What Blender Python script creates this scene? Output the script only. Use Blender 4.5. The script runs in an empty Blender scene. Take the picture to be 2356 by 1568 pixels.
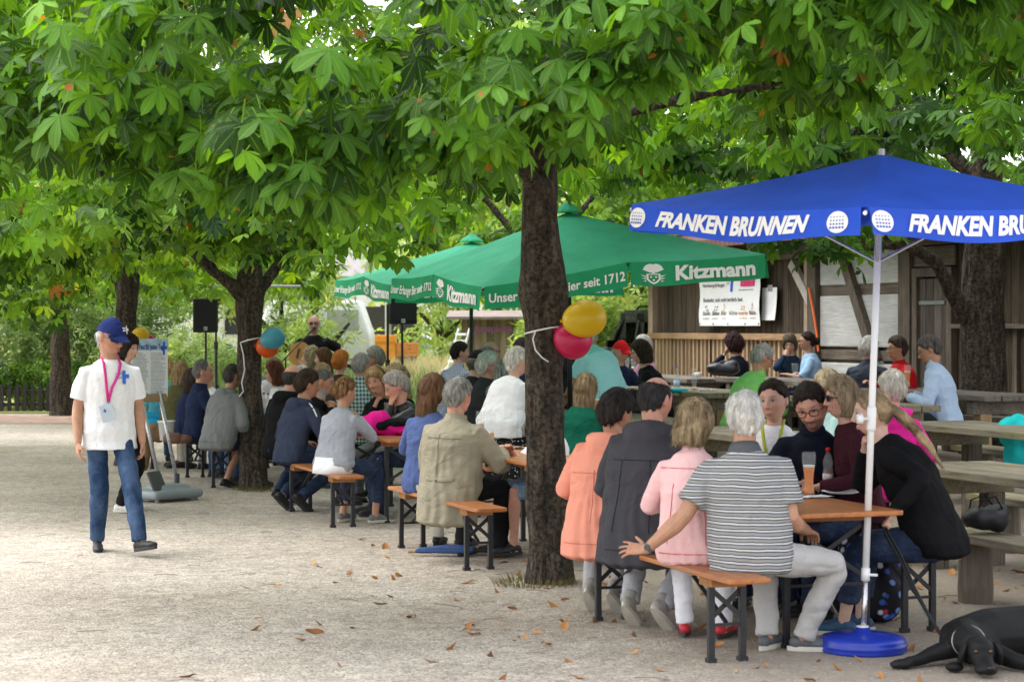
import bpy, bmesh, math, random, os
import numpy as np
from mathutils import Vector, Matrix, Euler, Quaternion

sc = bpy.context.scene
COL = sc.collection
R = math.radians
PI = math.pi
random.seed(7)
RNG = np.random.default_rng(7)

# ---------------------------------------------------------------- the place in metres
EYE = 1.78                     # camera height
FOC = 4581.0                   # 70 mm lens, in units of a 2356 wide picture
def at(x, y, d):               # a sight line at depth d -> world point
    return Vector(((x - 1178) * d / FOC, d, EYE - (y - 752) * d / FOC))
ANG = R(109.5)                 # the benches, tables and hut all run along this heading
ED = Vector((math.cos(ANG), math.sin(ANG)))
EW = Vector((math.sin(ANG), -math.cos(ANG)))
def row(w, a):                 # row coordinates: across, along
    return (EW.x * w + ED.x * a, EW.y * w + ED.y * a)
def sst(t):
    t = min(1, max(0, t)); return t * t * (3 - 2 * t)
def gz(X, Y):                  # the ground climbs gently towards the hut
    return 0.36 * sst((Y - 11.5) / 13) * sst((X + 1.2) / 4.6)
def gp(x, d):
    X = (x - 1178) * d / FOC
    return Vector((X, d, gz(X, d)))

# ---------------------------------------------------------------- object helpers
def tag(o, label=None, cat=None, group=None, kind=None):
    if label: o['label'] = label
    if cat: o['category'] = cat
    if group: o['group'] = group
    if kind: o['kind'] = kind
    return o
def empty(name, loc=(0, 0, 0), rz=0.0, label=None, cat=None, group=None):
    o = bpy.data.objects.new(name, None); COL.objects.link(o)
    o.empty_display_size = 0.1
    o.location = loc; o.rotation_euler = (0, 0, rz)
    return tag(o, label, cat, group)
def link(name, me, parent=None):
    o = bpy.data.objects.new(name, me); COL.objects.link(o)
    if parent: o.parent = parent
    return o
def copy_tree(o, parent=None):
    c = o.copy(); COL.objects.link(c)
    if parent: c.parent = parent
    for ch in list(o.children): copy_tree(ch, c)
    return c

class MB:
    """collects shapes, then builds one mesh"""
    def __init__(s): s.v = []; s.f = []; s.mi = []; s.cur = 0
    def add(s, vs, fs):
        b = len(s.v); s.v += [tuple(v) for v in vs]
        for f in fs:
            s.f.append(tuple(b + i for i in f)); s.mi.append(s.cur)
        return s
    def box(s, c, d, rot=None, bev=0.0):
        bm = bmesh.new(); bmesh.ops.create_cube(bm, size=1)
        for v in bm.verts: v.co = Vector((v.co.x * d[0], v.co.y * d[1], v.co.z * d[2]))
        if bev > 0:
            bmesh.ops.bevel(bm, geom=bm.edges[:] , offset=bev, segments=2, affect='EDGES', profile=0.6)
        M = (rot.to_matrix() if rot else Matrix.Identity(3))
        bm.verts.index_update()
        s.add([M @ v.co + Vector(c) for v in bm.verts], [[v.index for v in f.verts] for f in bm.faces])
        bm.free(); return s
    def bar(s, p, q, w, h, up=(0, 0, 1)):
        p = Vector(p); q = Vector(q); d = (q - p); L = d.length; d.normalize()
        u = Vector(up)
        if abs(u.dot(d)) > 0.98: u = Vector((1, 0, 0))
        r = d.cross(u).normalized(); u = r.cross(d)
        vs = []
        for c in (p, q):
            for a, b in ((-1, -1), (1, -1), (1, 1), (-1, 1)):
                vs.append(c + r * a * w / 2 + u * b * h / 2)
        return s.add(vs, [(0, 3, 2, 1), (4, 5, 6, 7), (0, 1, 5, 4), (1, 2, 6, 5), (2, 3, 7, 6), (3, 0, 4, 7)])
    def loft(s, rings, n=12, caps=True):
        """rings: (centre, axis1, axis2, r1, r2)"""
        b = len(s.v); vs = []
        for c, a1, a2, r1, r2 in rings:
            c = Vector(c)
            for i in range(n):
                t = 2 * PI * i / n
                vs.append(c + a1 * (math.cos(t) * r1) + a2 * (math.sin(t) * r2))
        fs = []
        for k in range(len(rings) - 1):
            for i in range(n):
                j = (i + 1) % n
                fs.append((k * n + i, k * n + j, (k + 1) * n + j, (k + 1) * n + i))
        if caps:
            fs.append(tuple(reversed(range(n)))); m = (len(rings) - 1) * n
            fs.append(tuple(range(m, m + n)))
        return s.add(vs, fs)
    def tube(s, pts, rad, n=8, caps=True, flat=1.0, round_=False, hint=None):
        pts = [Vector(p) for p in pts]
        if not hasattr(rad, '__len__'): rad = [rad] * len(pts)
        rad = list(rad)
        if round_:
            d0 = (pts[0] - pts[1]).normalized(); d1 = (pts[-1] - pts[-2]).normalized()
            a, b = rad[0], rad[-1]
            pts = [pts[0] + d0 * a * .95, pts[0] + d0 * a * .6] + pts + [pts[-1] + d1 * b * .6, pts[-1] + d1 * b * .95]
            rad = [a * .3, a * .8] + rad + [b * .8, b * .3]
        rings = []; prev = None
        for i, p in enumerate(pts):
            if i == 0: t = pts[1] - p
            elif i == len(pts) - 1: t = p - pts[i - 1]
            else: t = (p - pts[i - 1]).normalized() + (pts[i + 1] - p).normalized()
            if t.length < 1e-9: t = Vector((0, 0, 1))
            t.normalize()
            if prev is None:
                h = Vector(hint) if hint else Vector((0, 0, 1))
                if abs(h.dot(t)) > 0.95: h = Vector((1, 0, 0)) if abs(t.x) < .9 else Vector((0, 1, 0))
                a1 = t.cross(h).normalized()
            else:
                a1 = prev - t * prev.dot(t)
                a1 = a1.normalized() if a1.length > 1e-6 else t.orthogonal().normalized()
            a2 = t.cross(a1).normalized(); prev = a1
            rings.append((p, a1, a2, rad[i], rad[i] * flat))
        return s.loft(rings, n, caps)
    def lathe(s, prof, n=20, c=(0, 0, 0), M=None):
        """prof: (radius, z)"""
        vs = []; fs = []; c = Vector(c)
        for r, z in prof:
            for i in range(n):
                t = 2 * PI * i / n
                p = Vector((r * math.cos(t), r * math.sin(t), z))
                vs.append((M @ p if M else p) + c)
        for k in range(len(prof) - 1):
            for i in range(n):
                j = (i + 1) % n
                fs.append((k * n + i, k * n + j, (k + 1) * n + j, (k + 1) * n + i))
        fs.append(tuple(reversed(range(n)))); m = (len(prof) - 1) * n; fs.append(tuple(range(m, m + n)))
        return s.add(vs, fs)
    def ball(s, c, r, n=12, m=8, M=None):
        if not hasattr(r, '__len__'): r = (r, r, r)
        c = Vector(c); vs = []; fs = []
        for k in range(1, m):
            ph = PI * k / m
            for i in range(n):
                t = 2 * PI * i / n
                p = Vector((r[0] * math.sin(ph) * math.cos(t), r[1] * math.sin(ph) * math.sin(t), r[2] * math.cos(ph)))
                vs.append((M @ p if M else p) + c)
        top = Vector((0, 0, r[2])); bot = Vector((0, 0, -r[2]))
        vs.append((M @ top if M else top) + c); vs.append((M @ bot if M else bot) + c)
        for k in range(m - 2):
            for i in range(n):
                j = (i + 1) % n
                fs.append((k * n + i, (k + 1) * n + i, (k + 1) * n + j, k * n + j))
        T = (m - 1) * n
        for i in range(n):
            j = (i + 1) % n
            fs.append((T, i, j)); fs.append((T + 1, (m - 2) * n + j, (m - 2) * n + i))
        return s.add(vs, fs)
    def mesh(s, name, mat, smooth=False):
        me = bpy.data.meshes.new(name); me.from_pydata(s.v, [], s.f)
        mats = mat if isinstance(mat, (list, tuple)) else [mat]
        for m in mats: me.materials.append(m)
        if len(mats) > 1: me.polygons.foreach_set('material_index', s.mi)
        if smooth: me.polygons.foreach_set('use_smooth', [True] * len(me.polygons))
        me.update(); return me
    def build(s, name, mat, parent=None, smooth=False):
        me = s.mesh(name, mat, smooth)
        if smooth == 'auto':
            pass
        return link(name, me, parent)

def fuse(v, f, vox, it=3, fac=.5):
    """joins overlapping closed shapes into one continuous surface"""
    me = bpy.data.meshes.new('tmp'); me.from_pydata([tuple(p) for p in v], [], f)
    o = bpy.data.objects.new('tmp', me); COL.objects.link(o)
    m = o.modifiers.new('r', 'REMESH'); m.mode = 'VOXEL'; m.voxel_size = vox; m.use_smooth_shade = True
    if it:
        k = o.modifiers.new('s', 'SMOOTH'); k.iterations = it; k.factor = fac
    dg = bpy.context.evaluated_depsgraph_get()
    res = bpy.data.meshes.new_from_object(o.evaluated_get(dg))
    bpy.data.objects.remove(o); bpy.data.meshes.remove(me)
    return res
def get_co(me):
    a = np.empty(len(me.vertices) * 3, np.float32); me.vertices.foreach_get('co', a); return a.reshape(-1, 3)
def get_no(me):
    a = np.empty(len(me.vertices) * 3, np.float32); me.vertices.foreach_get('normal', a); return a.reshape(-1, 3)
def set_co(me, a):
    me.vertices.foreach_set('co', a.astype(np.float32).ravel()); me.update()
_NS = np.random.default_rng(3)
_NK = _NS.normal(size=(24, 3)); _NP = _NS.uniform(0, 6.28, 24)
def snoise(p, scale=(1, 1, 1), seed=0, octs=10):
    """cheap smooth noise from sums of sines"""
    q = p * np.array(scale, np.float32); r = np.zeros(len(p), np.float32)
    for i in range(octs):
        k = _NK[(i + seed * 5) % 24]
        r += np.sin(q @ k.astype(np.float32) + _NP[(i * 3 + seed * 7) % 24] + seed)
    return r / math.sqrt(octs / 2) / 1.6
def fast_mesh(name, V, Fq, mat, smooth=True):
    """numpy verts and quads (n,4) or tris (n,3)"""
    me = bpy.data.meshes.new(name)
    k = Fq.shape[1]
    me.vertices.add(len(V)); me.vertices.foreach_set('co', V.astype(np.float32).ravel())
    me.loops.add(Fq.size); me.loops.foreach_set('vertex_index', Fq.astype(np.int32).ravel())
    me.polygons.add(len(Fq)); me.polygons.foreach_set('loop_start', np.arange(0, Fq.size, k, dtype=np.int32))
    me.polygons.foreach_set('loop_total', np.full(len(Fq), k, np.int32))
    if smooth: me.polygons.foreach_set('use_smooth', np.ones(len(Fq), bool))
    me.update(calc_edges=True); me.materials.append(mat); return me

# ---------------------------------------------------------------- materials
def col(c):
    if isinstance(c, str):
        c = c.lstrip('#'); c = [int(c[i:i + 2], 16) / 255 for i in (0, 2, 4)]
        return tuple((x / 12.92 if x <= .04045 else ((x + .055) / 1.055) ** 2.4) for x in c)
    return tuple(c)
class NT:
    def __init__(s, name):
        s.m = bpy.data.materials.new(name); s.m.use_nodes = True; s.t = s.m.node_tree
        s.b = s.t.nodes['Principled BSDF']; s.out = s.t.nodes['Material Output']
    def n(s, ty, **kw):
        o = s.t.nodes.new(ty)
        for k, v in kw.items():
            if k.startswith('i_'):
                key = k[2:]; key = int(key) if key.isdigit() else key.replace('_', ' ')
                o.inputs[key].default_value = v
            else: setattr(o, k, v)
        return o
    def l(s, a, b): s.t.links.new(a, b)
    def coord(s, scale=(1, 1, 1), kind='Object', rot=(0, 0, 0)):
        tc = s.n('ShaderNodeTexCoord'); mp = s.n('ShaderNodeMapping')
        mp.inputs['Scale'].default_value = scale; mp.inputs['Rotation'].default_value = rot
        s.l(tc.outputs[kind], mp.inputs[0]); return mp.outputs[0]
    def noise(s, vec, scale, detail=4, rough=.55, dist=0):
        o = s.n('ShaderNodeTexNoise'); s.l(vec, o.inputs['Vector'])
        o.inputs['Scale'].default_value = scale; o.inputs['Detail'].default_value = detail
        o.inputs['Roughness'].default_value = rough; o.inputs['Distortion'].default_value = dist
        return o.outputs['Fac']
    def ramp(s, fac, stops, interp='LINEAR'):
        o = s.n('ShaderNodeValToRGB'); cr = o.color_ramp; cr.interpolation = interp
        while len(cr.elements) < len(stops): cr.elements.new(.5)
        for e, (p, c) in zip(cr.elements, stops):
            e.position = p; e.color = (c, c, c, 1) if not hasattr(c, '__len__') else (*c[:3], 1)
        s.l(fac, o.inputs[0]); return o.outputs[0]
    def mix(s, fac, a, b, mode='MIX'):
        o = s.n('ShaderNodeMix', data_type='RGBA', blend_type=mode)
        for si, v in ((0, fac), (6, a), (7, b)):
            sock = o.inputs[si]
            if isinstance(v, (int, float)): sock.default_value = v if si == 0 else (v, v, v, 1)
            elif hasattr(v, '__len__'): sock.default_value = (*v[:3], 1)
            else: s.l(v, sock)
        return o.outputs[2]
    def math(s, op, a, b=None, c=None):
        o = s.n('ShaderNodeMath', operation=op)
        for i, v in enumerate((a, b, c)):
            if v is None: continue
            if isinstance(v, (int, float)): o.inputs[i].default_value = v
            else: s.l(v, o.inputs[i])
        return o.outputs[0]
    def bump(s, h, strength=.3, dist=.01, prev=None):
        o = s.n('ShaderNodeBump'); o.inputs['Strength'].default_value = strength; o.inputs['Distance'].default_value = dist
        s.l(h, o.inputs['Height'])
        if prev is not None: s.l(prev, o.inputs['Normal'])
        return o.outputs[0]
    def set(s, color=None, rough=None, normal=None, metal=None, spec=None):
        for k, v in (('Base Color', color), ('Roughness', rough), ('Normal', normal), ('Metallic', metal), ('Specular IOR Level', spec)):
            if v is None: continue
            if isinstance(v, (int, float)): s.b.inputs[k].default_value = v
            elif hasattr(v, '__len__'): s.b.inputs[k].default_value = (*v[:3], 1)
            else: s.l(v, s.b.inputs[k])
        return s.m
_mc = {}
def plain(name, c, rough=.5, var=.12, scale=6.0, bump=.0, bscale=60, metal=0, spec=.4):
    """one colour with a little uneven wear"""
    if name in _mc: return _mc[name]
    t = NT(name); c = col(c); v = t.coord()
    f = t.noise(v, scale, 5)
    cc = t.ramp(f, [(.3, [x * (1 - var) for x in c]), (.7, [min(1, x * (1 + var)) for x in c])])
    nm = t.bump(t.noise(v, bscale, 3), bump, .004) if bump else None
    rr = t.ramp(t.noise(v, scale * 2.3, 3), [(.3, max(0, rough - .08)), (.7, min(1, rough + .08))])
    _mc[name] = t.set(cc, rr, nm, metal, spec); return _mc[name]
def creases(t, wr):
    """soft folds with sharper ridges"""
    w = t.noise(t.coord((7, 7, 10), rot=(.6, .35, .4)), 1.0, 2, .5, 1.2)
    r = t.ramp(t.math('ABSOLUTE', t.math('SUBTRACT', w, .5)), [(0, 1), (.045, .45), (.16, 0)])
    w2 = t.noise(t.coord((20, 20, 30), rot=(.2, .8, .1)), 1.0, 2, .5, .8)
    return t.bump(t.math('ADD', t.math('ADD', t.math('MULTIPLY', r, .16), w), t.math('MULTIPLY', w2, .35)), wr, .022)
def cloth(name, c, rough=.85, var=.12, wr=.45, weave=.15, c2=None, spec=.06):
    """fabric: soft wrinkles, weave and faint fading"""
    key = 'cloth_' + name
    if key in _mc: return _mc[key]
    t = NT(name + '_fabric'); c = col(c); v = t.coord()
    f = t.noise(v, 5, 5, .6, .4)
    lo = [x * (1 - var) for x in c]; hi = [min(1, x * (1 + var)) for x in c]
    cc = t.ramp(f, [(.3, lo), (.7, hi)])
    if c2 is not None:
        g = t.noise(v, 3.0, 4, .6)
        cc = t.mix(t.ramp(g, [(.42, 0), (.62, 1)]), cc, col(c2))
    b1 = creases(t, wr)
    b2 = t.bump(t.noise(v, 220, 2), weave, .002, b1)
    _mc[key] = t.set(cc, rough, b2, 0, spec); return _mc[key]
# ================================================================ camera, light, sky
cam_d = bpy.data.cameras.new('camera'); cam = bpy.data.objects.new('camera', cam_d); COL.objects.link(cam)
cam.location = (0, 0, EYE); cam.rotation_euler = (R(90), 0, 0)
cam_d.lens = 70; cam_d.sensor_width = 36; cam_d.shift_y = -32 / 2356
cam_d.clip_start = .1; cam_d.clip_end = 2000
cam_d.dof.use_dof = True; cam_d.dof.focus_distance = 15.8; cam_d.dof.aperture_fstop = 4.5
sc.camera = cam
SUN_EL, SUN_AZ = 62, 215            # azimuth: towards the lamp, clockwise from +Y is 0 in the sky node
w = bpy.data.worlds.new('World'); sc.world = w; w.use_nodes = True
nt = w.node_tree; bg = nt.nodes['Background']
sky = nt.nodes.new('ShaderNodeTexSky'); sky.sky_type = 'NISHITA'; sky.sun_disc = False
sky.sun_elevation = R(SUN_EL); sky.sun_rotation = R(-75)
sky.air_density = 1.0; sky.dust_density = 2.0; sky.ozone_density = .6
hs = nt.nodes.new('ShaderNodeHueSaturation'); hs.inputs['Saturation'].default_value = .2; hs.inputs['Value'].default_value = 3.6
nt.links.new(sky.outputs[0], hs.inputs['Color']); nt.links.new(hs.outputs[0], bg.inputs[0])
bg.inputs[1].default_value = .15
sd = bpy.data.lights.new('sun', 'SUN'); sd.energy = 3.0; sd.angle = R(60); sd.color = (1, .95, .87)
sun = bpy.data.objects.new('sun', sd); COL.objects.link(sun)
_az = R(-75)                         # from behind the trees on the left, high up
_to = Vector((math.sin(_az) * math.cos(R(SUN_EL)), math.cos(_az) * math.cos(R(SUN_EL)), math.sin(R(SUN_EL))))
sun.rotation_euler = (-_to).to_track_quat('-Z', 'Y').to_euler()
sun.location = _to * 60
vs = sc.view_settings; vs.view_transform = 'Standard'; vs.look = 'None'; vs.exposure = 0; vs.gamma = 1
sc.cycles.max_bounces = 8; sc.cycles.diffuse_bounces = 4; sc.cycles.transparent_max_bounces = 12
sc.cycles.transmission_bounces = 8; sc.cycles.use_denoising = True
sc.cycles.sample_clamp_indirect = 6

# ================================================================ ground
def ground_material():
    t = NT('gravel'); v = t.coord(kind='Object')
    big = t.noise(v, .35, 5, .6); mid = t.noise(v, 2.2, 5, .65); fin = t.noise(v, 38, 4, .7)
    vo = t.n('ShaderNodeTexVoronoi'); vo.inputs['Scale'].default_value = 62; t.l(v, vo.inputs['Vector'])
    vo2 = t.n('ShaderNodeTexVoronoi'); vo2.inputs['Scale'].default_value = 17; t.l(v, vo2.inputs['Vector'])
    base = t.ramp(big, [(.3, (.375, .318, .262)), (.55, (.48, .425, .365)), (.75, (.54, .485, .43))])
    base = t.mix(t.ramp(mid, [(.4, .0), (.72, .5)]), base, (.34, .29, .235))
    scuff = t.noise(t.coord((1.0, 3.2, 1), rot=(0, 0, .35)), 1.4, 6, .7, .8); base = t.mix(1.0, base, t.ramp(scuff, [(.3, .88), (.52, 1.0), (.7, 1.06)]), 'MULTIPLY')
    peb = t.ramp(vo.outputs['Color'], [(.0, .55), (.45, 1.0), (1, 1.35)])
    base = t.mix(1.0, base, peb, 'MULTIPLY')
    peb2 = t.ramp(vo2.outputs['Color'], [(.0, .76), (.5, 1.0), (1, 1.14)])
    base = t.mix(1.0, base, peb2, 'MULTIPLY')
    crumbs = t.ramp(fin, [(.30, .38), (.40, 1.0)]); base = t.mix(1.0, base, t.ramp(t.noise(v, 8, 5, .75), [(.3, .86), (.7, 1.12)]), 'MULTIPLY')
    base = t.mix(1.0, base, crumbs, 'MULTIPLY')
    # earth and litter on the right, plus contact shade of tables and benches painted in
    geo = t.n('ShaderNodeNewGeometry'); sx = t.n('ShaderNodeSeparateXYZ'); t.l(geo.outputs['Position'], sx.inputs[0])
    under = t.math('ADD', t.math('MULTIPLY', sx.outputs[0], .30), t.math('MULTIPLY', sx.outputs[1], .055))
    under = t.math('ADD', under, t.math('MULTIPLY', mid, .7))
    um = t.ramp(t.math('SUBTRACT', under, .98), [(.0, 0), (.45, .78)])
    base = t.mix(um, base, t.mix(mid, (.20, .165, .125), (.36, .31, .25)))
    # mossy strip at the far left edge
    fy = t.math('ADD', sx.outputs[1], t.math('MULTIPLY', mid, 6))
    gm = t.ramp(t.math('MULTIPLY', t.math('SUBTRACT', fy, 29), .12), [(.0, 0), (.35, .35), (.8, .0)])
    base = t.mix(t.math('MULTIPLY', gm, t.ramp(t.noise(v, 1.3, 4), [(.45, 0), (.6, 1)])), base, (.13, .14, .05))
    h = t.math('ADD', t.math('MULTIPLY', vo.outputs['Distance'], -1.0), t.math('MULTIPLY', fin, .8))
    b = t.bump(h, .55, .012); b = t.bump(mid, .35, .05, b)
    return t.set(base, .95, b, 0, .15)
def grid_sheet(name, xs, ys, mat, dz=0.0, kind='structure', zf=gz):
    V = np.array([(x, y, zf(x, y) + dz) for y in ys for x in xs]); n = len(xs)
    F = np.array([(j * n + i, j * n + i + 1, (j + 1) * n + i + 1, (j + 1) * n + i) for j in range(len(ys) - 1) for i in range(n - 1)])
    o = link(name, fast_mesh(name, V, F, mat)); o['kind'] = kind
    return o
def steps(*seg):
    out = []
    for a, b, n in seg: out += list(np.linspace(a, b, n, endpoint=False))
    return out + [seg[-1][1]]
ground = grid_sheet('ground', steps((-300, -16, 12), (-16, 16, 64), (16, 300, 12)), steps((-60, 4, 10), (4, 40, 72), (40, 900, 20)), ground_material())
def meadow_material():
    t = NT('meadow_soil'); v = t.coord()
    a = t.noise(v, .25, 5, .65); b = t.noise(v, 9, 4, .7)
    c = t.ramp(a, [(.35, (.16, .22, .05)), (.5, (.34, .34, .11)), (.65, (.50, .42, .20))])
    c = t.mix(1.0, c, t.ramp(b, [(.3, .6), (.7, 1.25)]), 'MULTIPLY')
    return t.set(c, .95, t.bump(b, .8, .08), 0, .1)
meadow = grid_sheet('meadow', steps((-120, -12, 14), (-12, 14, 30), (14, 120, 12)), steps((41, 60, 20), (60, 400, 16)), meadow_material(), .012)
meadow2 = grid_sheet('meadow', steps((-6.2, 3.4, 24)), steps((32.5, 41, 18)), meadow_material(), .010)
def brick_material():
    t = NT('brick_paving'); v = t.coord()
    br = t.n('ShaderNodeTexBrick'); t.l(v, br.inputs['Vector']); br.inputs['Scale'].default_value = 2.2
    br.inputs['Color1'].default_value = (.36, .22, .17, 1); br.inputs['Color2'].default_value = (.44, .30, .25, 1); br.inputs['Mortar'].default_value = (.3, .26, .22, 1)
    br.inputs['Mortar Size'].default_value = .015
    c = t.mix(1.0, br.outputs['Color'], t.ramp(t.noise(v, 3, 5), [(.3, .75), (.7, 1.25)]), 'MULTIPLY')
    return t.set(c, .9, None, 0, .2)
path = grid_sheet('brick_path', steps((-40, -6.1, 10)), steps((36.6, 40.2, 4)), brick_material(), .008)

# ---------------------------------------------------------------- leaves
LEAF_HI = [0, .2, .42, .64, .84, 1]; LEAF_W = [.02, .075, .145, .19, .15, .0]
def leaflet(ang, L, hi, droop=.30, fold=.22):
    ts = LEAF_HI if hi else [0, .36, .72, 1]; ws = LEAF_W if hi else [.02, .13, .185, 0]
    ca, sa = math.cos(ang), math.sin(ang); vs = []; uv = []
    for t, wd in zip(ts, ws):
        z = -droop * t ** 1.7 * L
        for s in (-1, 0, 1):
            x = s * wd * L; y = t * L; zz = z + abs(s) * wd * fold * L
            vs.append((x * ca + y * sa, -x * sa + y * ca, zz)); uv.append((t, s * .5 + .5))
    fs = []
    for k in range(len(ts) - 1):
        a = k * 3
        fs += [(a, a + 1, a + 4, a + 3), (a + 1, a + 2, a + 5, a + 4)]
    return vs, fs, uv
def palmate(n, hi, seed, stalk=True):
    r = random.Random(seed); V = []; F = []; U = []
    ang = {7: [-128, -84, -41, 0, 41, 84, 128], 5: [-98, -47, 0, 47, 98], 6: [-110, -66, -22, 24, 68, 112]}[n]
    ln = {7: [.5, .78, .95, 1, .95, .78, .5], 5: [.68, .94, 1, .94, .68], 6: [.6, .88, 1, .98, .86, .58]}[n]
    for a, l in zip(ang, ln):
        v, f, u = leaflet(R(a + r.uniform(-6, 6)), l * r.uniform(.9, 1.06), hi, r.uniform(.18, .5), r.uniform(.1, .4))
        b = len(V); V += v; U += u; F += [tuple(b + i for i in q) for q in f]
    if stalk:
        b = len(V); V += [(-.012, 0, 0), (.012, 0, 0), (.012, -.75, .04), (-.012, -.75, .04)]; U += [(.0, .5)] * 4; F.append((b, b + 1, b + 2, b + 3))
    return np.array(V), np.array(F), np.array(U)
def scatter_leaves(name, C_, D_, N_, S_, T_, temps, mat, rng):
    """C centre, D direction, N normal, S size, T tint -> one mesh"""
    Vs = []; Fs = []; Us = []; Ts = []; base = 0
    pick = rng.integers(0, len(temps), len(C_))
    for k, (tv, tf, tu) in enumerate(temps):
        m = pick == k
        if not m.any(): continue
        c, d, nn, s, ti = C_[m], D_[m], N_[m], S_[m], T_[m]
        d = d / np.linalg.norm(d, axis=1, keepdims=True)
        nn = nn - (nn * d).sum(1, keepdims=True) * d; nn /= np.linalg.norm(nn, axis=1, keepdims=True) + 1e-9
        x = np.cross(d, nn)
        P = c[:, None, :] + s[:, None, None] * (tv[None, :, 0:1] * x[:, None, :] + tv[None, :, 1:2] * d[:, None, :] + tv[None, :, 2:3] * nn[:, None, :])
        K = len(c); m_ = len(tv)
        Vs.append(P.reshape(-1, 3)); Fs.append((tf[None] + (np.arange(K) * m_)[:, None, None]).reshape(-1, 4) + base)
        Us.append(np.tile(tu[tf.ravel()], (K, 1))); Ts.append(np.repeat(ti, len(tf)))
        base += K * m_
    V = np.concatenate(Vs); F = np.concatenate(Fs); U = np.concatenate(Us); T = np.concatenate(Ts)
    me = fast_mesh(name, V, F, mat)
    ul = me.uv_layers.new(name='UVMap'); ul.data.foreach_set('uv', U.astype(np.float32).ravel())
    at_ = me.attributes.new('tint', 'FLOAT', 'FACE'); at_.data.foreach_set('value', T.astype(np.float32))
    return me
def leaf_material(name, dark, light, trans, veins=True, spots=True, trw=.32):
    t = NT(name); a = t.n('ShaderNodeAttribute', attribute_name='tint')
    f = a.outputs['Fac']; v = t.coord()
    c = t.ramp(f, [(.0, dark), (.8, light), (.9, (light[0] * 1.7, light[1] * 1.25, light[2])), (.955, (.30, .13, .03)), (1, (.36, .12, .02))])
    c = t.mix(1.0, c, t.ramp(t.noise(v, 2.5, 3), [(.3, .75), (.7, 1.25)]), 'MULTIPLY')
    nm = None
    if veins:
        uv = t.n('ShaderNodeTexCoord').outputs['UV']; s = t.n('ShaderNodeSeparateXYZ'); t.l(uv, s.inputs[0])
        side = t.math('ABSOLUTE', t.math('SUBTRACT', s.outputs[1], .5))
        mid = t.ramp(side, [(.0, 1), (.06, 0)])
        wv = t.math('SINE', t.math('MULTIPLY', t.math('SUBTRACT', s.outputs[0], t.math('MULTIPLY', side, .35)), 85))
        vv = t.ramp(wv, [(.82, 0), (1.0, .45)])
        lines = t.math('MAXIMUM', mid, vv)
        c = t.mix(t.math('MULTIPLY', lines, .5), c, (min(1, light[0] * 2.2), min(1, light[1] * 1.6), light[2] * 1.6))
        nm = t.bump(wv, .35, .004)
    if spots:
        sp = t.noise(v, 9, 2, .5); c = t.mix(t.ramp(sp, [(.715, 0), (.735, .9)]), c, (.28, .11, .03))
    t.set(c, .5, nm, 0, .2)
    tr = t.n('ShaderNodeBsdfTranslucent'); tc = t.mix(1.0, c, trans, 'MULTIPLY'); t.l(tc, tr.inputs[0])
    mx = t.n('ShaderNodeMixShader'); mx.inputs[0].default_value = trw
    t.l(t.b.outputs[0], mx.inputs[1]); t.l(tr.outputs[0], mx.inputs[2]); t.l(mx.outputs[0], t.out.inputs[0])
    return t.m
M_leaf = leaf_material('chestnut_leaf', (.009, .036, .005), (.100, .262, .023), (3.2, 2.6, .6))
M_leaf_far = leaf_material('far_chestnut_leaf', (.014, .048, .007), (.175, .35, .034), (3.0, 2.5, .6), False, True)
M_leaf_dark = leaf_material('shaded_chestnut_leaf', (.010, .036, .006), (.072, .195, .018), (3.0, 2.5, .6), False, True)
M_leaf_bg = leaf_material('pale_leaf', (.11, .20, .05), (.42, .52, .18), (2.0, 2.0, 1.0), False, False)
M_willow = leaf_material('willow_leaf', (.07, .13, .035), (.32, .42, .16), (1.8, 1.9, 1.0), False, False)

def bark_material(name, dark=(.015, .012, .009), mid=(.082, .066, .050), lich=(.17, .17, .085)):
    t = NT(name); v = t.coord((5, 5, 1.3)); v1 = t.coord()
    n1 = t.noise(v, 3.2, 7, .68, .6); n2 = t.noise(v1, 14, 5, .7)
    vo = t.n('ShaderNodeTexVoronoi'); vo.inputs['Scale'].default_value = 4.5; t.l(v, vo.inputs['Vector'])
    c = t.ramp(n1, [(.3, dark), (.55, mid), (.8, [x * 1.9 for x in mid])])
    c = t.mix(t.ramp(n2, [(.62, 0), (.74, .55)]), c, lich)
    c = t.mix(t.ramp(t.noise(v1, 5, 4), [(.6, 0), (.75, .5)]), c, (.17, .10, .065))
    h = t.math('ADD', n1, t.math('MULTIPLY', vo.outputs['Distance'], .6))
    c = t.mix(1.0, c, t.ramp(t.noise(v1, 30, 4, .7), [(.38, .35), (.6, 1.35)]), 'MULTIPLY')
    b = t.bump(h, 1.0, .05); b = t.bump(n2, .4, .01, b)
    return t.set(c, .9, b, 0, .2)
M_bark = bark_material('chestnut_bark')

def make_trunk(paths, vox=.022, rough=.012):
    """paths: list of (points, radii)"""
    mb = MB()
    for pts, rad in paths: mb.tube(pts, rad, 14, round_=False)
    me = fuse(mb.v, mb.f, vox, 3)
    p = get_co(me); n = get_no(me)
    d = snoise(p, (14, 14, 4), 1) * rough + snoise(p, (40, 40, 14), 2) * rough * .5
    set_co(me, p + n * d[:, None]); me.materials.append(M_bark); return me

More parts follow.
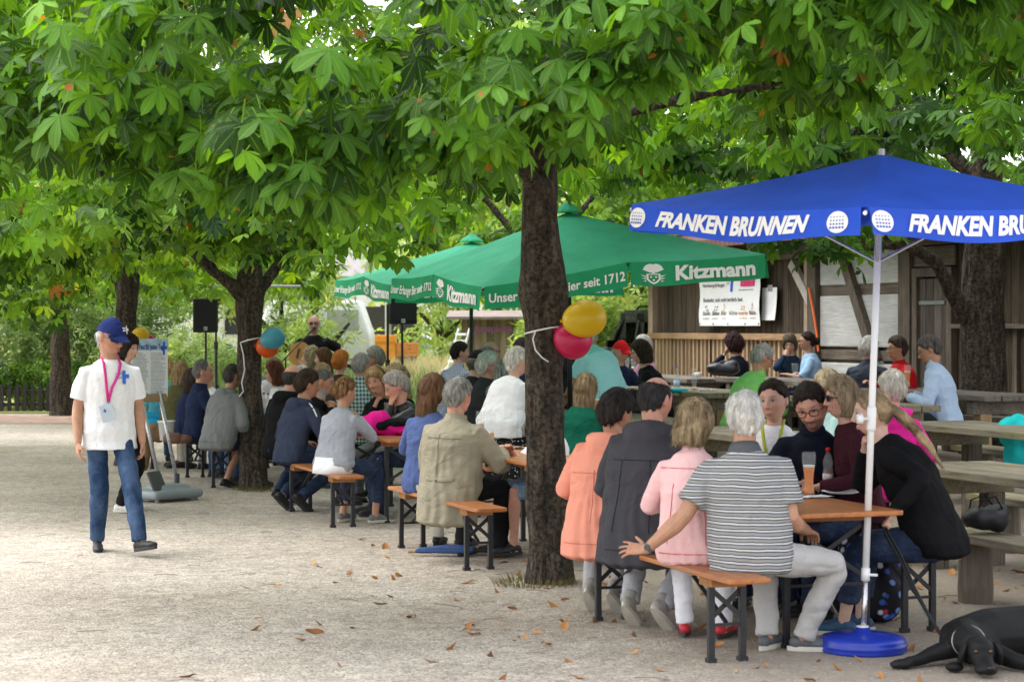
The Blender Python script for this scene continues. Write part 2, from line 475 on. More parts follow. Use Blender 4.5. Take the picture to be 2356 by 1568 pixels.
def chestnut(X, Y, paths, Rc, zb, zt, shoots, L, hi, seed, label, group, front=.62, mat=None, rim=.55, cut=None, temps=None, bare=None, extra=()):
    rng = np.random.default_rng(seed)
    g = gz(X, Y)
    root = empty('chestnut_tree', (X, Y, g), 0, label, 'tree', group)
    tr = link('trunk', make_trunk(paths), root)
    S = []
    while len(S) < shoots:
        k = rng.random(); az = rng.uniform(0, 2 * PI)
        if rng.random() < front: az = rng.uniform(PI, 2 * PI)
        if k < rim:
            u = rng.random() ** 1.25; r = Rc * math.sqrt(max(0, 1 - u ** 1.8)) * (.80 + .27 * rng.random())
            x, y = r * math.cos(az), r * math.sin(az); b = zb(X + x, Y + y); z = b + (zt - b) * u
        elif k < .86:
            r = Rc * math.sqrt(rng.random()) * .97; x, y = r * math.cos(az), r * math.sin(az)
            z = zb(X + x, Y + y) + rng.random() * .45 + .25 * (1 - r / Rc)
        else:
            r = Rc * math.sqrt(rng.random()) * .9; x, y = r * math.cos(az), r * math.sin(az)
            b = zb(X + x, Y + y); z = b + (zt - b) * rng.random() * math.sqrt(max(0, 1 - (r / Rc) ** 2))
        top = EYE + .1642 * (Y + y)
        if z > top + .8 and rng.random() < .6: continue
        if cut and cut(X + x, Y + y, z): continue
        S.append((x, y, z - g))
    for px_, py_, d_ in extra:
        v_ = at(px_, py_, d_); S.append((v_.x - X, v_.y - Y, v_.z - g))
    S = np.array(S)
    n_l = 7; K = len(S) * n_l
    base = np.repeat(S, n_l, 0); az0 = np.repeat(rng.uniform(0, 2 * PI, len(S)), n_l)
    az = az0 + np.tile(np.arange(n_l) * 2.4, len(S)) + rng.normal(0, .25, K)
    out = base.copy(); out[:, 2] = 0; out /= np.linalg.norm(out, axis=1, keepdims=True) + 1e-6
    hd = np.stack([np.cos(az), np.sin(az), np.zeros(K)], 1) + out * .55
    hd /= np.linalg.norm(hd, axis=1, keepdims=True)
    up = np.array([0, 0, 1.0])
    tilt = R(1) * rng.normal(40, 17, K)
    D = hd * np.cos(tilt)[:, None] - up * np.sin(tilt)[:, None]
    N = up + hd * .25 + rng.normal(0, .18, (K, 3))
    Cc = base + hd * (L * rng.uniform(.55, 1.0, K))[:, None] + up * (rng.normal(0, .07, K) + .05)[:, None]
    sz = L * rng.uniform(.68, 1.12, K)
    # tint: younger and paler towards the rim, a few rusty ones
    T = np.clip(.40 + rng.normal(0, .26, K) + .20 * np.repeat(snoise(S, (1.2, 1.2, 1.2), seed), n_l), 0, .86)
    T[rng.random(K) < .007] = .97
    me = scatter_leaves('crown', Cc, D, N, sz, T, temps or (TEMPS_HI if hi else TEMPS_LO), mat or M_leaf, rng)
    link('crown', me, root)
    return root, S
TEMPS_HI = [palmate(7, True, 1), palmate(7, True, 2), palmate(5, True, 3), palmate(6, True, 4)]
TEMPS_LO = [palmate(7, False, 5), palmate(5, False, 6), palmate(6, False, 7)]

def tp(X, Y, *pts):           # trunk points given as (px x, px y) at the trunk's own depth, relative to its foot
    out = []
    for q in pts:
        d = Y + (q[2] if len(q) > 2 else 0)
        v = at(q[0], q[1], d); out.append((v.x - X, v.y - Y, v.z - gz(X, Y)))
    return out
# --- the tree in the middle of the yard
AX, AY = .26, 13.87
pA = tp(AX, AY, (1265, 1352), (1264, 1325), (1264, 1250), (1258, 1050), (1252, 850), (1252, 740), (1250, 672), (1244, 600), (1241, 500), (1246, 400), (1250, 300), (1240, 150))
rA = [.20, .175, .155, .145, .140, .150, .168, .135, .127, .12, .11, .09]
limbsA = [(tp(AX, AY, (1248, 440), (1150, 330, -1.0), (1000, 240, -2.0), (800, 190, -2.6)), [.07, .055, .04, .02]),
          (tp(AX, AY, (1246, 400), (1000, 280, .3), (700, 150, .2), (500, 190, -.8), (415, 220, -1.2)), [.07, .05, .04, .03, .015]),
          (tp(AX, AY, (1248, 380), (1330, 290, -.6), (1560, 230, -1.2), (1800, 190, -1.6)), [.07, .05, .035, .02]),
          (tp(AX, AY, (1245, 380), (1220, 250, -1.2), (1280, 100, -2.6)), [.07, .05, .03]),
          (tp(AX, AY, (620, 345, -.6), (530, 385, -.9), (400, 408, -1.2), (260, 415, -1.5), (190, 370, -1.7)), [.022, .022, .02, .017, .008]),
          (tp(AX, AY, (1100, 290, -.2), (800, 330, -.5), (620, 345, -.6)), [.04, .03, .022])]
def zbA(x, y):
    w_ = .16 * math.sin(x * 2.1 + 1) + .14 * math.sin(y * 1.7 + x * .8)
    return 2.62 + w_ + .75 * sst((x - .35) / .9) + .12 * sst((-1.2 - x) / 2.5)
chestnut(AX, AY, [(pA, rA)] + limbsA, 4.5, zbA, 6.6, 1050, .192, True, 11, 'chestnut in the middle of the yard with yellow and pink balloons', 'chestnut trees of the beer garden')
# --- the left tree
BX, BY = -2.83, 21.9
pB = tp(BX, BY, (585, 1137), (583, 1118), (580, 1050), (577, 900), (573, 780), (573, 690), (575, 600), (580, 480), (585, 350))
rB = [.19, .165, .15, .142, .138, .145, .125, .11, .09]
lB = [(tp(BX, BY, (573, 705), (545, 665, -.1), (500, 630, -.3), (455, 590, -.5), (380, 520, -.9)), [.085, .07, .06, .05, .03]),
      (tp(BX, BY, (578, 690), (605, 655, .1), (640, 610, .3), (700, 540, .4), (800, 470, .5)), [.075, .06, .05, .045, .03]),
      (tp(BX, BY, (578, 600), (650, 480, -.6), (720, 420, -1.2)), [.07, .05, .03]),
      (tp(BX, BY, (578, 560), (480, 420, -.8), (400, 350, -1.5)), [.07, .05, .03])]
def zbB(x, y): return 2.52 + .2 * math.sin(x * 1.5 + .5) + .15 * math.sin(y * 1.3) - .25 * sst((-x - 4.2) / 1.5) - .15 * sst((x + .2) / 1.0)
chestnut(BX, BY, [(pB, rB)] + lB, 4.6, zbB, 7.2, 880, .178, False, 12, 'chestnut with blue and orange balloons, two low limbs forking from its trunk', 'chestnut trees of the beer garden', mat=M_leaf_far, cut=lambda x, y, z: (1178 + x * FOC / y > 730 and z < EYE + 262 * y / FOC) or (1178 + x * FOC / y > 930 and z < EYE + 330 * y / FOC))
# --- behind the walking man
CX_, CY_ = -4.98, 25.7
pC = tp(CX_, CY_, (296, 1075), (295, 1050), (293, 900), (290, 800), (288, 720), (296, 660), (305, 560), (310, 420))
lC = [(tp(CX_, CY_, (290, 720), (275, 660, .1), (255, 600, .2)), [.08, .07, .05])]
def zbC(x, y): return 2.50 + .22 * math.sin(x * 1.4) + .15 * math.sin(y * 1.1 + 2) - .2 * sst((-x - 6.5) / 1.5)
chestnut(CX_, CY_, [(pC, [.2, .17, .15, .14, .135, .13, .12, .1])] + lC, 4.4, zbC, 7.5, 620, .185, False, 13, 'chestnut standing behind the man with the blue cap, yellow balloon on its trunk', 'chestnut trees of the beer garden', mat=M_leaf_far, cut=lambda x, y, z: 1178 + x * FOC / y > 640 and z < EYE + 300 * y / FOC)
# --- far left by the fence
DX, DY = -9.08, 40.0
pD = tp(DX, DY, (141, 962), (140, 945), (139, 850), (138, 760), (137, 700), (135, 600))
def zbD(x, y): return 2.35 + .3 * math.sin(x * .9) + .2 * math.sin(y * 1.2)
chestnut(DX, DY, [(pD, [.27, .22, .20, .19, .19, .17])], 5.4, zbD, 9.5, 430, .25, False, 14, 'chestnut at the brick path in front of the picket fence', 'chestnut trees of the beer garden', mat=M_leaf_far)
# --- by the hut door
EX, EY_ = 5.36, 22.7
pE = tp(EX, EY_, (2262, 1098), (2262, 1060), (2262, 930), (2262, 850), (2258, 720), (2262, 640), (2265, 560), (2270, 430), (2275, 300))
lE = [(tp(EX, EY_, (2240, 760), (2200, 690, -.2), (2150, 600, -.4), (2085, 562, -.7), (2000, 572, -1.0), (1950, 580, -1.1)), [.10, .09, .075, .055, .03, .015]),
      (tp(EX, EY_, (2265, 520), (2150, 400, -.5), (1950, 290, -1.2), (1700, 262, -1.8), (1480, 285, -2.2)), [.13, .1, .085, .07, .04]),
      (tp(EX, EY_, (2270, 430), (2100, 280, .3), (1930, 195, .4), (1650, 235, .3)), [.1, .075, .06, .03])]
def zbE(x, y): return 3.30 + .25 * math.sin(x * 1.6) + .2 * math.sin(y * 1.4)
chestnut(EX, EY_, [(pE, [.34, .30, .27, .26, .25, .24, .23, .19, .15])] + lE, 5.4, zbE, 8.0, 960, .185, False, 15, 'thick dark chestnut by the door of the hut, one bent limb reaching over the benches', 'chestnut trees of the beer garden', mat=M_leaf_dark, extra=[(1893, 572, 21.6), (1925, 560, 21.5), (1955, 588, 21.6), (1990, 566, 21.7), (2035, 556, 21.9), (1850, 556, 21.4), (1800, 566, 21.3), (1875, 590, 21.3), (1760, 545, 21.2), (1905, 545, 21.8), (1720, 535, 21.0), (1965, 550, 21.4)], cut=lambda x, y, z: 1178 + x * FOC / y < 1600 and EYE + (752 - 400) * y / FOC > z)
# ================================================================ lettering
def text_geo(txt, bold=.0, shear=0.0, spacing=1.0):
    cu = bpy.data.curves.new('t', 'FONT'); cu.body = txt; cu.size = 1; cu.offset = bold; cu.shear = shear
    cu.space_character = spacing; cu.resolution_u = 3; cu.fill_mode = 'FRONT'
    o = bpy.data.objects.new('t', cu); COL.objects.link(o)
    dg = bpy.context.evaluated_depsgraph_get(); dg.update()
    me = bpy.data.meshes.new_from_object(o.evaluated_get(dg))
    v = get_co(me).copy(); f = [tuple(p.vertices) for p in me.polygons]
    bpy.data.objects.remove(o); bpy.data.curves.remove(cu); bpy.data.meshes.remove(me)
    # cut long faces so that the letters can follow a curved cloth
    x0, x1 = v[:, 0].min(), v[:, 0].max(); y0, y1 = v[:, 1].min(), v[:, 1].max()
    return v, f, (x0, x1, y0, y1)
def text_on(mb, txt, fn, u0, u1, v0, v1, bold=0, shear=0, cap=None):
    """writes txt on a surface fn(u,v)->Vector inside the rectangle; v0..v1 is the line's height"""
    v, f, (x0, x1, y0, y1) = text_geo(txt, bold, shear)
    if cap: y0, y1 = cap
    vs = [fn(u0 + (p[0] - x0) / (x1 - x0) * (u1 - u0), v0 + (p[1] - y0) / (y1 - y0) * (v1 - v0)) for p in v]
    mb.add(vs, f)
CAPS = (0.0, .70)          # baseline and cap height of the built-in face
M_white_print = plain('white_print', (.80, .80, .80), .6, .04)
M_ink = plain('dark_ink', (.05, .05, .055), .6, .05)
M_blue_ink = plain('blue_ink', (.02, .10, .55), .6, .05)
M_magenta_ink = plain('magenta_ink', (.62, .03, .16), .6, .25, 9)
M_paper = plain('paper', (.80, .81, .83), .7, .03)

# ================================================================ materials of wood
def plank_wall(name, c, c2, period, gap=.03, bump=.5):
    """vertical boards along the local x axis"""
    t = NT(name); v = t.coord(); s = t.n('ShaderNodeSeparateXYZ'); t.l(v, s.inputs[0])
    q = t.math('DIVIDE', s.outputs[0], period); fr = t.math('FRACT', q); fl = t.math('FLOOR', q)
    wn = t.n('ShaderNodeTexWhiteNoise', noise_dimensions='1D'); t.l(fl, wn.inputs['W'])
    grain = t.noise(t.coord((16, 16, 1.1)), 2.6, 6, .65, .4)
    st = t.noise(t.coord((4, 4, .5)), 1.5, 4, .6)
    cc = t.mix(t.ramp(grain, [(.32, 0), (.7, 1)]), c, c2)
    cc = t.mix(1.0, cc, t.ramp(wn.outputs['Value'], [(0, .68), (1, 1.25)]), 'MULTIPLY')
    cc = t.mix(1.0, cc, t.ramp(st, [(.3, .65), (.7, 1.2)]), 'MULTIPLY')
    edge = t.math('MINIMUM', fr, t.math('SUBTRACT', 1, fr))
    g = t.ramp(edge, [(gap * .5, 0), (gap, 1)])
    cc = t.mix(1.0, cc, t.mix(g, .18, 1.0), 'MULTIPLY')
    b = t.bump(g, .8, .02); b = t.bump(grain, bump, .01, b)
    return t.set(cc, .9, b, 0, .15)
def beam_wood(name, c, c2, axis='x', gs=1.0, moss=None):
    t = NT(name); sc_ = {'x': (1.0, 15, 15), 'y': (15, 1.0, 15), 'z': (15, 15, 1.0)}[axis]
    grain = t.noise(t.coord(tuple(x * gs for x in sc_)), 2.4, 7, .66, .5); v = t.coord()
    cc = t.mix(t.ramp(grain, [(.3, 0), (.7, 1)]), c, c2)
    cc = t.mix(1.0, cc, t.ramp(t.noise(v, 1.6, 5), [(.3, .7), (.7, 1.2)]), 'MULTIPLY')
    cc = t.mix(1.0, cc, t.ramp(grain, [(.26, .35), (.36, 1)]), 'MULTIPLY')
    if moss: cc = t.mix(t.ramp(t.noise(v, 1.9, 5, .7), [(.45, 0), (.68, .75)]), cc, moss)
    return t.set(cc, .88, t.bump(grain, .6, .01), 0, .2)
M_oldwall = plank_wall('weathered_boards', (.040, .029, .021), (.125, .096, .072), .185)
M_newslat = plank_wall('new_larch_boards', (.34, .22, .13), (.52, .40, .28), .12, .02)
M_beam = beam_wood('old_beam', (.070, .053, .040), (.18, .148, .12), 'x')
M_beamz = beam_wood('old_post', (.060, .046, .035), (.155, .125, .10), 'z')
M_beam_light = beam_wood('pale_post', (.27, .20, .14), (.42, .34, .26), 'z')
M_newcap = beam_wood('larch_rail', (.28, .17, .09), (.45, .30, .18), 'x')
def infill_mat():
    t = NT('pale_infill'); v = t.coord()
    g = t.noise(t.coord((2, 2, 26)), 1.6, 6, .7, .6)
    c = t.ramp(g, [(.3, (.36, .36, .35)), (.6, (.50, .50, .49)), (.75, (.58, .58, .57))])
    c = t.mix(1.0, c, t.ramp(t.noise(v, 1.2, 4), [(.3, .8), (.7, 1.12)]), 'MULTIPLY')
    return t.set(c, .9, t.bump(g, .6, .02), 0, .1)
M_infill = infill_mat()
def tile_mat():
    t = NT('clay_tiles'); v = t.coord()
    br = t.n('ShaderNodeTexBrick'); t.l(v, br.inputs['Vector']); br.inputs['Scale'].default_value = 3.4
    br.inputs['Color1'].default_value = (.20, .085, .05, 1); br.inputs['Color2'].default_value = (.13, .07, .05, 1); br.inputs['Mortar'].default_value = (.03, .02, .02, 1)
    br.inputs['Mortar Size'].default_value = .03; br.inputs['Row Height'].default_value = .5; br.inputs['Brick Width'].default_value = .55
    return t.set(br.outputs['Color'], .85, t.bump(br.outputs['Fac'], .6, .03), 0, .2)
M_tile = tile_mat()
M_iron = plain('grey_green_iron', (.16, .19, .18), .6, .2)

# ================================================================ the hut   local axes: x along the front, y = -(distance across), z
WF = 14.0
def fa(px, w=WF):            # along-coordinate where a sight line meets the plane "across = w"
    k = (px - 1178) / FOC; Y = w / (EW.y + EW.x * k); X = k * Y
    return ED.x * X + ED.y * Y, Y
def fz(px, y, w=WF): return EYE - (y - 752) * fa(px, w)[1] / FOC
hut = empty('wooden_hut', (0, 0, 0), ANG, 'weathered plank hut with pale infill panels and a tiled roof', 'hut')
def hbox(mb, a0, a1, z0, z1, w0, w1, bev=.0):
    mb.box(((a0 + a1) / 2, -(w0 + w1) / 2, (z0 + z1) / 2), (abs(a1 - a0), abs(w1 - w0), abs(z1 - z0)), bev=bev)
aL = fa(1512)[0]; aP = fa(1876)[0]; aI0 = fa(1895)[0]; aI1 = fa(2083)[0]; aD0 = fa(2112)[0]; aD1 = fa(2192)[0]; aR = 17.0
mb = MB(); hbox(mb, aL, aP, 1.66, 2.95, 14.0, 14.12)
hbox(mb, aL - .05, aL + .07, .2, 3.0, 14.14, 18); hbox(mb, aD1 - .12, aR, .2, 2.9, 14.0, 14.1)
hbox(mb, aL, aR, .2, 3.0, 17.9, 18.0); hbox(mb, aL - .02, aR, .25, 3.16, 14.16, 14.22)
mb.build('wall', M_oldwall, hut)
mb = MB(); hbox(mb, aL + .1, aP, .2, 1.60, 13.97, 14.05); mb.build('wainscot', M_newslat, hut)
mb = MB(); n = int((aL - aP) / .155)
for i in range(n): hbox(mb, aP + .08 + i * .155, aP + .125 + i * .155, .25, 1.575, 13.93, 13.967)
mb.build('cover_strips', M_newslat, hut)
mb = MB(); hbox(mb, aL + .12, aP - .02, 1.58, 1.68, 13.86, 14.06, .012); mb.build('rail', M_newcap, hut)
mb = MB(); hbox(mb, aL - .02, aL + .17, .2, 2.98, 13.9, 14.1, .01); mb.build('post', M_beam_light, hut)
mb = MB(); hbox(mb, aP - .02, aP + .14, .2, 2.96, 13.88, 13.995, .01); mb.build('post', M_beam_light, hut)
mb = MB(); hbox(mb, aI0 - .03, aP - .03, .2, 2.96, 13.84, 14.1, .01); mb.build('post', M_beamz, hut)
mb = MB(); hbox(mb, aI1 - .30, aI1, .2, 2.9, 13.88, 14.1, .01); mb.build('post', M_beamz, hut)
mb = MB(); hbox(mb, aL + .25, aP - .4, 2.80, 3.02, 13.8, 14.0, .012); mb.build('eaves_beam', M_beam, hut)
mb = MB(); hbox(mb, aP - .41, aR, 2.86, 3.06, 13.86, 14.06, .012); mb.build('eaves_beam', M_beam, hut)
mb = MB(); hbox(mb, aI1, aI0, .2, 2.86, 13.99, 14.08); mb.build('plaster_back', M_beam, hut)
for z0, z1 in ((2.38, 2.84), (1.50, 2.23), (.5, 1.27)):
    mb = MB(); hbox(mb, aI1 + .015, aI0 - .05, z0, z1, 13.91, 13.985, .02); mb.build('infill_panel', M_infill, hut)
for z in (2.305, 1.385):
    mb = MB(); hbox(mb, aI1 + .004, aI0 - .035, z - .07, z + .07, 13.93, 13.988, .008); mb.build('crossbeam', M_beam, hut)
mb = MB()
p0 = Vector((fa(1938, 13.87)[0], -13.87, fz(1938, 580, 13.87))); p1 = Vector((fa(2015, 13.87)[0], -13.87, fz(2015, 830, 13.87)))
mb.bar(p0, p1, .10, .17, (1, 0, 0)); mb.build('strut', M_beamz, hut)
mb = MB()
p0 = Vector((fa(1822, 13.9)[0], -13.9, 2.74)); p1 = Vector((fa(1868, 13.9)[0], -13.9, 2.12))
mb.bar(p0, p1, .08, .15, (1, 0, 0)); mb.build('strut', plain('bleached_strut', (.42, .38, .34), .85, .15), hut)
door = MB(); hbox(door, aD1, aD0 - .1, .36, 2.42, 13.95, 13.985); dr = door.build('door', plank_wall('door_boards', (.06, .05, .042), (.13, .11, .095), .2), hut)
mb = MB(); hbox(mb, aD0 - .12, aD0, .3, 2.56, 13.9, 14.0, .01); hbox(mb, aD1 - .12, aD1, .3, 2.56, 13.9, 14.0, .01); hbox(mb, aD1 - .12, aD0, 2.44, 2.56, 13.897, 14.0, .01)
mb.build('frame', M_beamz, dr)
for z in (2.10, .86):
    mb = MB(); hbox(mb, aD1 + .1, aD0 - .06, z - .025, z + .025, 13.935, 13.948); mb.build('hinge', M_iron, dr)
mb = MB(); hbox(mb, aD1 - .12, aI1 - .3, 2.58, 2.84, 13.95, 13.985); mb.build('lintel_board', M_beam, hut)
mb = MB(); hbox(mb, 17.2, aD1 - .125, 1.76, 1.82, 13.88, 13.998, .01); mb.build('rail', M_beam, hut)
mb = MB()
for i in range(14): hbox(mb, 17.3 + i * .36, 17.36 + i * .36, .4, 1.755, 13.95, 13.998)
mb.build('cover_strips', M_beamz, hut)
mb = MB()
A = [Vector((x, -13.25, 3.02)) for x in (aL + .4, aR - .5)] + [Vector((x, -17.2, 3.85)) for x in (aR - .5, aL + .4)]
nn = Vector((0, 0, .12)); mb.add(A + [p + nn for p in A], [(3, 2, 1, 0), (4, 5, 6, 7), (0, 1, 5, 4), (1, 2, 6, 5), (2, 3, 7, 6), (3, 0, 4, 7)])
mb.build('roof', M_tile, hut)
mb = MB()
for i in range(18):
    a = aR + i * .9
    if a < aL + .3: mb.bar((a, -13.28, 2.95), (a, -17.0, 3.66), .09, .12)
mb.build('rafters', M_beam, hut)
# orange cord hanging down the post
mb = MB(); c0 = [Vector((fa(px, 13.8)[0], -13.8, fz(px, y, 13.8))) for px, y in ((1861, 662), (1866, 690), (1871, 716), (1876, 745), (1880, 775), (1883, 808))]
mb.tube([Matrix.Rotation(ANG, 3, 'Z') @ p for p in c0], .018, 6)
tag(mb.build('orange_ribbon', plain('orange_ribbon', (.80, .14, .02), .6)), 'orange ribbon hanging down the post of the hut', 'ribbon')
# banner
bw0, bw1 = fa(1608, 13.8)[0], fa(1748, 13.8)[0]
banner = empty('banner', (*row(13.82, (bw0 + bw1) / 2), 0), ANG, 'white printed banner with sponsor logos hanging on the dark plank wall', 'banner')
BZ0, BZ1 = 1.80, 2.76; BL = bw0 - bw1
def bfn(u, v, off=.006):      # u 0..1 from the left edge, v 0..1 from the bottom
    return Vector((BL / 2 - u * BL, .01 + off + .012 * math.sin(u * 14) + .012 * math.sin(v * 9 + u * 5), BZ0 + v * (BZ1 - BZ0)))
mb = MB(); N = 24; vs = [bfn(i / N, j / 8, 0) for j in range(9) for i in range(N + 1)]
mb.add(vs, [(j * (N + 1) + i, j * (N + 1) + i + 1, (j + 1) * (N + 1) + i + 1, (j + 1) * (N + 1) + i) for j in range(8) for i in range(N)])
mb.build('sheet', plain('banner_cloth', (.78, .79, .81), .6, .03), banner, True)
mb = MB()
for tx, u0, u1, v0, v1 in (('Arbeitskreis', .075, .30, .755, .815), ('Nürnberg-Erlangen', .075, .44, .65, .71), ('Bedankt sich recht herzlich bei:', .075, .73, .40, .47), ('kinder', .46, .535, .775, .80), ('not', .475, .52, .73, .755), ('hilfe', .48, .53, .685, .71), ('Gemeinsam wirken.', .67, .90, .575, .60)):
    text_on(mb, tx, bfn, u0, u1, v0, v1, .012, cap=CAPS)
mb.build('lettering', M_ink, banner)
mb = MB()
for u0, u1, v0, v1 in ((.545, .585, .56, .93), (.585, .64, .745, .835)):
    mb.add([bfn(u0, v0), bfn(u1, v0), bfn(u1, v1), bfn(u0, v1)], [(0, 1, 2, 3)])
mb.build('blue_cross', M_blue_ink, banner)
mb = MB(); mb.add([bfn(.69, .64), bfn(.91, .64), bfn(.91, 1), bfn(.69, 1)], [(0, 1, 2, 3)]); mb.build('picture', M_magenta_ink, banner)
lg = [(.08, .20, (.12, .12, .13), 'Studio'), (.22, .33, (.07, .06, .06), 'Salon'), (.36, .46, (.30, .17, .08), 'Bar'), (.50, .64, (.25, .25, .27), 'Voll & Partner'), (.655, .79, (.60, .27, .08), 'energie'), (.82, .94, (.25, .07, .08), 'Buch')]
for i, (u0, u1, c, tx) in enumerate(lg):
    mb = MB(); text_on(mb, tx, bfn, u0, u1, .18, .245, .02, .3 if i < 2 else 0, cap=CAPS)
    um = (u0 + u1) / 2
    if i in (0, 1, 2, 4, 5):
        for k in range(6):
            a = k * 1.05 + i; r = .02 + .012 * (k % 3)
            mb.add([bfn(um + r * .4 * math.cos(a), .29 + r * math.sin(a)), bfn(um + r * .8 * math.cos(a + .5), .29 + 2 * r * math.sin(a + .5)), bfn(um + r * .5 * math.cos(a + 1), .29 + r * math.sin(a + 1))], [(0, 1, 2)])
    if i != 3: text_on(mb, 'seit langem' if i % 2 else 'am Markt', bfn, u0 + .01, u1 - .01, .115, .135, .02, cap=CAPS)
    mb.build('logo', plain('logo_ink_%d' % i, c, .6), banner)
mb = MB()
for u in (.02, .25, .5, .75, .98): mb.ball(bfn(u, .03, .01), .014, 8, 5)
mb.build('eyelets', M_iron, banner)
# sheet of paper taped to the wall
na = fa(1769, 13.9)[0]
note = empty('paper_notice', (*row(13.93, na), 0), ANG, 'sheet of paper taped to the plank wall right of the banner', 'notice')
mb = MB(); zc = fz(1769, 699, 13.93)
def nfn(u, v): return Vector((.25 - u * .5, .012 + .03 * (1 - v) ** 2 * (.4 + u) + .006, zc - .25 + v * .5))
mb.add([nfn(i / 6, j / 6) for j in range(7) for i in range(7)], [(j * 7 + i, j * 7 + i + 1, j * 7 + i + 8, j * 7 + i + 7) for j in range(6) for i in range(6)])
mb.build('sheet', M_paper, note, True)
mb = MB()
for k in range(7): text_on(mb, 'liste der gaben und helfer am tage'[: 20 + 2 * (k * 5 % 7)], lambda u, v: nfn(u, v) + Vector((0, .006, 0)), .1, .62 + .05 * (k * 3 % 5), .2 + k * .08, .225 + k * .08, .02)
mb.build('lettering', plain('grey_print', (.35, .35, .38), .7), note)
mb = MB(); mb.box((-.02, .02, zc + .24), (.16, .006, .1)); mb.build('tape', plain('grey_tape', (.3, .3, .32), .4), note)

# ================================================================ fence
M_fence = plain('black_fence_paint', (.022, .02, .018), .7, .3)
fence = empty('picket_fence', (-12, 41.2, 0), 0, 'low dark picket fence with pointed pales at the far left', 'fence')
for k in range(-16, 25):
    mb = MB(); x = k * .16; h = .62 + .02 * math.sin(k * 7)
    mb.add([(x - .04, -.012, .04), (x + .04, -.012, .04), (x + .04, -.012, h - .06), (x, -.012, h), (x - .04, -.012, h - .06), (x - .04, .012, .04), (x + .04, .012, .04), (x + .04, .012, h - .06), (x, .012, h), (x - .04, .012, h - .06)],
           [(0, 1, 2, 3, 4), (9, 8, 7, 6, 5), (0, 5, 6, 1), (1, 6, 7, 2), (2, 7, 8, 3), (3, 8, 9, 4), (4, 9, 5, 0)])
    mb.build('pale', M_fence, fence)
for z in (.18, .44):
    mb = MB(); mb.box((.64, .035, z), (6.7, .04, .07)); mb.build('rail', M_fence, fence)

# ================================================================ distant trees, shrubs, reeds
def simple_temp(n, seed, w=.34, spread=.9):
    r = random.Random(seed); V = []; F = []; U = []
    for k in range(n):
        a = 2 * PI * k / n + r.uniform(-.3, .3); c, s = math.cos(a), math.sin(a); z = r.uniform(-.4, .3); o = .08
        for x, y, zz in ((0, o, 0), (w / 2, .5, z * .5 + .05), (0, 1, z), (-w / 2, .5, z * .5 - .05)):
            V.append((x * c + y * s, -x * s + y * c, zz)); U.append((y, x / w + .5))
        b = len(V) - 4; F.append((b, b + 1, b + 2, b + 3))
    return np.array(V), np.array(F), np.array(U)
T_SMALL = [simple_temp(5, 1), simple_temp(6, 2), simple_temp(4, 3)]
T_NARROW = [simple_temp(6, 4, .16), simple_temp(7, 5, .14)]
def leafy(name, X, Y, blobs, n, size, mat, seed, label, cat, group, trunk=None, temps=T_SMALL, g=0):
    """blobs: (x, y, z, rx, ry, rz) relative to the foot"""
    rng = np.random.default_rng(seed); root = empty(name, (X, Y, g), 0, label, cat, group)
    vol = np.array([b[3] * b[5] for b in blobs]); pk = rng.choice(len(blobs), n, p=vol / vol.sum())
    B = np.array(blobs)[pk]; d = rng.normal(size=(n, 3)); d /= np.linalg.norm(d, axis=1, keepdims=True)
    rr = (rng.random(n) ** .45) * (1 + .18 * snoise(d * 3, seed=seed))
    P = B[:, :3] + d * B[:, 3:] * rr[:, None]
    P[:, 2] = np.maximum(P[:, 2], .06)
    D = d * .6 + rng.normal(0, .6, (n, 3)) + np.array([0, 0, -.35]); N = d * .5 + rng.normal(0, .4, (n, 3)) + np.array([0, 0, .7])
    T = np.clip(.45 + rng.normal(0, .22, n) + .25 * snoise(P, (.9, .9, .9), seed), 0, .84)
    link('crown' if trunk else 'foliage', scatter_leaves('crown', P, D, N, size * rng.uniform(.6, 1.3, n), T, temps, mat, rng), root)
    if trunk:
        mb = MB()
        for pts, rad in trunk: mb.tube(pts, rad, 9)
        mb.build('trunk', M_bark, root, True)
    return root
def ax_(px, d): return (px - 1178) * d / FOC
def tree_far(px, d, h, r, n, seed, label, size=.30, mat=None, low=.25, group='trees beyond the meadow', temps=T_SMALL):
    rng = random.Random(seed); bl = []
    for k in range(9):
        a = rng.uniform(0, 6.28); q = r * rng.uniform(.1, .75); z = h * rng.uniform(low, .9)
        bl.append((q * math.cos(a), q * math.sin(a), z, r * rng.uniform(.35, .6), r * rng.uniform(.35, .6), h * rng.uniform(.09, .17)))
    bl.append((0, 0, h * .6, r * .7, r * .7, h * .35))
    tk = [([(0, 0, -.1), (.1, 0, h * .3), (.0, .1, h * .8)], [.04 * h * .5, .03 * h * .5, .02]), ([(.05, 0, h * .25), (r * .5, 0, h * .55)], [.1, .03]), ([(.05, 0, h * .3), (-r * .5, .2, h * .6)], [.1, .03])]
    leafy('deciduous_tree', ax_(px, d), d, bl, n, size, mat or M_leaf_bg, seed, label, 'tree', group, tk, temps)
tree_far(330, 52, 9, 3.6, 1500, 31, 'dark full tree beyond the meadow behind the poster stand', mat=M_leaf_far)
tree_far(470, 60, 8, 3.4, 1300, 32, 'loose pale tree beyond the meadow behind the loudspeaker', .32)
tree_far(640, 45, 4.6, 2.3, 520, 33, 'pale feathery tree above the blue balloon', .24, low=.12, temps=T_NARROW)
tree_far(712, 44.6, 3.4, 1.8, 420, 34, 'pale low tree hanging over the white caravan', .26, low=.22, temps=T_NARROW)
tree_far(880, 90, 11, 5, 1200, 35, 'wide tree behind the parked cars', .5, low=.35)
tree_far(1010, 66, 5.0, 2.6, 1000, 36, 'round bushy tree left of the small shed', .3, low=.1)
tree_far(1290, 56, 6.0, 3.2, 1500, 37, 'bright tree standing behind the small shed', .3, low=.08)
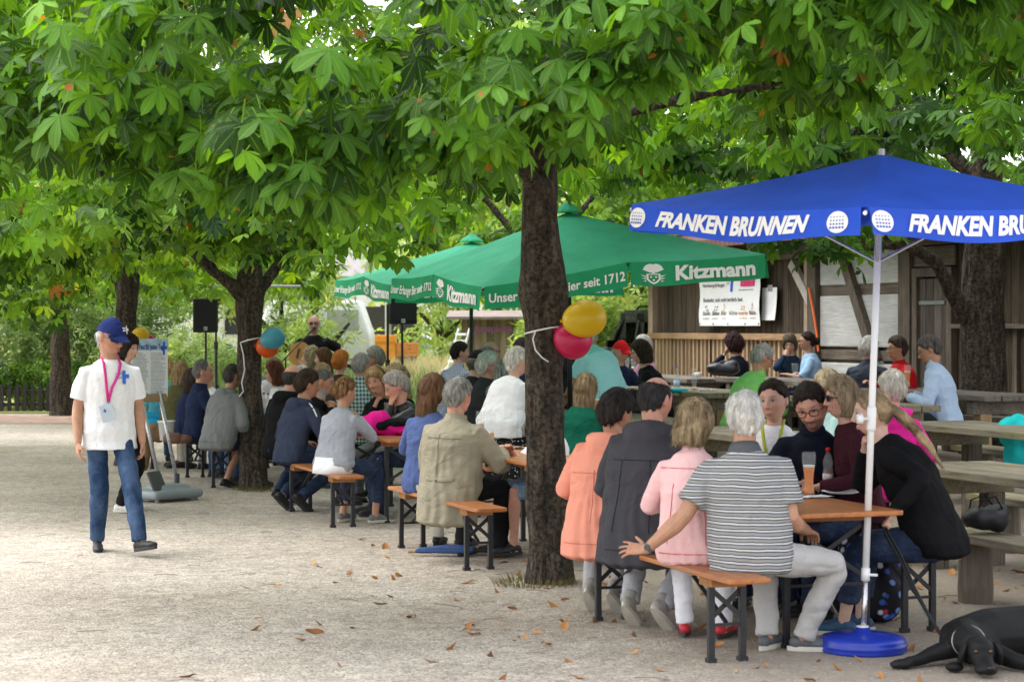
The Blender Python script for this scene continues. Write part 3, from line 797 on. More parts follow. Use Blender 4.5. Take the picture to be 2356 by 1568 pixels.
tree_far(1420, 60, 7.0, 3.4, 1500, 38, 'bright tree behind the black car', .3, low=.08)
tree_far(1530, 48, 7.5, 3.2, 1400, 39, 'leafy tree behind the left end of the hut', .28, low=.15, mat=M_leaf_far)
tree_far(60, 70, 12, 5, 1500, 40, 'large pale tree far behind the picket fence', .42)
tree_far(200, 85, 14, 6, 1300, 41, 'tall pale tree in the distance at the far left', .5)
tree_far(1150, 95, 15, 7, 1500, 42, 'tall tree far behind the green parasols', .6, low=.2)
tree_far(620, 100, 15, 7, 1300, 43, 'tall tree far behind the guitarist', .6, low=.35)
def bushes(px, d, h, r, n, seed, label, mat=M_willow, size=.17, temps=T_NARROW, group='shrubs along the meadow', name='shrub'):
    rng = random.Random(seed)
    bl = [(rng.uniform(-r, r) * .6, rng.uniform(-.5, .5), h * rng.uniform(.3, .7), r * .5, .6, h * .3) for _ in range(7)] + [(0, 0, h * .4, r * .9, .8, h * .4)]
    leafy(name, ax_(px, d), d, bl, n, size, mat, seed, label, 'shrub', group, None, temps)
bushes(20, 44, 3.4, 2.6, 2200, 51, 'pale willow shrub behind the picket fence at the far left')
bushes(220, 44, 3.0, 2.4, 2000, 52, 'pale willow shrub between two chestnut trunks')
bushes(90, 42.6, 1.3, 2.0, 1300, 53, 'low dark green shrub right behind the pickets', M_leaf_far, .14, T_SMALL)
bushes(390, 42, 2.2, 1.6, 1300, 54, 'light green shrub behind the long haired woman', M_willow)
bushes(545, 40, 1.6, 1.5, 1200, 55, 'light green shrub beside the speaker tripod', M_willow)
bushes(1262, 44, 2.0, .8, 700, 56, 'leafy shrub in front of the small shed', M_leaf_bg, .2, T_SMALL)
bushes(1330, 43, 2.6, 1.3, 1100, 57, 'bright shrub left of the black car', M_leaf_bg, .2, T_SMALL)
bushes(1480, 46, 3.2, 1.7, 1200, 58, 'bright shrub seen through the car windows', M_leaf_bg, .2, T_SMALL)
# more chestnuts behind, closing the view under the sky
def far_chestnut(px, d, seed, label, Rc=5.0, zb=2.7, zt=9, n=380, mat=None, L=.25):
    X = ax_(px, d); g = gz(X, d)
    zf = lambda x, y: zb + .3 * math.sin(x * 1.1 + seed) + .2 * math.sin(y)
    chestnut(X, d, [([(0, 0, -.1), (.02, 0, 1.4), (0, .05, zb + .8), (.1, 0, zb + 3)], [.22, .17, .15, .10]), ([(0, 0, zb - g - .2), (1.2, .2, zb + 1.2)], [.1, .05]), ([(0, 0, zb - g), (-1.2, .2, zb + 1.3)], [.1, .05])],
             Rc, zf, zt, n, L, False, seed, label, 'chestnut trees of the beer garden', mat=mat or M_leaf_far)
far_chestnut(1232, 38, 61, 'chestnut hidden behind the middle trunk', 4.6, 3.1, 9, 420)
far_chestnut(1575, 43, 62, 'bright chestnut rising behind the left end of the hut roof', 4.8, 2.9, 9, 420)
far_chestnut(-150, 30, 64, 'chestnut hanging into the yard from the far left', 4.6, 2.3, 8.5, 420)
far_chestnut(1900, 44, 65, 'chestnut rising behind the roof of the hut', 5.5, 4.6, 12, 420)
far_chestnut(2500, 38, 66, 'chestnut at the far right behind the hut', 5.2, 3.6, 11, 380)
far_chestnut(250, 60, 67, 'distant chestnut above the willow shrubs', 5.5, 3.6, 13, 380, L=.3)

# ---- reeds and tall grass
def blades(name, xs, ys, h, wd, mat, seed, bend=.35):
    rng = np.random.default_rng(seed); n = len(xs)
    az = rng.uniform(0, 6.28, n); bd = h * bend * rng.uniform(.2, 1.3, n)
    dx, dy = np.cos(az), np.sin(az); sx, sy = np.cos(az + 1.57 + rng.normal(0, .8, n)), np.sin(az + 1.57)
    V = np.zeros((n, 8, 3)); lv = [0, .4, .75, 1]
    for k, t in enumerate(lv):
        c = np.stack([xs + dx * bd * t ** 2, ys + dy * bd * t ** 2, h * t * (1 - .12 * t)], 1); ww = wd * (1 - t) ** .6 * .5
        o = np.stack([sx * ww, sy * ww, np.zeros(n)], 1)
        V[:, 2 * k] = c - o; V[:, 2 * k + 1] = c + o
    f = np.array([(0, 1, 3, 2), (2, 3, 5, 4), (4, 5, 7, 6)])
    F = (f[None] + (np.arange(n) * 8)[:, None, None]).reshape(-1, 4)
    me = fast_mesh(name, V.reshape(-1, 3), F, mat)
    T = np.repeat(np.clip(rng.normal(.5, .2, n), 0, 1), 3); me.attributes.new('tint', 'FLOAT', 'FACE').data.foreach_set('value', T.astype(np.float32))
    return link(name, me)
def grass_mat(name, stops):
    t = NT(name); a = t.n('ShaderNodeAttribute', attribute_name='tint'); c = t.ramp(a.outputs['Fac'], stops)
    t.set(c, .6, None, 0, .2); tr = t.n('ShaderNodeBsdfTranslucent'); t.l(c, tr.inputs[0])
    mx = t.n('ShaderNodeMixShader'); mx.inputs[0].default_value = .35
    t.l(t.b.outputs[0], mx.inputs[1]); t.l(tr.outputs[0], mx.inputs[2]); t.l(mx.outputs[0], t.out.inputs[0]); return t.m
M_reed = grass_mat('reed_blade', [(.1, (.10, .19, .06)), (.6, (.22, .33, .10)), (1, (.36, .40, .16))])
M_straw = grass_mat('straw_blade', [(.1, (.42, .38, .15)), (.5, (.62, .53, .28)), (1, (.74, .66, .42))])
M_turf = grass_mat('meadow_blade', [(.1, (.12, .20, .04)), (.6, (.26, .32, .08)), (1, (.42, .42, .16))])
rg = np.random.default_rng(90)
n = 9000; ys = rg.uniform(33.5, 46, n); xs = rg.uniform(-9, 5.5, n)
keep = (xs > -.150 * ys) & (snoise(np.stack([xs, ys, xs * 0], 1), (.8, .8, 1), 3) > -.5)
xs, ys = xs[keep], ys[keep]
tag(blades('reeds', xs, ys, (.75 + .55 * (snoise(np.stack([xs, ys, ys * 0], 1), (.6, .6, 1), 5) * .5 + .5)) * rg.uniform(.6, 1.15, len(xs)), .028, M_reed, 1), 'green reeds growing behind the last tables', 'reeds', kind='stuff')
n = 9000; ys = rg.uniform(44, 64, n); xs = rg.uniform(-.15, .02, n) * ys * .75 + .0
tag(blades('tall_grass', xs, ys, rg.uniform(.6, 1.2, n), .034, M_straw, 2, .25), 'dry yellow tall grass in front of the shed and cars', 'grass', kind='stuff')
n = 7000; ys = rg.uniform(42.0, 58, n); xs = rg.uniform(-.25, -.06, n) * ys
tag(blades('meadow_grass', xs, ys, rg.uniform(.4, 1.2, n), .03, M_turf, 3), 'green meadow grass behind the fence', 'grass', kind='stuff')

# ================================================================ things beyond the meadow
M_shedwood = plank_wall('shed_boards', (.20, .15, .11), (.34, .28, .22), .16)
sx, sy = ax_(1062, 50), 50.0
shed = empty('small_shed', (sx, sy, 0), 0, 'small grey board shed with a painted name and a shallow roof', 'shed')
mb = MB(); mb.box((1.05, .9, 1.0), (2.1, 1.8, 2.0)); mb.build('wall', M_shedwood, shed)
mb = MB(); mb.box((1.0, .75, 2.09), (2.75, 2.5, .07), Euler((R(4), 0, 0))); mb.build('roof', plain('corrugated_roof', (.24, .19, .17), .8, .25, 3), shed)
mb = MB(); text_on(mb, 'Josephina', lambda u, v: Vector((.30 + u * .98, -.015, 1.60 + v * .25)), 0, 1, 0, 1, .03)
mb.build('lettering', plain('purple_paint', (.42, .16, .48), .7), shed)
# caravan
M_cv = plain('white_lacquer', (.84, .85, .86), .3, .03, spec=.5)
M_glass_dark = plain('dark_glass', (.02, .022, .025), .08, .1, spec=.6)
def prism(mb, prof, x0, x1, bev=.0):
    bm = bmesh.new(); vs = [bm.verts.new((x0, y, z)) for y, z in prof]; f = bm.faces.new(vs)
    r = bmesh.ops.extrude_face_region(bm, geom=[f])
    for v in r['geom']:
        if isinstance(v, bmesh.types.BMVert): v.co.x = x1
    bmesh.ops.recalc_face_normals(bm, faces=bm.faces[:])
    if bev: bmesh.ops.bevel(bm, geom=bm.edges[:], offset=bev, segments=3, affect='EDGES', profile=.5)
    bm.verts.index_update(); mb.add([v.co.copy() for v in bm.verts], [[v.index for v in f.verts] for f in bm.faces]); bm.free()
cv = empty('caravan', (ax_(725, 47), 47, 0), R(90), 'white caravan with a window parked beyond the reeds', 'caravan')
mb = MB(); prism(mb, [(-1.28, .55), (1.28, .55), (1.28, 1.9), (1.10, 2.42), (-1.0, 2.42), (-1.28, 1.6)], -.0, 2.0, .10); mb.build('body', M_cv, cv, True)
mb = MB(); mb.box((-.004, -.65, 1.95), (.03, .75, .48), bev=.01); mb.build('window', plain('caravan_pane', (.45, .47, .48), .15, .1), cv)
mb = MB(); mb.box((-.006, 0, 1.02), (.02, 2.4, .04)); mb.box((-.006, 0, .80), (.02, 2.4, .02)); mb.build('trim', plain('grey_trim', (.3, .3, .32), .5), cv)
for s in (-.1, .6):
    mb = MB(); mb.lathe([(.05, -.1), (.3, -.1), (.33, -.06), (.33, .06), (.3, .1), (.05, .1)], 18, (.25, s, .33), Euler((0, R(90), 0)).to_matrix()); mb.build('wheel', plain('tyre', (.02, .02, .02), .8), cv)
# cars
M_tyre = plain('tyre', (.02, .02, .02), .8)
M_rim = plain('alloy', (.4, .4, .42), .3, .1, metal=.8)
def glass_mat(name, c, rough=.02, ior=1.45, alpha=None):
    t = NT(name)
    t.b.inputs['Transmission Weight'].default_value = 1.0
    t.b.inputs['IOR'].default_value = ior
    return t.set(c, rough, None, 0, .5)
def thin_glass(name, c, fac, base=(.02, .02, .02)):
    """a clear pane: mostly lets light straight through, with a sheen"""
    t = NT(name); tr = t.n('ShaderNodeBsdfTransparent'); tr.inputs[0].default_value = (*c, 1)
    t.set(base, .05, None, 0, .6); mx = t.n('ShaderNodeMixShader'); mx.inputs[0].default_value = fac
    t.l(tr.outputs[0], mx.inputs[1]); t.l(t.b.outputs[0], mx.inputs[2]); t.l(mx.outputs[0], t.out.inputs[0]); return t.m
M_carglass = thin_glass('car_window', (.75, .8, .78), .08)
def car(loc, rz, paint, label, suv=False, group=None, g=0):
    """x = length (front at +x), y = width"""
    r = empty('parked_car', (*loc, g), rz, label, 'car', group)
    Hh = 1.74 if suv else 1.45; L = 4.5; W = .90; belt = 1.05 if suv else .92; sill = .32
    mb = MB(); hood = .98 if suv else .82
    side = [(-2.2, sill), (2.15, sill), (2.25, .55), (2.2, hood - .12), (1.95, hood), (1.05, belt), (-2.1, belt + .02), (-2.25, .7)]
    bm = bmesh.new()
    vs = [bm.verts.new((x, -W, z)) for x, z in side]; f = bm.faces.new(vs); ex = bmesh.ops.extrude_face_region(bm, geom=[f])
    for v in ex['geom']:
        if isinstance(v, bmesh.types.BMVert): v.co.y = W
    bmesh.ops.recalc_face_normals(bm, faces=bm.faces[:]); bmesh.ops.bevel(bm, geom=bm.edges[:], offset=.07, segments=3, affect='EDGES', profile=.6)
    bm.verts.index_update(); mb.add([v.co.copy() for v in bm.verts], [[v.index for v in q.verts] for q in bm.faces]); bm.free()
    # pillars and roof
    i_ = .14
    for s in (-1, 1):
        for (xa, xb) in (((1.05, .35) if suv else (1.05, .25)), (-.25, -.30), (-1.25, -1.3), ((-2.1, -1.95) if suv else (-2.0, -1.3))):
            mb.bar((xa, s * (W - .06), belt - .03), (xb, s * (W - i_), Hh - .06), .10, .16 if xa not in (-.25,) else .13, (1, 0, 0))
    xr = (-1.98, .40) if suv else (-1.4, .32)
    mb.box(((xr[0] + xr[1]) / 2, 0, Hh - .04), (xr[1] - xr[0], 2 * (W - i_) + .1, .09), bev=.035)
    mb.build('body', paint, r, True)
    if suv:                        # near side: deep door frames round two small windows
        for k_, (zz, xs_) in enumerate((((belt - .02, belt + .06), (1.0, -2.0)), ((1.50, Hh - .05), (.62, -1.95)))):
            mb = MB(); mb.box((sum(xs_) / 2, W - .10, sum(zz) / 2), (abs(xs_[0] - xs_[1]), .05, zz[1] - zz[0]), bev=.012); mb.build('door_frame', paint, r, True)
        for xa, xb in ((.92, .32), (-.20, -.56), (-1.0, -1.96)):
            mb = MB(); mb.add([(xa, W - .12, belt), (xb, W - .12, belt), (xb, W - .12, Hh - .06), (xa - .42 * (xa > .9), W - .12, Hh - .06)] + [(xa, W - .075, belt), (xb, W - .075, belt), (xb, W - .075, Hh - .06), (xa - .42 * (xa > .9), W - .075, Hh - .06)], [(3, 2, 1, 0), (4, 5, 6, 7), (0, 1, 5, 4), (1, 2, 6, 5), (2, 3, 7, 6), (3, 0, 4, 7)]); mb.build('door_pillar', paint, r)
    for s in (-1, 1):
        for k, (xa, xb) in enumerate(((.32, -.2), (-.34, -1.2), (-1.36, -1.9)) if suv else ((.25, -.2), (-.34, -1.2))):
            mb = MB(); top = .1
            mb.add([(xa + .35 * (k == 0), s * (W - .05), belt), (xb, s * (W - .05), belt), (xb - (.0), s * (W - i_), Hh - .08), (xa, s * (W - i_), Hh - .08)], [(0, 1, 2, 3)]); mb.build('window', M_carglass, r)
    mb = MB(); mb.add([(1.04, -W + .1, belt), (1.04, W - .1, belt), (xr[1] + .02, W - .2, Hh - .08), (xr[1] + .02, -W + .2, Hh - .08)], [(0, 1, 2, 3)]); mb.build('windscreen', M_glass_dark if suv else M_carglass, r)
    mb = MB(); mb.add([(-2.1, -W + .1, belt), (-2.1, W - .1, belt), (xr[0], W - .2, Hh - .08), (xr[0], -W + .2, Hh - .08)], [(3, 2, 1, 0)]); mb.build('rear_window', M_carglass, r)
    for x in (1.4, -1.4):
        for s in (-1, 1):
            mb = MB(); Mr = Euler((R(90), 0, 0)).to_matrix()
            mb.lathe([(.05, -.11), (.30, -.11), (.335, -.07), (.335, .07), (.30, .11), (.05, .11)], 20, (x, s * (W - .08), .335), Mr); wh = mb.build('wheel', M_tyre, r, True)
            mb = MB(); mb.lathe([(.02, -.02), (.2, -.02), (.21, .02), (.02, .02)], 16, (x, s * (W + .03), .335), Mr); mb.build('rim', M_rim, wh)
    if suv:
        for s in (-1, 1):
            mb = MB(); mb.tube([(.3, s * .62, Hh), (.15, s * .62, Hh + .07), (-1.7, s * .62, Hh + .07), (-1.85, s * .62, Hh)], .02, 8); mb.build('roof_rail', paint, r)
    for s in (-1, 1):
        mb = MB(); mb.box((.72, s * (W + .08), belt + .05), (.1, .18, .14), bev=.03); mb.build('mirror', paint, r)
        mb = MB(); mb.box((-2.2, s * .7, .85), (.08, .25, .18), bev=.02); mb.build('tail_light', plain('red_lens', (.3, .01, .01), .2), r)
    return r
M_blackcar = plain('black_car_paint', (.004, .004, .0045), .3, .1, spec=.12)
suv = car(row(15.55, 34.75), ANG, M_blackcar, 'black high roofed car parked at the left end of the hut', True, g=.36)
car((ax_(960, 76), 76), R(8), plain('silver_paint', (.55, .57, .60), .2, .05, metal=.3), 'silver car on the far car park, nearer one behind the loudspeaker', group='cars on the far car park')
car((ax_(925, 83), 83), R(4), plain('pale_blue_paint', (.50, .58, .68), .2, .05, metal=.2), 'pale blue car on the far car park, farther one behind the loudspeaker', group='cars on the far car park')
# orange box and planks in the meadow
M_or = plain('orange_paint', (.75, .30, .03), .6, .15); M_or2 = plain('orange_planks', (.62, .22, .06), .7, .2)
mb = MB(); mb.box((0, 0, .5), (.95, .6, 1.0), bev=.02); mb.box((0, -.31, .9), (1.0, .04, .12)); mb.box((0, -.31, .3), (1.0, .04, .08)); o = mb.build('orange_container', M_or); o.location = (ax_(884, 58), 58, .3); o.scale = (.72, 1, 1.25)
tag(o, 'yellow orange container in the tall grass', 'container')
mb = MB()
for k in range(4): mb.box((.03 * (k % 2), 0, .06 + k * .1), (1.1, .5, .085), bev=.01)
o = mb.build('plank_stack', M_or2); o.location = (ax_(934, 58), 58, .92); o.scale = (.65, 1, 1); tag(o, 'stack of orange planks right of the orange container', 'planks')
mb = MB(); mb.box((0, 0, .46), (.6, .4, .92), bev=.01); o = mb.build('plank_support', M_beam); o.location = (ax_(934, 58), 58.02, .0); tag(o, 'wooden trestle block under the orange planks', 'trestle')
# white deckchair beside the shed
mb = MB()
for k in range(7): mb.bar((-.25, .05 * k, .3 + .16 * k), (.25, .05 * k, .3 + .16 * k), .06, .05)
mb.bar((-.27, -.02, .1), (-.27, .38, 1.4), .05, .04); mb.bar((.27, -.02, .1), (.27, .38, 1.4), .05, .04); mb.bar((-.27, -.5, .02), (-.27, .1, .5), .05, .04); mb.bar((.27, -.5, .02), (.27, .1, .5), .05, .04)
for k in range(6): mb.bar((-.27, -.1 - .09 * k, .42 - .02 * k), (.27, -.1 - .09 * k, .42 - .02 * k), .06, .03)
o = mb.build('garden_chair', plain('white_slats', (.75, .75, .76), .5)); o.location = (ax_(1036, 47), 47, .35); o.rotation_euler.z = R(-60); tag(o, 'white slatted garden chair beside the small shed', 'chair')
# white houses
def siding(name, c):
    t = NT(name); v = t.coord(); s = t.n('ShaderNodeSeparateXYZ'); t.l(v, s.inputs[0])
    fr = t.math('FRACT', t.math('MULTIPLY', s.outputs[2], 4)); g = t.ramp(fr, [(0, .55), (.12, 1)])
    return t.set(t.mix(1.0, c, g, 'MULTIPLY'), .7, None)
def house(px, d, wd, h, label, seed):
    r = empty('white_house', (ax_(px, d), d, 0), 0, label, 'house', 'white houses beyond the meadow')
    mb = MB(); mb.box((0, 3, h / 2), (wd, 6, h)); mb.build('wall', siding('siding_%d' % seed, (.75, .75, .76)), r)
    mb = MB(); mb.add([(-wd / 2 - .4, -.5, h - .1), (wd / 2 + .4, -.5, h - .1), (wd / 2 + .4, 3, h + 2.2), (-wd / 2 - .4, 3, h + 2.2), (wd / 2 + .4, 6.5, h - .1), (-wd / 2 - .4, 6.5, h - .1)], [(0, 1, 2, 3), (3, 2, 4, 5), (0, 3, 5), (1, 4, 2)])
    mb.build('roof', plain('grey_roof', (.3, .28, .28), .8), r)
    for k in range(int(wd / 2.4)):
        x = -wd / 2 + 1.3 + k * 2.4
        mb = MB(); mb.box((x, -.02, h * .55), (1.1, .06, 1.2)); f = mb.build('window', plain('window_frame', (.6, .6, .6), .5), r)
        mb = MB(); mb.box((x, -.055, h * .55), (.95, .02, 1.05)); mb.build('pane', M_glass_dark, f)
house(640, 72, 5.5, 3.7, 'white house with horizontal siding left of the guitarist', 1)
house(420, 110, 9, 5.5, 'white house far behind the loudspeaker at the left', 2)
house(985, 120, 14, 4.4, 'long white house behind the far car park', 3)
mb = MB(); mb.box((0, 0, 1.0), (3.0, .1, 2.0)); o = mb.build('board_fence', plain('dark_board_fence', (.05, .045, .045), .8)); o.location = (ax_(872, 70), 70, .5); tag(o, 'dark board fence panel between caravan and cars', 'fence')
mb = MB(); mb.tube([(0, 0, 0), (0, 0, 3.2)], .11, 10); o = mb.build('grey_post', plain('grey_post', (.4, .4, .4), .7)); o.location = (ax_(893, 68), 68, 0); tag(o, 'grey post in front of the dark board fence', 'post')
# ================================================================ beer benches and tables
M_varnish = beam_wood('orange_varnish', (.33, .105, .028), (.50, .19, .055), 'x', 1.0)
for n_ in M_varnish.node_tree.nodes:
    if n_.type == 'BSDF_PRINCIPLED': n_.inputs['Roughness'].default_value = .38; n_.inputs['Specular IOR Level'].default_value = .45
M_batten = beam_wood('raw_batten', (.30, .13, .05), (.42, .21, .09), 'y')
M_steel = plain('charcoal_steel', (.022, .022, .025), .45, .2, 20)
def round_plank(L, W, T, z, r=.04):
    mb = MB(); bm = bmesh.new(); P = []
    for sx_, sy_, a0 in ((1, 1, 0), (-1, 1, 90), (-1, -1, 180), (1, -1, 270)):
        for k in range(5):
            a = R(a0 + k * 22.5); P.append((sx_ * (L / 2 - r) + r * math.cos(a), sy_ * (W / 2 - r) + r * math.sin(a)))
    f = bm.faces.new([bm.verts.new((x, y, z - T)) for x, y in P]); ex = bmesh.ops.extrude_face_region(bm, geom=[f])
    for v in ex['geom']:
        if isinstance(v, bmesh.types.BMVert): v.co.z = z
    bmesh.ops.recalc_face_normals(bm, faces=bm.faces[:])
    ed = [e for e in bm.edges if abs(e.verts[0].co.z - e.verts[1].co.z) < 1e-6]
    bmesh.ops.bevel(bm, geom=ed, offset=.007, segments=2, affect='EDGES', profile=.5)
    bm.verts.index_update(); mb.add([v.co.copy() for v in bm.verts], [[v.index for v in q.verts] for q in bm.faces]); bm.free(); return mb
def trestle(root, W, z, T, ly, lx, top_name, L=2.2, over=0):
    round_plank(L, W, T, z).build(top_name, M_varnish, root)
    for s in (-1, 1):
        mb = MB(); mb.box((s * (lx - .05), 0, z - T - .024), (.16, W * .82, .046), bev=.005); mb.build('batten', M_batten, root)
        for q in (-1, 1):
            mb = MB(); mb.box((s * lx, q * ly, (z - T - .048) / 2), (.032, .036, z - T - .048), bev=.004)
            mb.box((s * lx, q * ly, .012), (.045, .05, .024)); mb.build('leg', M_steel, root)
        zt = z - T - .06; zb = z * .48; mb = MB()
        mb.bar((s * lx - .008, -ly, zb), (s * lx - .008, ly, zt), .008, .026); mb.bar((s * lx + .008, ly, zb), (s * lx + .008, -ly, zt), .008, .026)
        mb.bar((s * lx, -ly, zb - .03), (s * lx, ly, zb - .03), .016, .016); mb.build('cross_brace', M_steel, root)
        mb = MB(); mb.bar((s * (lx - .01), 0, zb - .02), (s * (lx - .42), 0, zt + .02), .026, .008); mb.build('stay', M_steel, root)
def place(o, w_, a, dz=0, rot=0):
    x, y = row(w_, a); o.location = (x, y, gz(x, y) + dz); o.rotation_euler.z = ANG + R(rot); return o
bench0 = empty('beer_bench'); trestle(bench0, .25, .475, .028, .092, .80, 'seat')
table0 = empty('beer_table'); trestle(table0, .66, .77, .028, .25, .80, 'table_top')
BENCH_GROUP = 'folding beer benches along the row of orange tables'; TABLE_GROUP = 'folding orange beer tables in the row'
bench_spots = [(4.62, 10.42, 0, 'orange bench under the man in the striped shirt'), (4.62, 14.62, 1, 'orange bench under the man in the beige jacket'),
               (4.50, 18.02, 0, 'orange bench under the woman in the grey long sleeved top'), (4.34, 22.72, 0, 'orange bench under the man in the grey hoodie'),
               (4.0, 25.9, 0, 'orange bench with blue and brown jackets lying on it'), (6.14, 10.98, -1, 'orange bench under the woman with the blonde ponytail'),
               (6.0, 14.9, 0, 'orange bench behind the tree trunk, under the person in the white tee shirt'), (5.95, 18.3, 0, 'orange bench under the smiling woman with the headband'),
               (5.95, 24.2, 0, 'orange bench far back, under the woman in glasses left of the bald men')]
for i, (w_, a, rt, lb) in enumerate(bench_spots):
    o = bench0 if i == 0 else copy_tree(bench0); place(o, w_, a, 0, rt); tag(o, lb, 'bench', BENCH_GROUP)
table_spots = [(5.38, 10.72, 'orange beer table with the full wheat beer and white plates'), (5.30, 14.60, 'orange beer table in front of the beige jacket, with a tablet on it'),
               (5.22, 18.25, 'orange beer table with the pink jacket lying on it'), (5.25, 24.0, 'orange beer table right behind the left tree trunk, with water bottles')]
for i, (w_, a, lb) in enumerate(table_spots):
    o = table0 if i == 0 else copy_tree(table0); place(o, w_, a, 0, 0); tag(o, lb, 'table', TABLE_GROUP)

# ================================================================ heavy wooden tables and benches
M_greywood = beam_wood('grey_weathered_plank', (.13, .11, .08), (.30, .265, .205), 'x', 1.0, (.20, .19, .07))
M_darkwood = beam_wood('dark_weathered_plank', (.10, .085, .07), (.21, .185, .16), 'x', 1.0)
M_logpost = beam_wood('log_post', (.085, .07, .055), (.18, .155, .125), 'z')
M_newpost = beam_wood('larch_post', (.30, .19, .10), (.46, .32, .19), 'z')
def wood_table(L, W, wood, post, z=.76):
    r = empty('wooden_table'); k = 4; pw = W / k
    for i in range(k):
        mb = MB(); mb.box((.012 * (i % 2) - .006, -W / 2 + pw * (i + .5), z - .03), (L, pw - .012, .06), bev=.008); mb.build('plank', wood, r)
    for s in (-1, 1):
        mb = MB(); mb.box((s * (L / 2 - .32), 0, z - .135), (.12, W * .92, .14), bev=.01); mb.build('bearer', wood, r)
        for q in (-1, 1):
            mb = MB(); mb.box((s * (L / 2 - .32), q * W * .28, (z - .2) / 2 - .05), (.14, .14, z - .1), bev=.012); mb.build('leg', post, r)
    return r
def wood_bench(L, wood, post, z=.46):
    r = empty('wooden_bench')
    for q in (-1, 1):
        mb = MB(); mb.box((.01 * q, q * .085, z - .0275), (L, .158, .055), bev=.008); mb.build('plank', wood, r)
    for s in (-1, 1):
        mb = MB(); mb.lathe([(.105, -.08), (.115, .1), (.10, z - .058)], 14, (s * (L / 2 - .3), 0, 0)); mb.build('leg', post, r)
    return r
WT = wood_table(2.7, .84, M_greywood, M_logpost); WB = wood_bench(2.7, M_greywood, M_logpost)
WTD = wood_table(2.7, .84, M_darkwood, M_newpost); WBD = wood_bench(2.7, M_darkwood, M_logpost)
G3 = 'weathered wooden tables in front of the hut'; G4 = 'weathered wooden benches in front of the hut'
wt = [(WT, 7.92, 11.5, 'weathered wooden table beside the woman with the ponytail'), (WT, 7.75, 15.2, 'weathered wooden table behind the bearded man in glasses'), (WT, 7.7, 18.9, 'weathered wooden table where the woman in the green sweater sits'),
      (WT, 9.85, 14.8, 'yellowish wooden table in the middle of the empty tables at the right'), (WT, 9.85, 18.0, 'mossy wooden table beside the man in the green shirt'), (WT, 9.85, 21.5, 'mossy wooden table with the turquoise case and empty glass'),
      (WTD, 11.75, 18.9, 'dark wooden table with two full wheat beers by the man in the pale blue shirt'), (WTD, 11.75, 22.6, 'dark wooden table in front of the woman in the pale blue top'), (WTD, 11.75, 26.2, 'dark wooden table with the black handbag'),
      (WTD, 9.6, 25.6, 'dark wooden table by the laughing woman in the black sweater')]
seen = set()
for src, w_, a, lb in wt:
    o = src if id(src) not in seen else copy_tree(src); seen.add(id(src)); place(o, w_, a); tag(o, lb, 'table', G3)
wb = [(WB, 7.1, 10.05, 'weathered bench on log legs behind the woman with the ponytail'), (WB, 8.62, 12.0, 'weathered bench on log legs on the far side of the nearest wooden table'), (WB, 9.05, 18.4, 'wooden bench under the man in the green shirt'), (WB, 9.05, 15.2, 'wooden bench in front of the yellowish wooden table'),
      (WB, 10.6, 15.4, 'wooden bench at the right with the turquoise jacket on it'), (WBD, 7.0, 18.9, 'wooden bench under the woman in the green sweater'), (WBD, 11.0, 22.4, 'wooden bench under the man in the puffer jacket'), (WBD, 12.5, 19.0, 'wooden bench under the man in the pale blue shirt'),
      (WBD, 12.5, 23.0, 'wooden bench under the woman in the red jacket'), (WBD, 12.5, 27.2, 'wooden bench under the two women at the wooden rail'), (WBD, 8.85, 25.6, 'wooden bench under the man with the red cap')]
for src, w_, a, lb in wb:
    o = src if id(src) not in seen else copy_tree(src); seen.add(id(src)); place(o, w_, a); tag(o, lb, 'bench', G4)

# ================================================================ parasols
def canvas(name, c, trans=.25, c2=None):
    t = NT(name); v = t.coord(); c = col(c)
    cc = t.ramp(t.noise(v, 2.2, 5, .6), [(.3, [x * .86 for x in c]), (.7, [min(1, x * 1.12) for x in c])])
    sp = t.ramp(t.noise(v, 26, 3, .6), [(.76, 0), (.80, .5)]); cc = t.mix(sp, cc, [min(1, x * 2.2 + .12) for x in c])
    b = t.bump(t.noise(v, 3.5, 3, .5, 1.0), .35, .03); b = t.bump(t.noise(v, 300, 1), .1, .002, b)
    t.set(cc, .65, b, 0, .25); tr = t.n('ShaderNodeBsdfTranslucent'); t.l(cc, tr.inputs[0])
    mx = t.n('ShaderNodeMixShader'); mx.inputs[0].default_value = trans
    t.l(t.b.outputs[0], mx.inputs[1]); t.l(tr.outputs[0], mx.inputs[2]); t.l(mx.outputs[0], t.out.inputs[0]); return t.m
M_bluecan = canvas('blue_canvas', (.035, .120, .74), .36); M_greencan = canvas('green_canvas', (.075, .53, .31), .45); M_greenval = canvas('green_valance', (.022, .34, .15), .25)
M_whitepl = plain('white_plastic', (.78, .78, .77), .35, .05); M_chrome = plain('steel_tube', (.55, .55, .56), .25, .08, metal=.9)
M_blkpole = plain('black_tube', (.012, .012, .013), .4, .2)
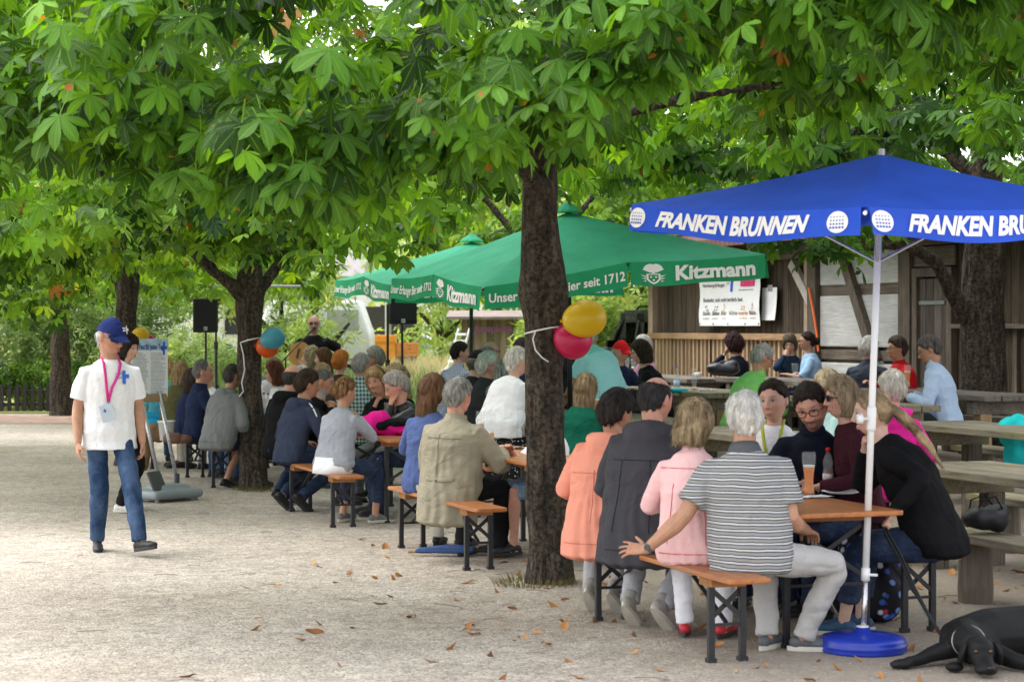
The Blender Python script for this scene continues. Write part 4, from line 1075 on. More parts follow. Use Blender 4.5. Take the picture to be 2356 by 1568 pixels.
def parasol(name, label, base, tip, ring, mids, val, can, canv, group, scal=0.03, sag=.05):
    """ring: corner points in order; mids lifts the point between two corners (None: plain corners only)"""
    r = empty(name, base, 0, label, 'parasol', group); base = Vector(base)
    Q = []
    n = len(ring)
    for i in range(n):
        Q.append(Vector(ring[i]))
        if mids is not None: Q.append((Vector(ring[i]) + Vector(ring[(i + 1) % n])) / 2 + Vector((0, 0, mids)))
    tip = Vector(tip); m = len(Q); N = 10; mb = MB()
    for i in range(m):
        a, b = Q[i], Q[(i + 1) % m]; vs = []; fs = []
        for j in range(N + 1):
            s = j / N
            for k in range(N + 1):
                u = k / N; e = a.lerp(b, u); p = tip.lerp(e, s)
                p -= Vector((0, 0, sag * math.sin(PI * s) * .6 + sag * math.sin(PI * u) * s * .8)); vs.append(p - base)
        for j in range(N):
            for k in range(N):
                q = j * (N + 1) + k; fs.append((q, q + N + 1, q + N + 2, q + 1))
        mb.add(vs, fs)
    cv_ = mb.build('canopy', can, r, True)
    bm = bmesh.new(); bm.from_mesh(cv_.data); bmesh.ops.remove_doubles(bm, verts=bm.verts[:], dist=.002); bm.to_mesh(cv_.data); bm.free()
    fns = []
    for i in range(m):
        a, b = Q[i], Q[(i + 1) % m]; out = (b - a).cross(Vector((0, 0, 1))).normalized()
        if out.dot((a + b) / 2 - tip) < 0: out = -out
        def fn(u, v, a=a, b=b, out=out, off=0.0, i=i):      # u along, v 0 bottom .. 1 top
            e = a.lerp(b, u) - Vector((0, 0, sag * math.sin(PI * u) * .8))
            d = val + scal * math.sin(PI * u) - .012 * math.sin(u * 9 + i)
            return e - base - Vector((0, 0, (1 - v) * d)) + out * (off + .004 + (1 - v) * (.02 + .015 * math.sin(u * 11 + i * 2)))
        fns.append((fn, a, b)); mb = MB(); K = 22; g = .012
        vs = [fn(g + (1 - 2 * g) * k / K, j / 5) for j in range(6) for k in range(K + 1)]
        mb.add(vs, [(j * (K + 1) + k, j * (K + 1) + k + 1, (j + 1) * (K + 1) + k + 1, (j + 1) * (K + 1) + k) for j in range(5) for k in range(K)])
        mb.build('valance', canv, r, True)
    for i in range(m):
        mb = MB(); p = tip - Vector((0, 0, .06)); q = Q[i] - Vector((0, 0, .03)); mb.tube([p - base, (p.lerp(q, .5) - base) - Vector((0, 0, .05)), q - base], .011, 6); rb = mb.build('rib', M_whitepl if can is M_bluecan else M_blkpole, r)
        hub = base.lerp(tip, .78); mb = MB(); mb.tube([hub - base, p.lerp(q, .5) - base - Vector((0, 0, .06))], .009, 6); mb.build('strut', M_chrome, rb)
    return r, fns, Q
# --- the blue parasol
L_, F_, R_ = at(1450, 470, 11.35), at(1990, 476, 9.75), at(2590, 466, 10.80); B_ = L_ + R_ - F_
bb = Vector((1.932, 10.97, 0.0)); tipb = at(2028, 354, 11.05)
blue, fb, Qb = parasol('blue_parasol', 'blue parasol with white lettering on a white pole', bb, tipb, [L_, F_, R_, B_], None, .145, M_bluecan, M_bluecan, None, .012, .035)
def flip(fn, a, b, off):           # runs u from the side that is left when seen from outside
    return lambda u, v: fn(u, v, off=off)
for i, (fn, a, b) in enumerate(fb):
    f2 = flip(fn, a, b, .005)
    mb = MB(); text_on(mb, 'FRANKEN BRUNNEN', f2, .145, .80, .24, .80, .045, .28, CAPS); mb.build('lettering', M_white_print, blue)
    for u in (.05, .905):
        mb = MB(); mb.add([f2(u + .040 * math.cos(t) * (1 if math.cos(t) > 0 else .95), .50 + .40 * math.sin(t)) for t in [2 * PI * k / 24 for k in range(24)]], [tuple(range(24))])
        lo = mb.build('logo', M_white_print, blue); mb = MB(); f3 = flip(fn, a, b, .008)
        for y in range(4):
            for x in range(5):
                cx = u - .022 + x * .011; cy = .30 + y * .13; rr = .0042 - .0006 * y
                mb.add([f3(cx + rr * math.cos(t), cy + rr * 9.5 * math.sin(t)) for t in [2 * PI * k / 8 for k in range(8)]], [tuple(range(8))])
        mb.build('dots', plain('blue_dots', (.02, .05, .42), .6), lo)
ax = (tipb - bb)
mb = MB(); mb.tube([ax * .145, ax * .985], .019, 14); mb.build('pole', M_whitepl, blue, True)
mb = MB(); mb.tube([ax * .02, ax * .15], .016, 12); mb.build('lower_tube', M_chrome, blue, True)
mb = MB(); mb.tube([ax * .44, ax * .445, ax * .485, ax * .49], [.022, .026, .026, .022], 14); jn = mb.build('collar', M_whitepl, blue, True)
mb = MB(); k0 = ax * .465; mb.tube([k0 + Vector((-.02, -.01, 0)), k0 + Vector((-.075, -.02, 0))], .009, 8); mb.tube([k0 + Vector((-.055, -.02, 0)), k0 + Vector((-.085, -.024, 0))], [.03, .026], 12); mb.build('knob', M_whitepl, jn, True)
mb = MB(); mb.tube([ax * .14, ax * .165], .025, 12); c2 = mb.build('collar', M_whitepl, blue, True)
mb = MB(); k0 = ax * .152; mb.tube([k0, k0 + Vector((.06, -.03, 0))], .008, 8); mb.build('knob', M_whitepl, c2)
mb = MB(); mb.tube([ax * .98, ax * 1.010], [.02, .018], 10); mb.build('finial', plain('grey_cap', (.5, .5, .5), .5), blue)
mb = MB(); mb.lathe([(.02, .0), (.235, .0), (.243, .012), (.236, .022), (.243, .03), (.243, .045), (.234, .052), (.238, .06), (.225, .078), (.17, .092), (.05, .10), (.035, .13), (.02, .13)], 40)
mb.build('base', plain('blue_plastic', (.012, .035, .36), .35, .15, 8, spec=.5), blue, True)
mb = MB(); mb.lathe([(.018, .12), (.034, .125), (.034, .137), (.018, .14)], 16); mb.build('socket', M_whitepl, blue)
# --- the two green parasols
def crest(fn, u, s=.05):
    mb = MB(); q = lambda x, y: fn(u + x * s, .5 + y * .42)
    sh = [(-.5, 0), (.5, 0), (.5, -.55), (.25, -.85), (0, -1), (-.25, -.85), (-.5, -.55)]
    inn = [(x * .72, -.08 + (y) * .76) for x, y in sh]
    for k in range(7):
        j = (k + 1) % 7; mb.add([q(*sh[k]), q(*sh[j]), q(*inn[j]), q(*inn[k])], [(0, 1, 2, 3)])
    for x, y in ((-.18, -.3), (.18, -.3), (0, -.6)): mb.add([q(x + .09 * math.cos(t), y + .09 * math.sin(t)) for t in [PI / 3 * k for k in range(6)]], [tuple(range(6))])
    for s_ in (-1, 1):
        for k in range(6):
            a = .35 + k * .30; mb.add([q(s_ * .18, .1), q(s_ * (.25 + .55 * math.cos(a)), .15 + .8 * math.sin(a)), q(s_ * (.16 + .55 * math.cos(a + .16)), .18 + .82 * math.sin(a + .16))], [(0, 1, 2) if s_ > 0 else (2, 1, 0)])
        for k in range(3):
            a = -.2 - k * .45; mb.add([q(s_ * .52, -.2 - k * .22), q(s_ * (.62 + .3 * math.cos(a)), -.1 - k * .3), q(s_ * .55, -.34 - k * .22)], [(0, 1, 2)])
    mb.add([q(-.12, .05), q(.12, .05), q(.15, .4), (q(0, .95)), q(-.15, .4)], [(0, 1, 2, 3, 4)])
    return mb
def green(base, tip, ring, label):
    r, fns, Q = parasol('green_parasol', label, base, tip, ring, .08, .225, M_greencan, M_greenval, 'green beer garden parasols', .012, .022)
    for i, (fn, a, b) in enumerate(fns):
        f2 = flip(fn, a, b, .008)
        if i % 2 == 0:
            mb = MB(); text_on(mb, 'Unser Erlanger Bier seit 1712', f2, .04, .97, .28, .66, .022, 0, CAPS); mb.build('lettering', M_white_print, r)
        else:
            f0 = flip(fn, a, b, .011); sh_ = lambda u, v: f0(u + .010, v - .06)
            mb = MB(); text_on(mb, 'Kitzmann', f0, .33, .91, .22, .80, .04, 0, CAPS)
            mb.build('lettering', M_white_print, r); crest(f2, .17, .10).build('crest', M_white_print, r)
    base = Vector(base); tp_ = Vector(tip) - base
    mb = MB(); mb.tube([Vector((0, 0, .05)), tp_], .026, 12); mb.build('pole', M_blkpole, r, True)
    mb = MB(); mb.tube([tp_ * .999, tp_ + Vector((0, 0, .02)), tp_ + Vector((0, 0, .10))], [.16, .15, .03], 12); mb.build('vent_cap', M_greencan, r)
    mb = MB(); mb.box((0, 0, .035), (.62, .62, .07), bev=.015); mb.build('base', plain('concrete_slab', (.3, .29, .28), .9), r)
    return r
P2 = at(1110, 660, 19.0); P4 = Vector((2.56, 20.03, 2.51)); P0 = Vector((-1.32, 21.87, 2.315)); P6 = P0 + P4 - P2
bx, by = .62, 20.95
green((bx, by, gz(bx, by)), at(1307, 488, 20.95), [P0, P2, P4, P6], 'green parasol with white brewery lettering right behind the middle trunk')
P2 = at(905, 656, 24.5); P4 = Vector((1.41, 25.5, 2.42)); P0 = Vector((-2.42, 27.3, 2.42)); P6 = P0 + P4 - P2
bx, by = -.55, 26.45
green((bx, by, gz(bx, by)), at(1085, 556, 26.4), [P0, P2, P4, P6], 'rear green parasol half hidden behind the leaves and the other parasol')

# ================================================================ balloons and ribbons
def balloon(px, py, d, wpx, c, label, rot=0, hpx=None):
    r = wpx * d / FOC / 2; hz = (hpx or wpx * .92) * d / FOC / 2
    rt = empty('balloon', at(px, py, d), 0, label, 'balloon', 'balloons tied to the trunks')
    t = NT('rubber_' + label.split()[0] + str(px)); t.set(c, .32, None, 0, .5); tr = t.n('ShaderNodeBsdfTranslucent'); tr.inputs[0].default_value = (*c, 1)
    mx = t.n('ShaderNodeMixShader'); mx.inputs[0].default_value = .35; t.l(t.b.outputs[0], mx.inputs[1]); t.l(tr.outputs[0], mx.inputs[2]); t.l(mx.outputs[0], t.out.inputs[0])
    mb = MB(); M = Euler((0, R(rot), 0)).to_matrix(); prof = []
    for k in range(1, 24):
        a = PI * k / 24; z = math.cos(a); prof.append((hz * math.sin(a) * (1 + .06 * z), r * z * (1.0 if z > 0 else 1.06)))
    prof = [(q * 1.0, z) for q, z in prof]
    mb.lathe([(.002, r)] + prof + [(.004, -r * 1.06)], 28, (0, 0, 0), M); mb.build('skin', t.m, rt, True)
    mb = MB(); mb.lathe([(.006, -r * 1.04), (.012, -r * 1.16), (.003, -r * 1.13)], 10, (0, 0, 0), M); mb.build('knot', t.m, rt)
    return rt
balloon(1346, 733, 13.6, 100, (.72, .50, .01), 'yellow balloon on the middle trunk', 84, 87)
balloon(1318, 783, 13.72, 88, (.62, .015, .10), 'pink balloon under the yellow one on the middle trunk', 120, 84)
balloon(628, 778, 21.6, 57, (.09, .40, .52), 'pale blue balloon on the left trunk', 70, 50)
balloon(616, 797, 21.75, 52, (.80, .13, .01), 'orange balloon under the blue one on the left trunk', 95, 52)
balloon(323, 771, 25.3, 41, (.75, .52, .02), 'small yellow balloon on the trunk behind the man with the cap', 80, 38)
balloon(343, 782, 25.4, 26, (.60, .02, .12), 'small pink balloon half hidden behind the poster stand', 80, 26)
M_ribbon = plain('white_ribbon', (.7, .7, .68), .6)
def ribbon(pts, d, label, rad):
    mb = MB()
    for seg in pts: mb.tube([at(x, y, d + (q[0] if q else 0)) for x, y, *q in seg], rad, 6)
    tag(mb.build('ribbon', M_ribbon, None, True), label, 'ribbon')
ribbon([[(1300, 752, -.10), (1290, 751, -.15), (1265, 754, -.20), (1235, 760, -.19), (1212, 766, -.12), (1206, 768, 0)], [(1232, 761, -.19), (1226, 780, -.19), (1232, 805, -.2), (1247, 822, -.2), (1262, 832, -.2)]], 13.87, 'white ribbon tied round the middle trunk', .006)
ribbon([[(605, 777, 0), (590, 778, -.16), (570, 782, -.18), (553, 788, -.08)], [(553, 788, -.1), (560, 815, -.16), (563, 850, -.16), (556, 880, -.17), (560, 900, -.17), (550, 912, -.17)]], 21.9, 'thin white ribbon hanging down the left trunk', .008)

# ================================================================ sound gear
M_blkbox = plain('black_cabinet', (.013, .013, .014), .6, .15, 30); M_grille = plain('black_grille', (.008, .008, .009), .75, .2, 60)
def speaker(px, ytop, ybot, d, wpx, label):
    c = at(px, (ytop + ybot) / 2, d); W = wpx * d / FOC; Hh = (ybot - ytop) * d / FOC
    g = gz(c.x, c.y); r = empty('loudspeaker', (c.x, c.y, c.z - Hh / 2), R(8), label, 'loudspeaker', 'loudspeakers on stands')
    mb = MB(); prism(mb, [(-.18, 0), (.17, .02), (.17, Hh - .02), (-.18, Hh)], -W / 2, W / 2, .02); mb.build('cabinet', M_blkbox, r, True)
    mb = MB(); mb.box((0, -.186, Hh / 2 + .02), (W * .86, .012, Hh * .84), bev=.004); mb.build('grille', M_grille, r)
    mb = MB(); mb.box((0, -.195, Hh * .12), (.055, .008, .055)); bd = mb.build('badge', plain('badge_silver', (.5, .5, .5), .4), r)
    mb = MB(); text_on(mb, 'EV', lambda u, v: Vector((-.022 + u * .044, -.2005, Hh * .12 - .018 + v * .036)), 0, 1, 0, 1, .02, cap=CAPS); mb.build('letters', M_ink, bd)
    return r, c.x, c.y, g, c.z - Hh / 2
def stand(X, Y, g, top, label, name='speaker_stand', spread=.5, bar=None):
    r = empty(name, (X, Y, g), R(20), label, 'stand', 'tripod stands of the stage')
    h = top - g; mb = MB(); mb.tube([(0, 0, .15), (0, 0, h * .62)], .024, 10); mb.build('lower_tube', M_blkpole, r)
    mb = MB(); mb.tube([(0, 0, h * .6), (0, 0, h)], .018, 10); mb.build('upper_tube', M_blkpole, r)
    mb = MB(); mb.tube([(0, 0, h * .58), (0, 0, h * .63)], .034, 10); mb.build('clamp', M_blkbox, r)
    for k in range(3):
        a = k * 2.094; mb = MB(); mb.tube([(0.02 * math.cos(a), .02 * math.sin(a), .85), (spread * math.cos(a), spread * math.sin(a), .015)], .014, 8); lg = mb.build('leg', M_blkpole, r)
        mb = MB(); mb.tube([(0, 0, .25), (spread * .55 * math.cos(a), spread * .55 * math.sin(a), .39)], .008, 6); mb.build('stay', M_blkpole, lg)
    if bar:
        mb = MB(); mb.tube([(bar[0], 0, h), (bar[1], 0, h)], .022, 8); mb.build('crossbar', plain('grey_tube', (.3, .3, .31), .4, metal=.5), r)
    return r
s1, x, y, g, z = speaker(473, 686, 765, 31.0, 57, 'black loudspeaker high on a stand left of the left trunk'); stand(x, y + .02, g, z, 'black tripod under the left loudspeaker')
s2, x, y, g, z = speaker(925, 678, 746, 28.5, 64, 'black loudspeaker on a stand below the rear green parasol'); stand(x, y + .02, g, z, 'black tripod under the loudspeaker below the parasol')
p = at(497, 660, 32.2); stand(p.x, p.y, 0, p.z + .02, 'lighting stand with a long crossbar beside the left loudspeaker', 'lighting_stand', .5, (-.2, 1.4))
p = at(892, 700, 28.0); stand(p.x, p.y, 0, p.z, 'black tripod stand left of the loudspeaker below the parasol', 'lighting_stand', .45)
mb = MB(); prism(mb, [(-.25, 0), (.25, 0), (.25, .10), (-.05, .42), (-.25, .36)], -.33, .33, .015)
o = mb.build('stage_monitor', M_blkbox, None, True); p = at(648, 870, 27.6); o.location = (p.x, p.y, .68); o.rotation_euler.z = R(-4); tag(o, 'black floor monitor in front of the guitarist', 'monitor')
mb = MB(); mb.box((0, 0, .335), (.72, .6, .67), bev=.02); o = mb.build('flight_case', M_blkbox); o.location = (p.x, p.y, 0.0); tag(o, 'black case carrying the floor monitor', 'case')

# ================================================================ poster stand
M_alu = plain('silver_tube', (.48, .49, .5), .3, .06, metal=.6); M_greypl = plain('grey_plastic', (.25, .29, .31), .5, .1, spec=.4)
EXX, EYY = -3.53, 20.45
ps = empty('poster_stand', (EXX, EYY, 0), R(46), 'poster stand with two silver poles on a grey water filled base', 'poster stand')
mb = MB(); mb.box((0, 0, .075), (.62, .42, .10), bev=.045); mb.box((0, 0, .12), (.40, .30, .11), bev=.05); me = mb
o = MB(); bm_ = fuse(mb.v, mb.f, .015, 8); bm_.materials.append(M_greypl); link('base', bm_, ps)
for x in (-.24, .24):
    for y in (-.14, .14):
        mb = MB(); mb.tube([(x, y, 0), (x, y, .04)], .022, 8); mb.build('foot', M_greypl, ps)
mb = MB(); mb.box((-.22, -.10, .22), (.22, .02, .20), Euler((R(-25), 0, R(20)))); mb.build('plate', plain('dark_grey_plate', (.07, .07, .07), .6), ps)
for s in (-1, 1):
    mb = MB(); mb.tube([(s * .11, 0, .17), (s * .11, 0, .27)], .028, 10); cl = mb.build('socket', plain('dark_socket', (.05, .06, .07), .5), ps)
    mb = MB(); mb.tube([(s * .11, 0, .2), (s * .12 - .12, .16, 1.12)], .021, 10); mb.build('pole', M_alu, ps, True)
mb = MB(); mb.box((-.115, .155, 1.05), (.40, .035, .08), bev=.006); mb.build('ledge', M_newpost, ps)
mb = MB(); mb.box((-.115, .172, 1.36), (.46, .012, .60)); pb = mb.build('board', M_paper, ps)
pfn = lambda u, v, o_=0: Vector((-.345 + .46 * u, .164 - o_, 1.06 + .60 * v))
mb = MB(); mb.add([pfn(.0, .80, .001), pfn(1, .80, .001), pfn(1, 1, .001), pfn(0, 1, .001)], [(0, 1, 2, 3)]); mb.build('header', plain('pale_blue_print', (.40, .55, .68), .7, .3, 12), pb)
mb = MB(); text_on(mb, 'Fest für jeden Tag', lambda u, v: pfn(u, v, .004), .22, .86, .82, .91, .03, cap=CAPS); mb.build('lettering', plain('navy_print', (.05, .10, .30), .7), pb)
mb = MB()
for (u0, u1, v0, v1) in ((.86, .91, .72, .95), (.80, .97, .82, .87)): mb.add([pfn(u0, v0, .0045), pfn(u1, v0, .0045), pfn(u1, v1, .0045), pfn(u0, v1, .0045)], [(0, 1, 2, 3)])
mb.build('cross', M_blue_ink, pb)
mb = MB(); mb.add([pfn(.12 + .055 * math.cos(t), .88 + .05 * math.sin(t), .004) for t in [PI / 6 * k for k in range(12)]], [tuple(range(12))]); mb.build('emblem', plain('yellow_print', (.6, .4, .05), .7), pb)
mb = MB(); rr_ = random.Random(5)
for k in range(10):
    v = .05 + k * .073
    for c_ in (.05, .53): text_on(mb, ''.join(rr_.choice('aebnmoicrstu ') for _ in range(26)), lambda u, v_: pfn(u, v_, .003), c_, c_ + rr_.uniform(.34, .43), v, v + .028, .02); text_on(mb, ''.join(rr_.choice('aebnmoicrstu ') for _ in range(22)), lambda u, v_: pfn(u, v_, .003), c_, c_ + rr_.uniform(.25, .42), v + .034, v + .06, .02)
mb.build('schedule', plain('grey_print', (.35, .35, .38), .7), pb)

# ================================================================ things on the tables
M_glass = thin_glass('clear_glass', (.985, .99, .99), .07, (.8, .82, .82)); M_beer = plain('wheat_beer', (.62, .25, .03), .15, .1, 12, spec=.4)
def beer_mat(name, c):
    t = NT(name); t.set(c, .1, None, 0, .5); tr = t.n('ShaderNodeBsdfTranslucent'); tr.inputs[0].default_value = (*c, 1)
    mx = t.n('ShaderNodeMixShader'); mx.inputs[0].default_value = .5; t.l(t.b.outputs[0], mx.inputs[1]); t.l(tr.outputs[0], mx.inputs[2]); t.l(mx.outputs[0], t.out.inputs[0]); return t.m
M_beer = beer_mat('wheat_beer', (.95, .40, .02)); M_foam = plain('beer_foam', (.82, .78, .68), .9, .05)
GP = [(.034, 0), (.037, .012), (.034, .03), (.029, .055), (.028, .085), (.033, .14), (.040, .19), (.042, .225), (.040, .255)]
def gr(z):
    for (r0, z0), (r1, z1) in zip(GP, GP[1:]):
        if z0 <= z <= z1: return r0 + (r1 - r0) * (z - z0) / (z1 - z0)
    return GP[-1][0]
def beer(loc, fill, label, sc_=1.0, group='wheat beer glasses on the tables'):
    r = empty('beer_glass', loc, 0, label, 'beer glass', group); r.scale = (sc_,) * 3
    mb = MB(); out = GP; inn = [(q - .0025, z) for q, z in reversed(GP) if z > .02] + [(.02, .014)]
    mb.lathe([(.002, 0)] + out + inn, 20); mb.build('glass', M_glass, r, True)
    if fill > 0:
        zs = [.015 + (fill - .015) * k / 8 for k in range(9)]; mb = MB(); mb.lathe([(gr(z) - .004, z) for z in zs], 18); mb.build('beer', M_beer, r, True)
        mb = MB(); mb.lathe([(gr(fill) - .0045, fill + .0005), (gr(fill + .014) - .004, fill + .014)], 18); mb.build('foam', M_foam, r, True)
    return r
def on(px, py, hgt, g=None):
    """the point seen at (px, py) on a surface hgt above the ground"""
    d = (EYE - hgt) * FOC / (py - 752)
    for _ in range(6):
        X = (px - 1178) * d / FOC; d = (EYE - hgt - (gz(X, d))) * FOC / (py - 752)
    X = (px - 1178) * d / FOC; return Vector((X, d, hgt + gz(X, d)))
TB = .771; WTZ = .761
beer(on(1861, 1140, TB), .165, 'tall wheat beer beside the red capped bottle on the front table', 1.03)
p = on(1905, 1122, TB)
bt = empty('plastic_bottle', p, 0, 'clear plastic bottle with red cap and orange label', 'bottle')
mb = MB(); pr = [(.030, 0), (.033, .01), (.032, .06), (.033, .115), (.027, .125), (.034, .145), (.034, .165), (.024, .20), (.013, .218), (.012, .232)]; mb.lathe([(.002, 0)] + pr + [(q - .002, z) for q, z in reversed(pr)], 18); mb.build('body', M_glass, bt, True)
mb = MB(); mb.lathe([(.0335, .035), (.0335, .095)], 18); mb.build('label', plain('orange_label', (.72, .16, .04), .5, .3, 30), bt, True)
mb = MB(); mb.lathe([(.0338, .055), (.0338, .09)], 18); mb.build('print', plain('white_label', (.7, .7, .7), .5, .3, 60), bt, True)
mb = MB(); mb.lathe([(.015, .228), (.016, .25), (.012, .254)], 14); mb.build('cap', plain('red_cap', (.62, .015, .02), .4), bt, True)
def plate(loc, label, r=.115):
    o = MB(); o.lathe([(.01, .002), (r * .6, .002), (r, .016), (r + .004, .015), (r * .62, -.0005), (.01, -.0005)], 28); o = o.build('paper_plate', M_paper, None, True); o.location = loc; tag(o, label, 'plate', 'white plates on the front table'); return o
pl1 = plate(on(1937, 1134, TB), 'white plate with crumbs beside the umbrella pole', .12); plate(on(1868, 1112, TB), 'white plate under the folded napkin')
def crumple(loc, sx, sy, h, label, mat, name, cat, seed, rz=0, group=None):
    rng = random.Random(seed); n = 9; vs = []; mb = MB()
    for j in range(n):
        for i in range(n): vs.append((sx * (i / (n - 1) - .5) + rng.uniform(-.004, .004), sy * (j / (n - 1) - .5), h * (.2 + .8 * abs(math.sin(i * 1.3 + seed) * math.cos(j * 1.1 + seed * 2))) + rng.uniform(0, h * .3)))
    mb.add(vs, [(j * n + i, j * n + i + 1, j * n + i + n + 1, j * n + i + n) for j in range(n - 1) for i in range(n - 1)])
    o = mb.build(name, mat, None, True); o.location = loc; o.rotation_euler.z = rz; tag(o, label, cat, group); return o
crumple(on(1873, 1143, TB) + Vector((0, 0, .002)), .22, .12, .006, 'flat white napkin under the tall wheat beer', M_paper, 'paper_napkin', 'napkin', 2, .4)
crumple(on(1838, 1116, TB) + Vector((0, 0, .012)), .09, .08, .07, 'crumpled white napkin on the rear plate', M_paper, 'paper_napkin', 'napkin', 3)
beer(on(893, 984, TB), .095, 'half empty wheat beer in front of the smiling woman')
beer(on(1129, 1022, TB), .09, 'nearly empty wheat beer in the hand of the man in the beige jacket', 1.05)
beer(on(1106, 1012, TB), .14, 'wheat beer left of the one held by the beige jacket man')
beer(on(1200, 1004, TB), .0, 'empty beer glass at the edge of the middle trunk')
beer(on(1371, 957, WTZ), .16, 'wheat beer right of the woman in the green sweater')
beer(on(1597, 905, WTZ), .03, 'empty wheat glass next to the turquoise case')
beer(on(1829, 916, WTZ), .0, 'empty wheat glass beside the writing hand')
beer(on(2067, 888, WTZ), .19, 'full wheat beer in front of the red jacket, left one'); beer(on(2088, 894, WTZ), .17, 'full wheat beer in front of the red jacket, right one'); beer(on(2026, 880, WTZ), .17, 'wheat beer half hidden by the parasol pole')
beer(on(1457, 862, WTZ), .11, 'wheat beer held in front of the laughing woman'); beer(on(1443, 858, WTZ), 0, 'empty glass left of the laughing woman')
beer(on(653, 966, TB), .0, 'empty glass in front of the woman with brown hair and glasses')
def water(loc, label):
    r = empty('water_bottle', loc, 0, label, 'bottle', 'clear water bottles'); pr = [(.032, 0), (.036, .01), (.036, .15), (.030, .18), (.015, .23), (.013, .27)]
    mb = MB(); mb.lathe([(.002, 0)] + pr + [(q - .002, z) for q, z in reversed(pr)], 16); mb.build('body', M_glass, r, True)
    mb = MB(); mb.lathe([(.0367, .04), (.0367, .11)], 16); mb.build('label', plain('blue_label', (.35, .50, .70), .5, .4, 40), r, True)
    mb = MB(); mb.lathe([(.015, .268), (.015, .285), (.01, .287)], 12); mb.build('cap', plain('blue_cap', (.03, .12, .55), .4), r, True)
water(on(607, 962, TB), 'clear water bottle nearest the left trunk'); water(on(617, 964, TB), 'clear water bottle second from the left trunk')
water(on(1557, 897, WTZ), 'clear water bottle next to the empty wheat glass')
# turquoise case, blue lid, napkin, mug, handbag, tablet, spectacles
mb = MB(); mb.tube([(-.13, 0, .03), (-.1, 0, .032), (.1, .01, .032), (.13, .01, .028)], [.022, .034, .033, .02], 12, flat=.8); o = mb.build('glasses_case', cloth('turquoise_case', (.02, .38, .42)), None, True); o.location = on(1558, 909, WTZ); tag(o, 'turquoise soft case on the mossy table', 'case')
mb = MB(); mb.lathe([(.017, 0), (.017, .012), (.012, .014)], 12); o = mb.build('bottle_cap', plain('blue_cap', (.03, .12, .55), .4)); o.location = on(1612, 909, WTZ); tag(o, 'blue bottle cap beside the empty wheat glass', 'cap')
crumple(on(1628, 907, WTZ), .20, .10, .012, 'white napkin behind the empty wheat glass', M_paper, 'paper_napkin', 'napkin', 6)
mg = empty('white_cup', on(1586 + 20, 868, WTZ), 0, 'white cup on the dark table near the handbag', 'cup')
mb = MB(); mb.lathe([(.03, 0), (.045, .02), (.055, .07), (.052, .07), (.03, .012)], 18); mb.build('bowl', M_whitepl, mg, True); mb = MB(); mb.tube([(-.05, 0, .055), (-.08, 0, .05), (-.08, 0, .025), (-.045, 0, .02)], .006, 6); mb.build('handle', M_whitepl, mg, True)
def blob(parts, vox, mat, name, label, cat, loc, rz=0, fold=.006, it=4, seed=1):
    mb = MB()
    for c, r in parts: mb.ball(c, r, 14, 10)
    me = fuse(mb.v, mb.f, vox, it); p = get_co(me); nn = get_no(me); set_co(me, p + nn * (snoise(p, (18, 18, 18), seed) * fold)[:, None])
    me.materials.append(mat); o = link(name, me); o.location = loc; o.rotation_euler.z = rz; tag(o, label, cat); return o
hb = blob([((0, 0, .09), (.24, .12, .09)), ((-.1, 0, .12), (.14, .10, .07)), ((.1, .02, .15), (.12, .09, .08))], .012, plain('black_leather', (.012, .013, .016), .35, .2, spec=.5), 'handbag', 'slouchy black handbag on the dark table', 'handbag', on(1665, 866, WTZ), .1)
mb = MB(); mb.tube([(-.12, 0, .14), (-.02, .02, .21), (.1, .02, .20), (.17, 0, .14)], .010, 8); mb.build('strap', plain('black_leather', (.012, .013, .016), .35), hb, True)
p = on(1163, 1031, TB); tb_ = empty('tablet', p, R(-3), 'black tablet in a case on the middle table', 'tablet'); mb = MB(); mb.box((0, 0, .006), (.26, .18, .011), bev=.004); mb.build('cover', M_blkbox, tb_); mb = MB(); mb.box((0, 0, .0125), (.23, .15, .001)); mb.build('screen', plain('dark_screen', (.03, .035, .04), .08, spec=.6), tb_)
sp_ = empty('spectacles', p + Vector((-.01, 0, .014)), R(10), 'pair of spectacles lying on the tablet', 'spectacles')
mb = MB()
for s in (-1, 1):
    mb.tube([(s * .033 + .028 * math.cos(t), -.02, .02 + .02 * math.sin(t)) for t in [2 * PI * k / 14 for k in range(15)]], .0028, 6); mb.bar((s * .062, -.02, .025), (s * .045, .11, .004), .004, .005)
mb.build('frame', M_ink, sp_)
mb = MB(); mb.box((0, 0, .006), (.15, .025, .01), bev=.003); o = mb.build('pen_case', M_blkbox); o.location = on(1200, 1033, TB); tag(o, 'slim black pen case right of the tablet', 'case')
# jackets and bags
M_pink = cloth('hot_pink', (.72, .012, .26), .6); M_blk = cloth('black_cloth', (.012, .012, .014)); 
p = on(888, 1000, TB); pj = blob([((-.16, 0, .08), (.14, .12, .10)), ((-.06, .0, .14), (.11, .11, .09)), ((.06, .03, .07), (.20, .14, .075)), ((.2, .0, .05), (.14, .13, .055)), ((-.22, -.05, .03), (.09, .09, .045))], .012, M_pink, 'pink_jacket', 'hot pink jacket heaped on the table in front of the smiling woman', 'jacket', p, 0, .012, 3, 4)
mb = MB(); mb.ball((.09, -.02, .115), (.17, .10, .05), 16, 10); mb.ball((-.03, -.08, .10), (.06, .04, .05), 12, 8); me = fuse(mb.v, mb.f, .012, 3); q = get_co(me); set_co(me, q + get_no(me) * (snoise(q, (22, 22, 22), 5) * .009)[:, None]); me.materials.append(M_blk); link('lining', me, pj)
bj = blob([((0, 0, .12), (.16, .12, .11)), ((-.1, -.1, -.02), (.10, .05, .16)), ((.08, -.08, .03), (.13, .07, .1))], .014, cloth('bright_blue', (.02, .30, .55)), 'blue_jacket', 'bright blue jacket hanging over the end of the far bench', 'jacket', on(338, 985, .475), 0, .014, 3, 6)
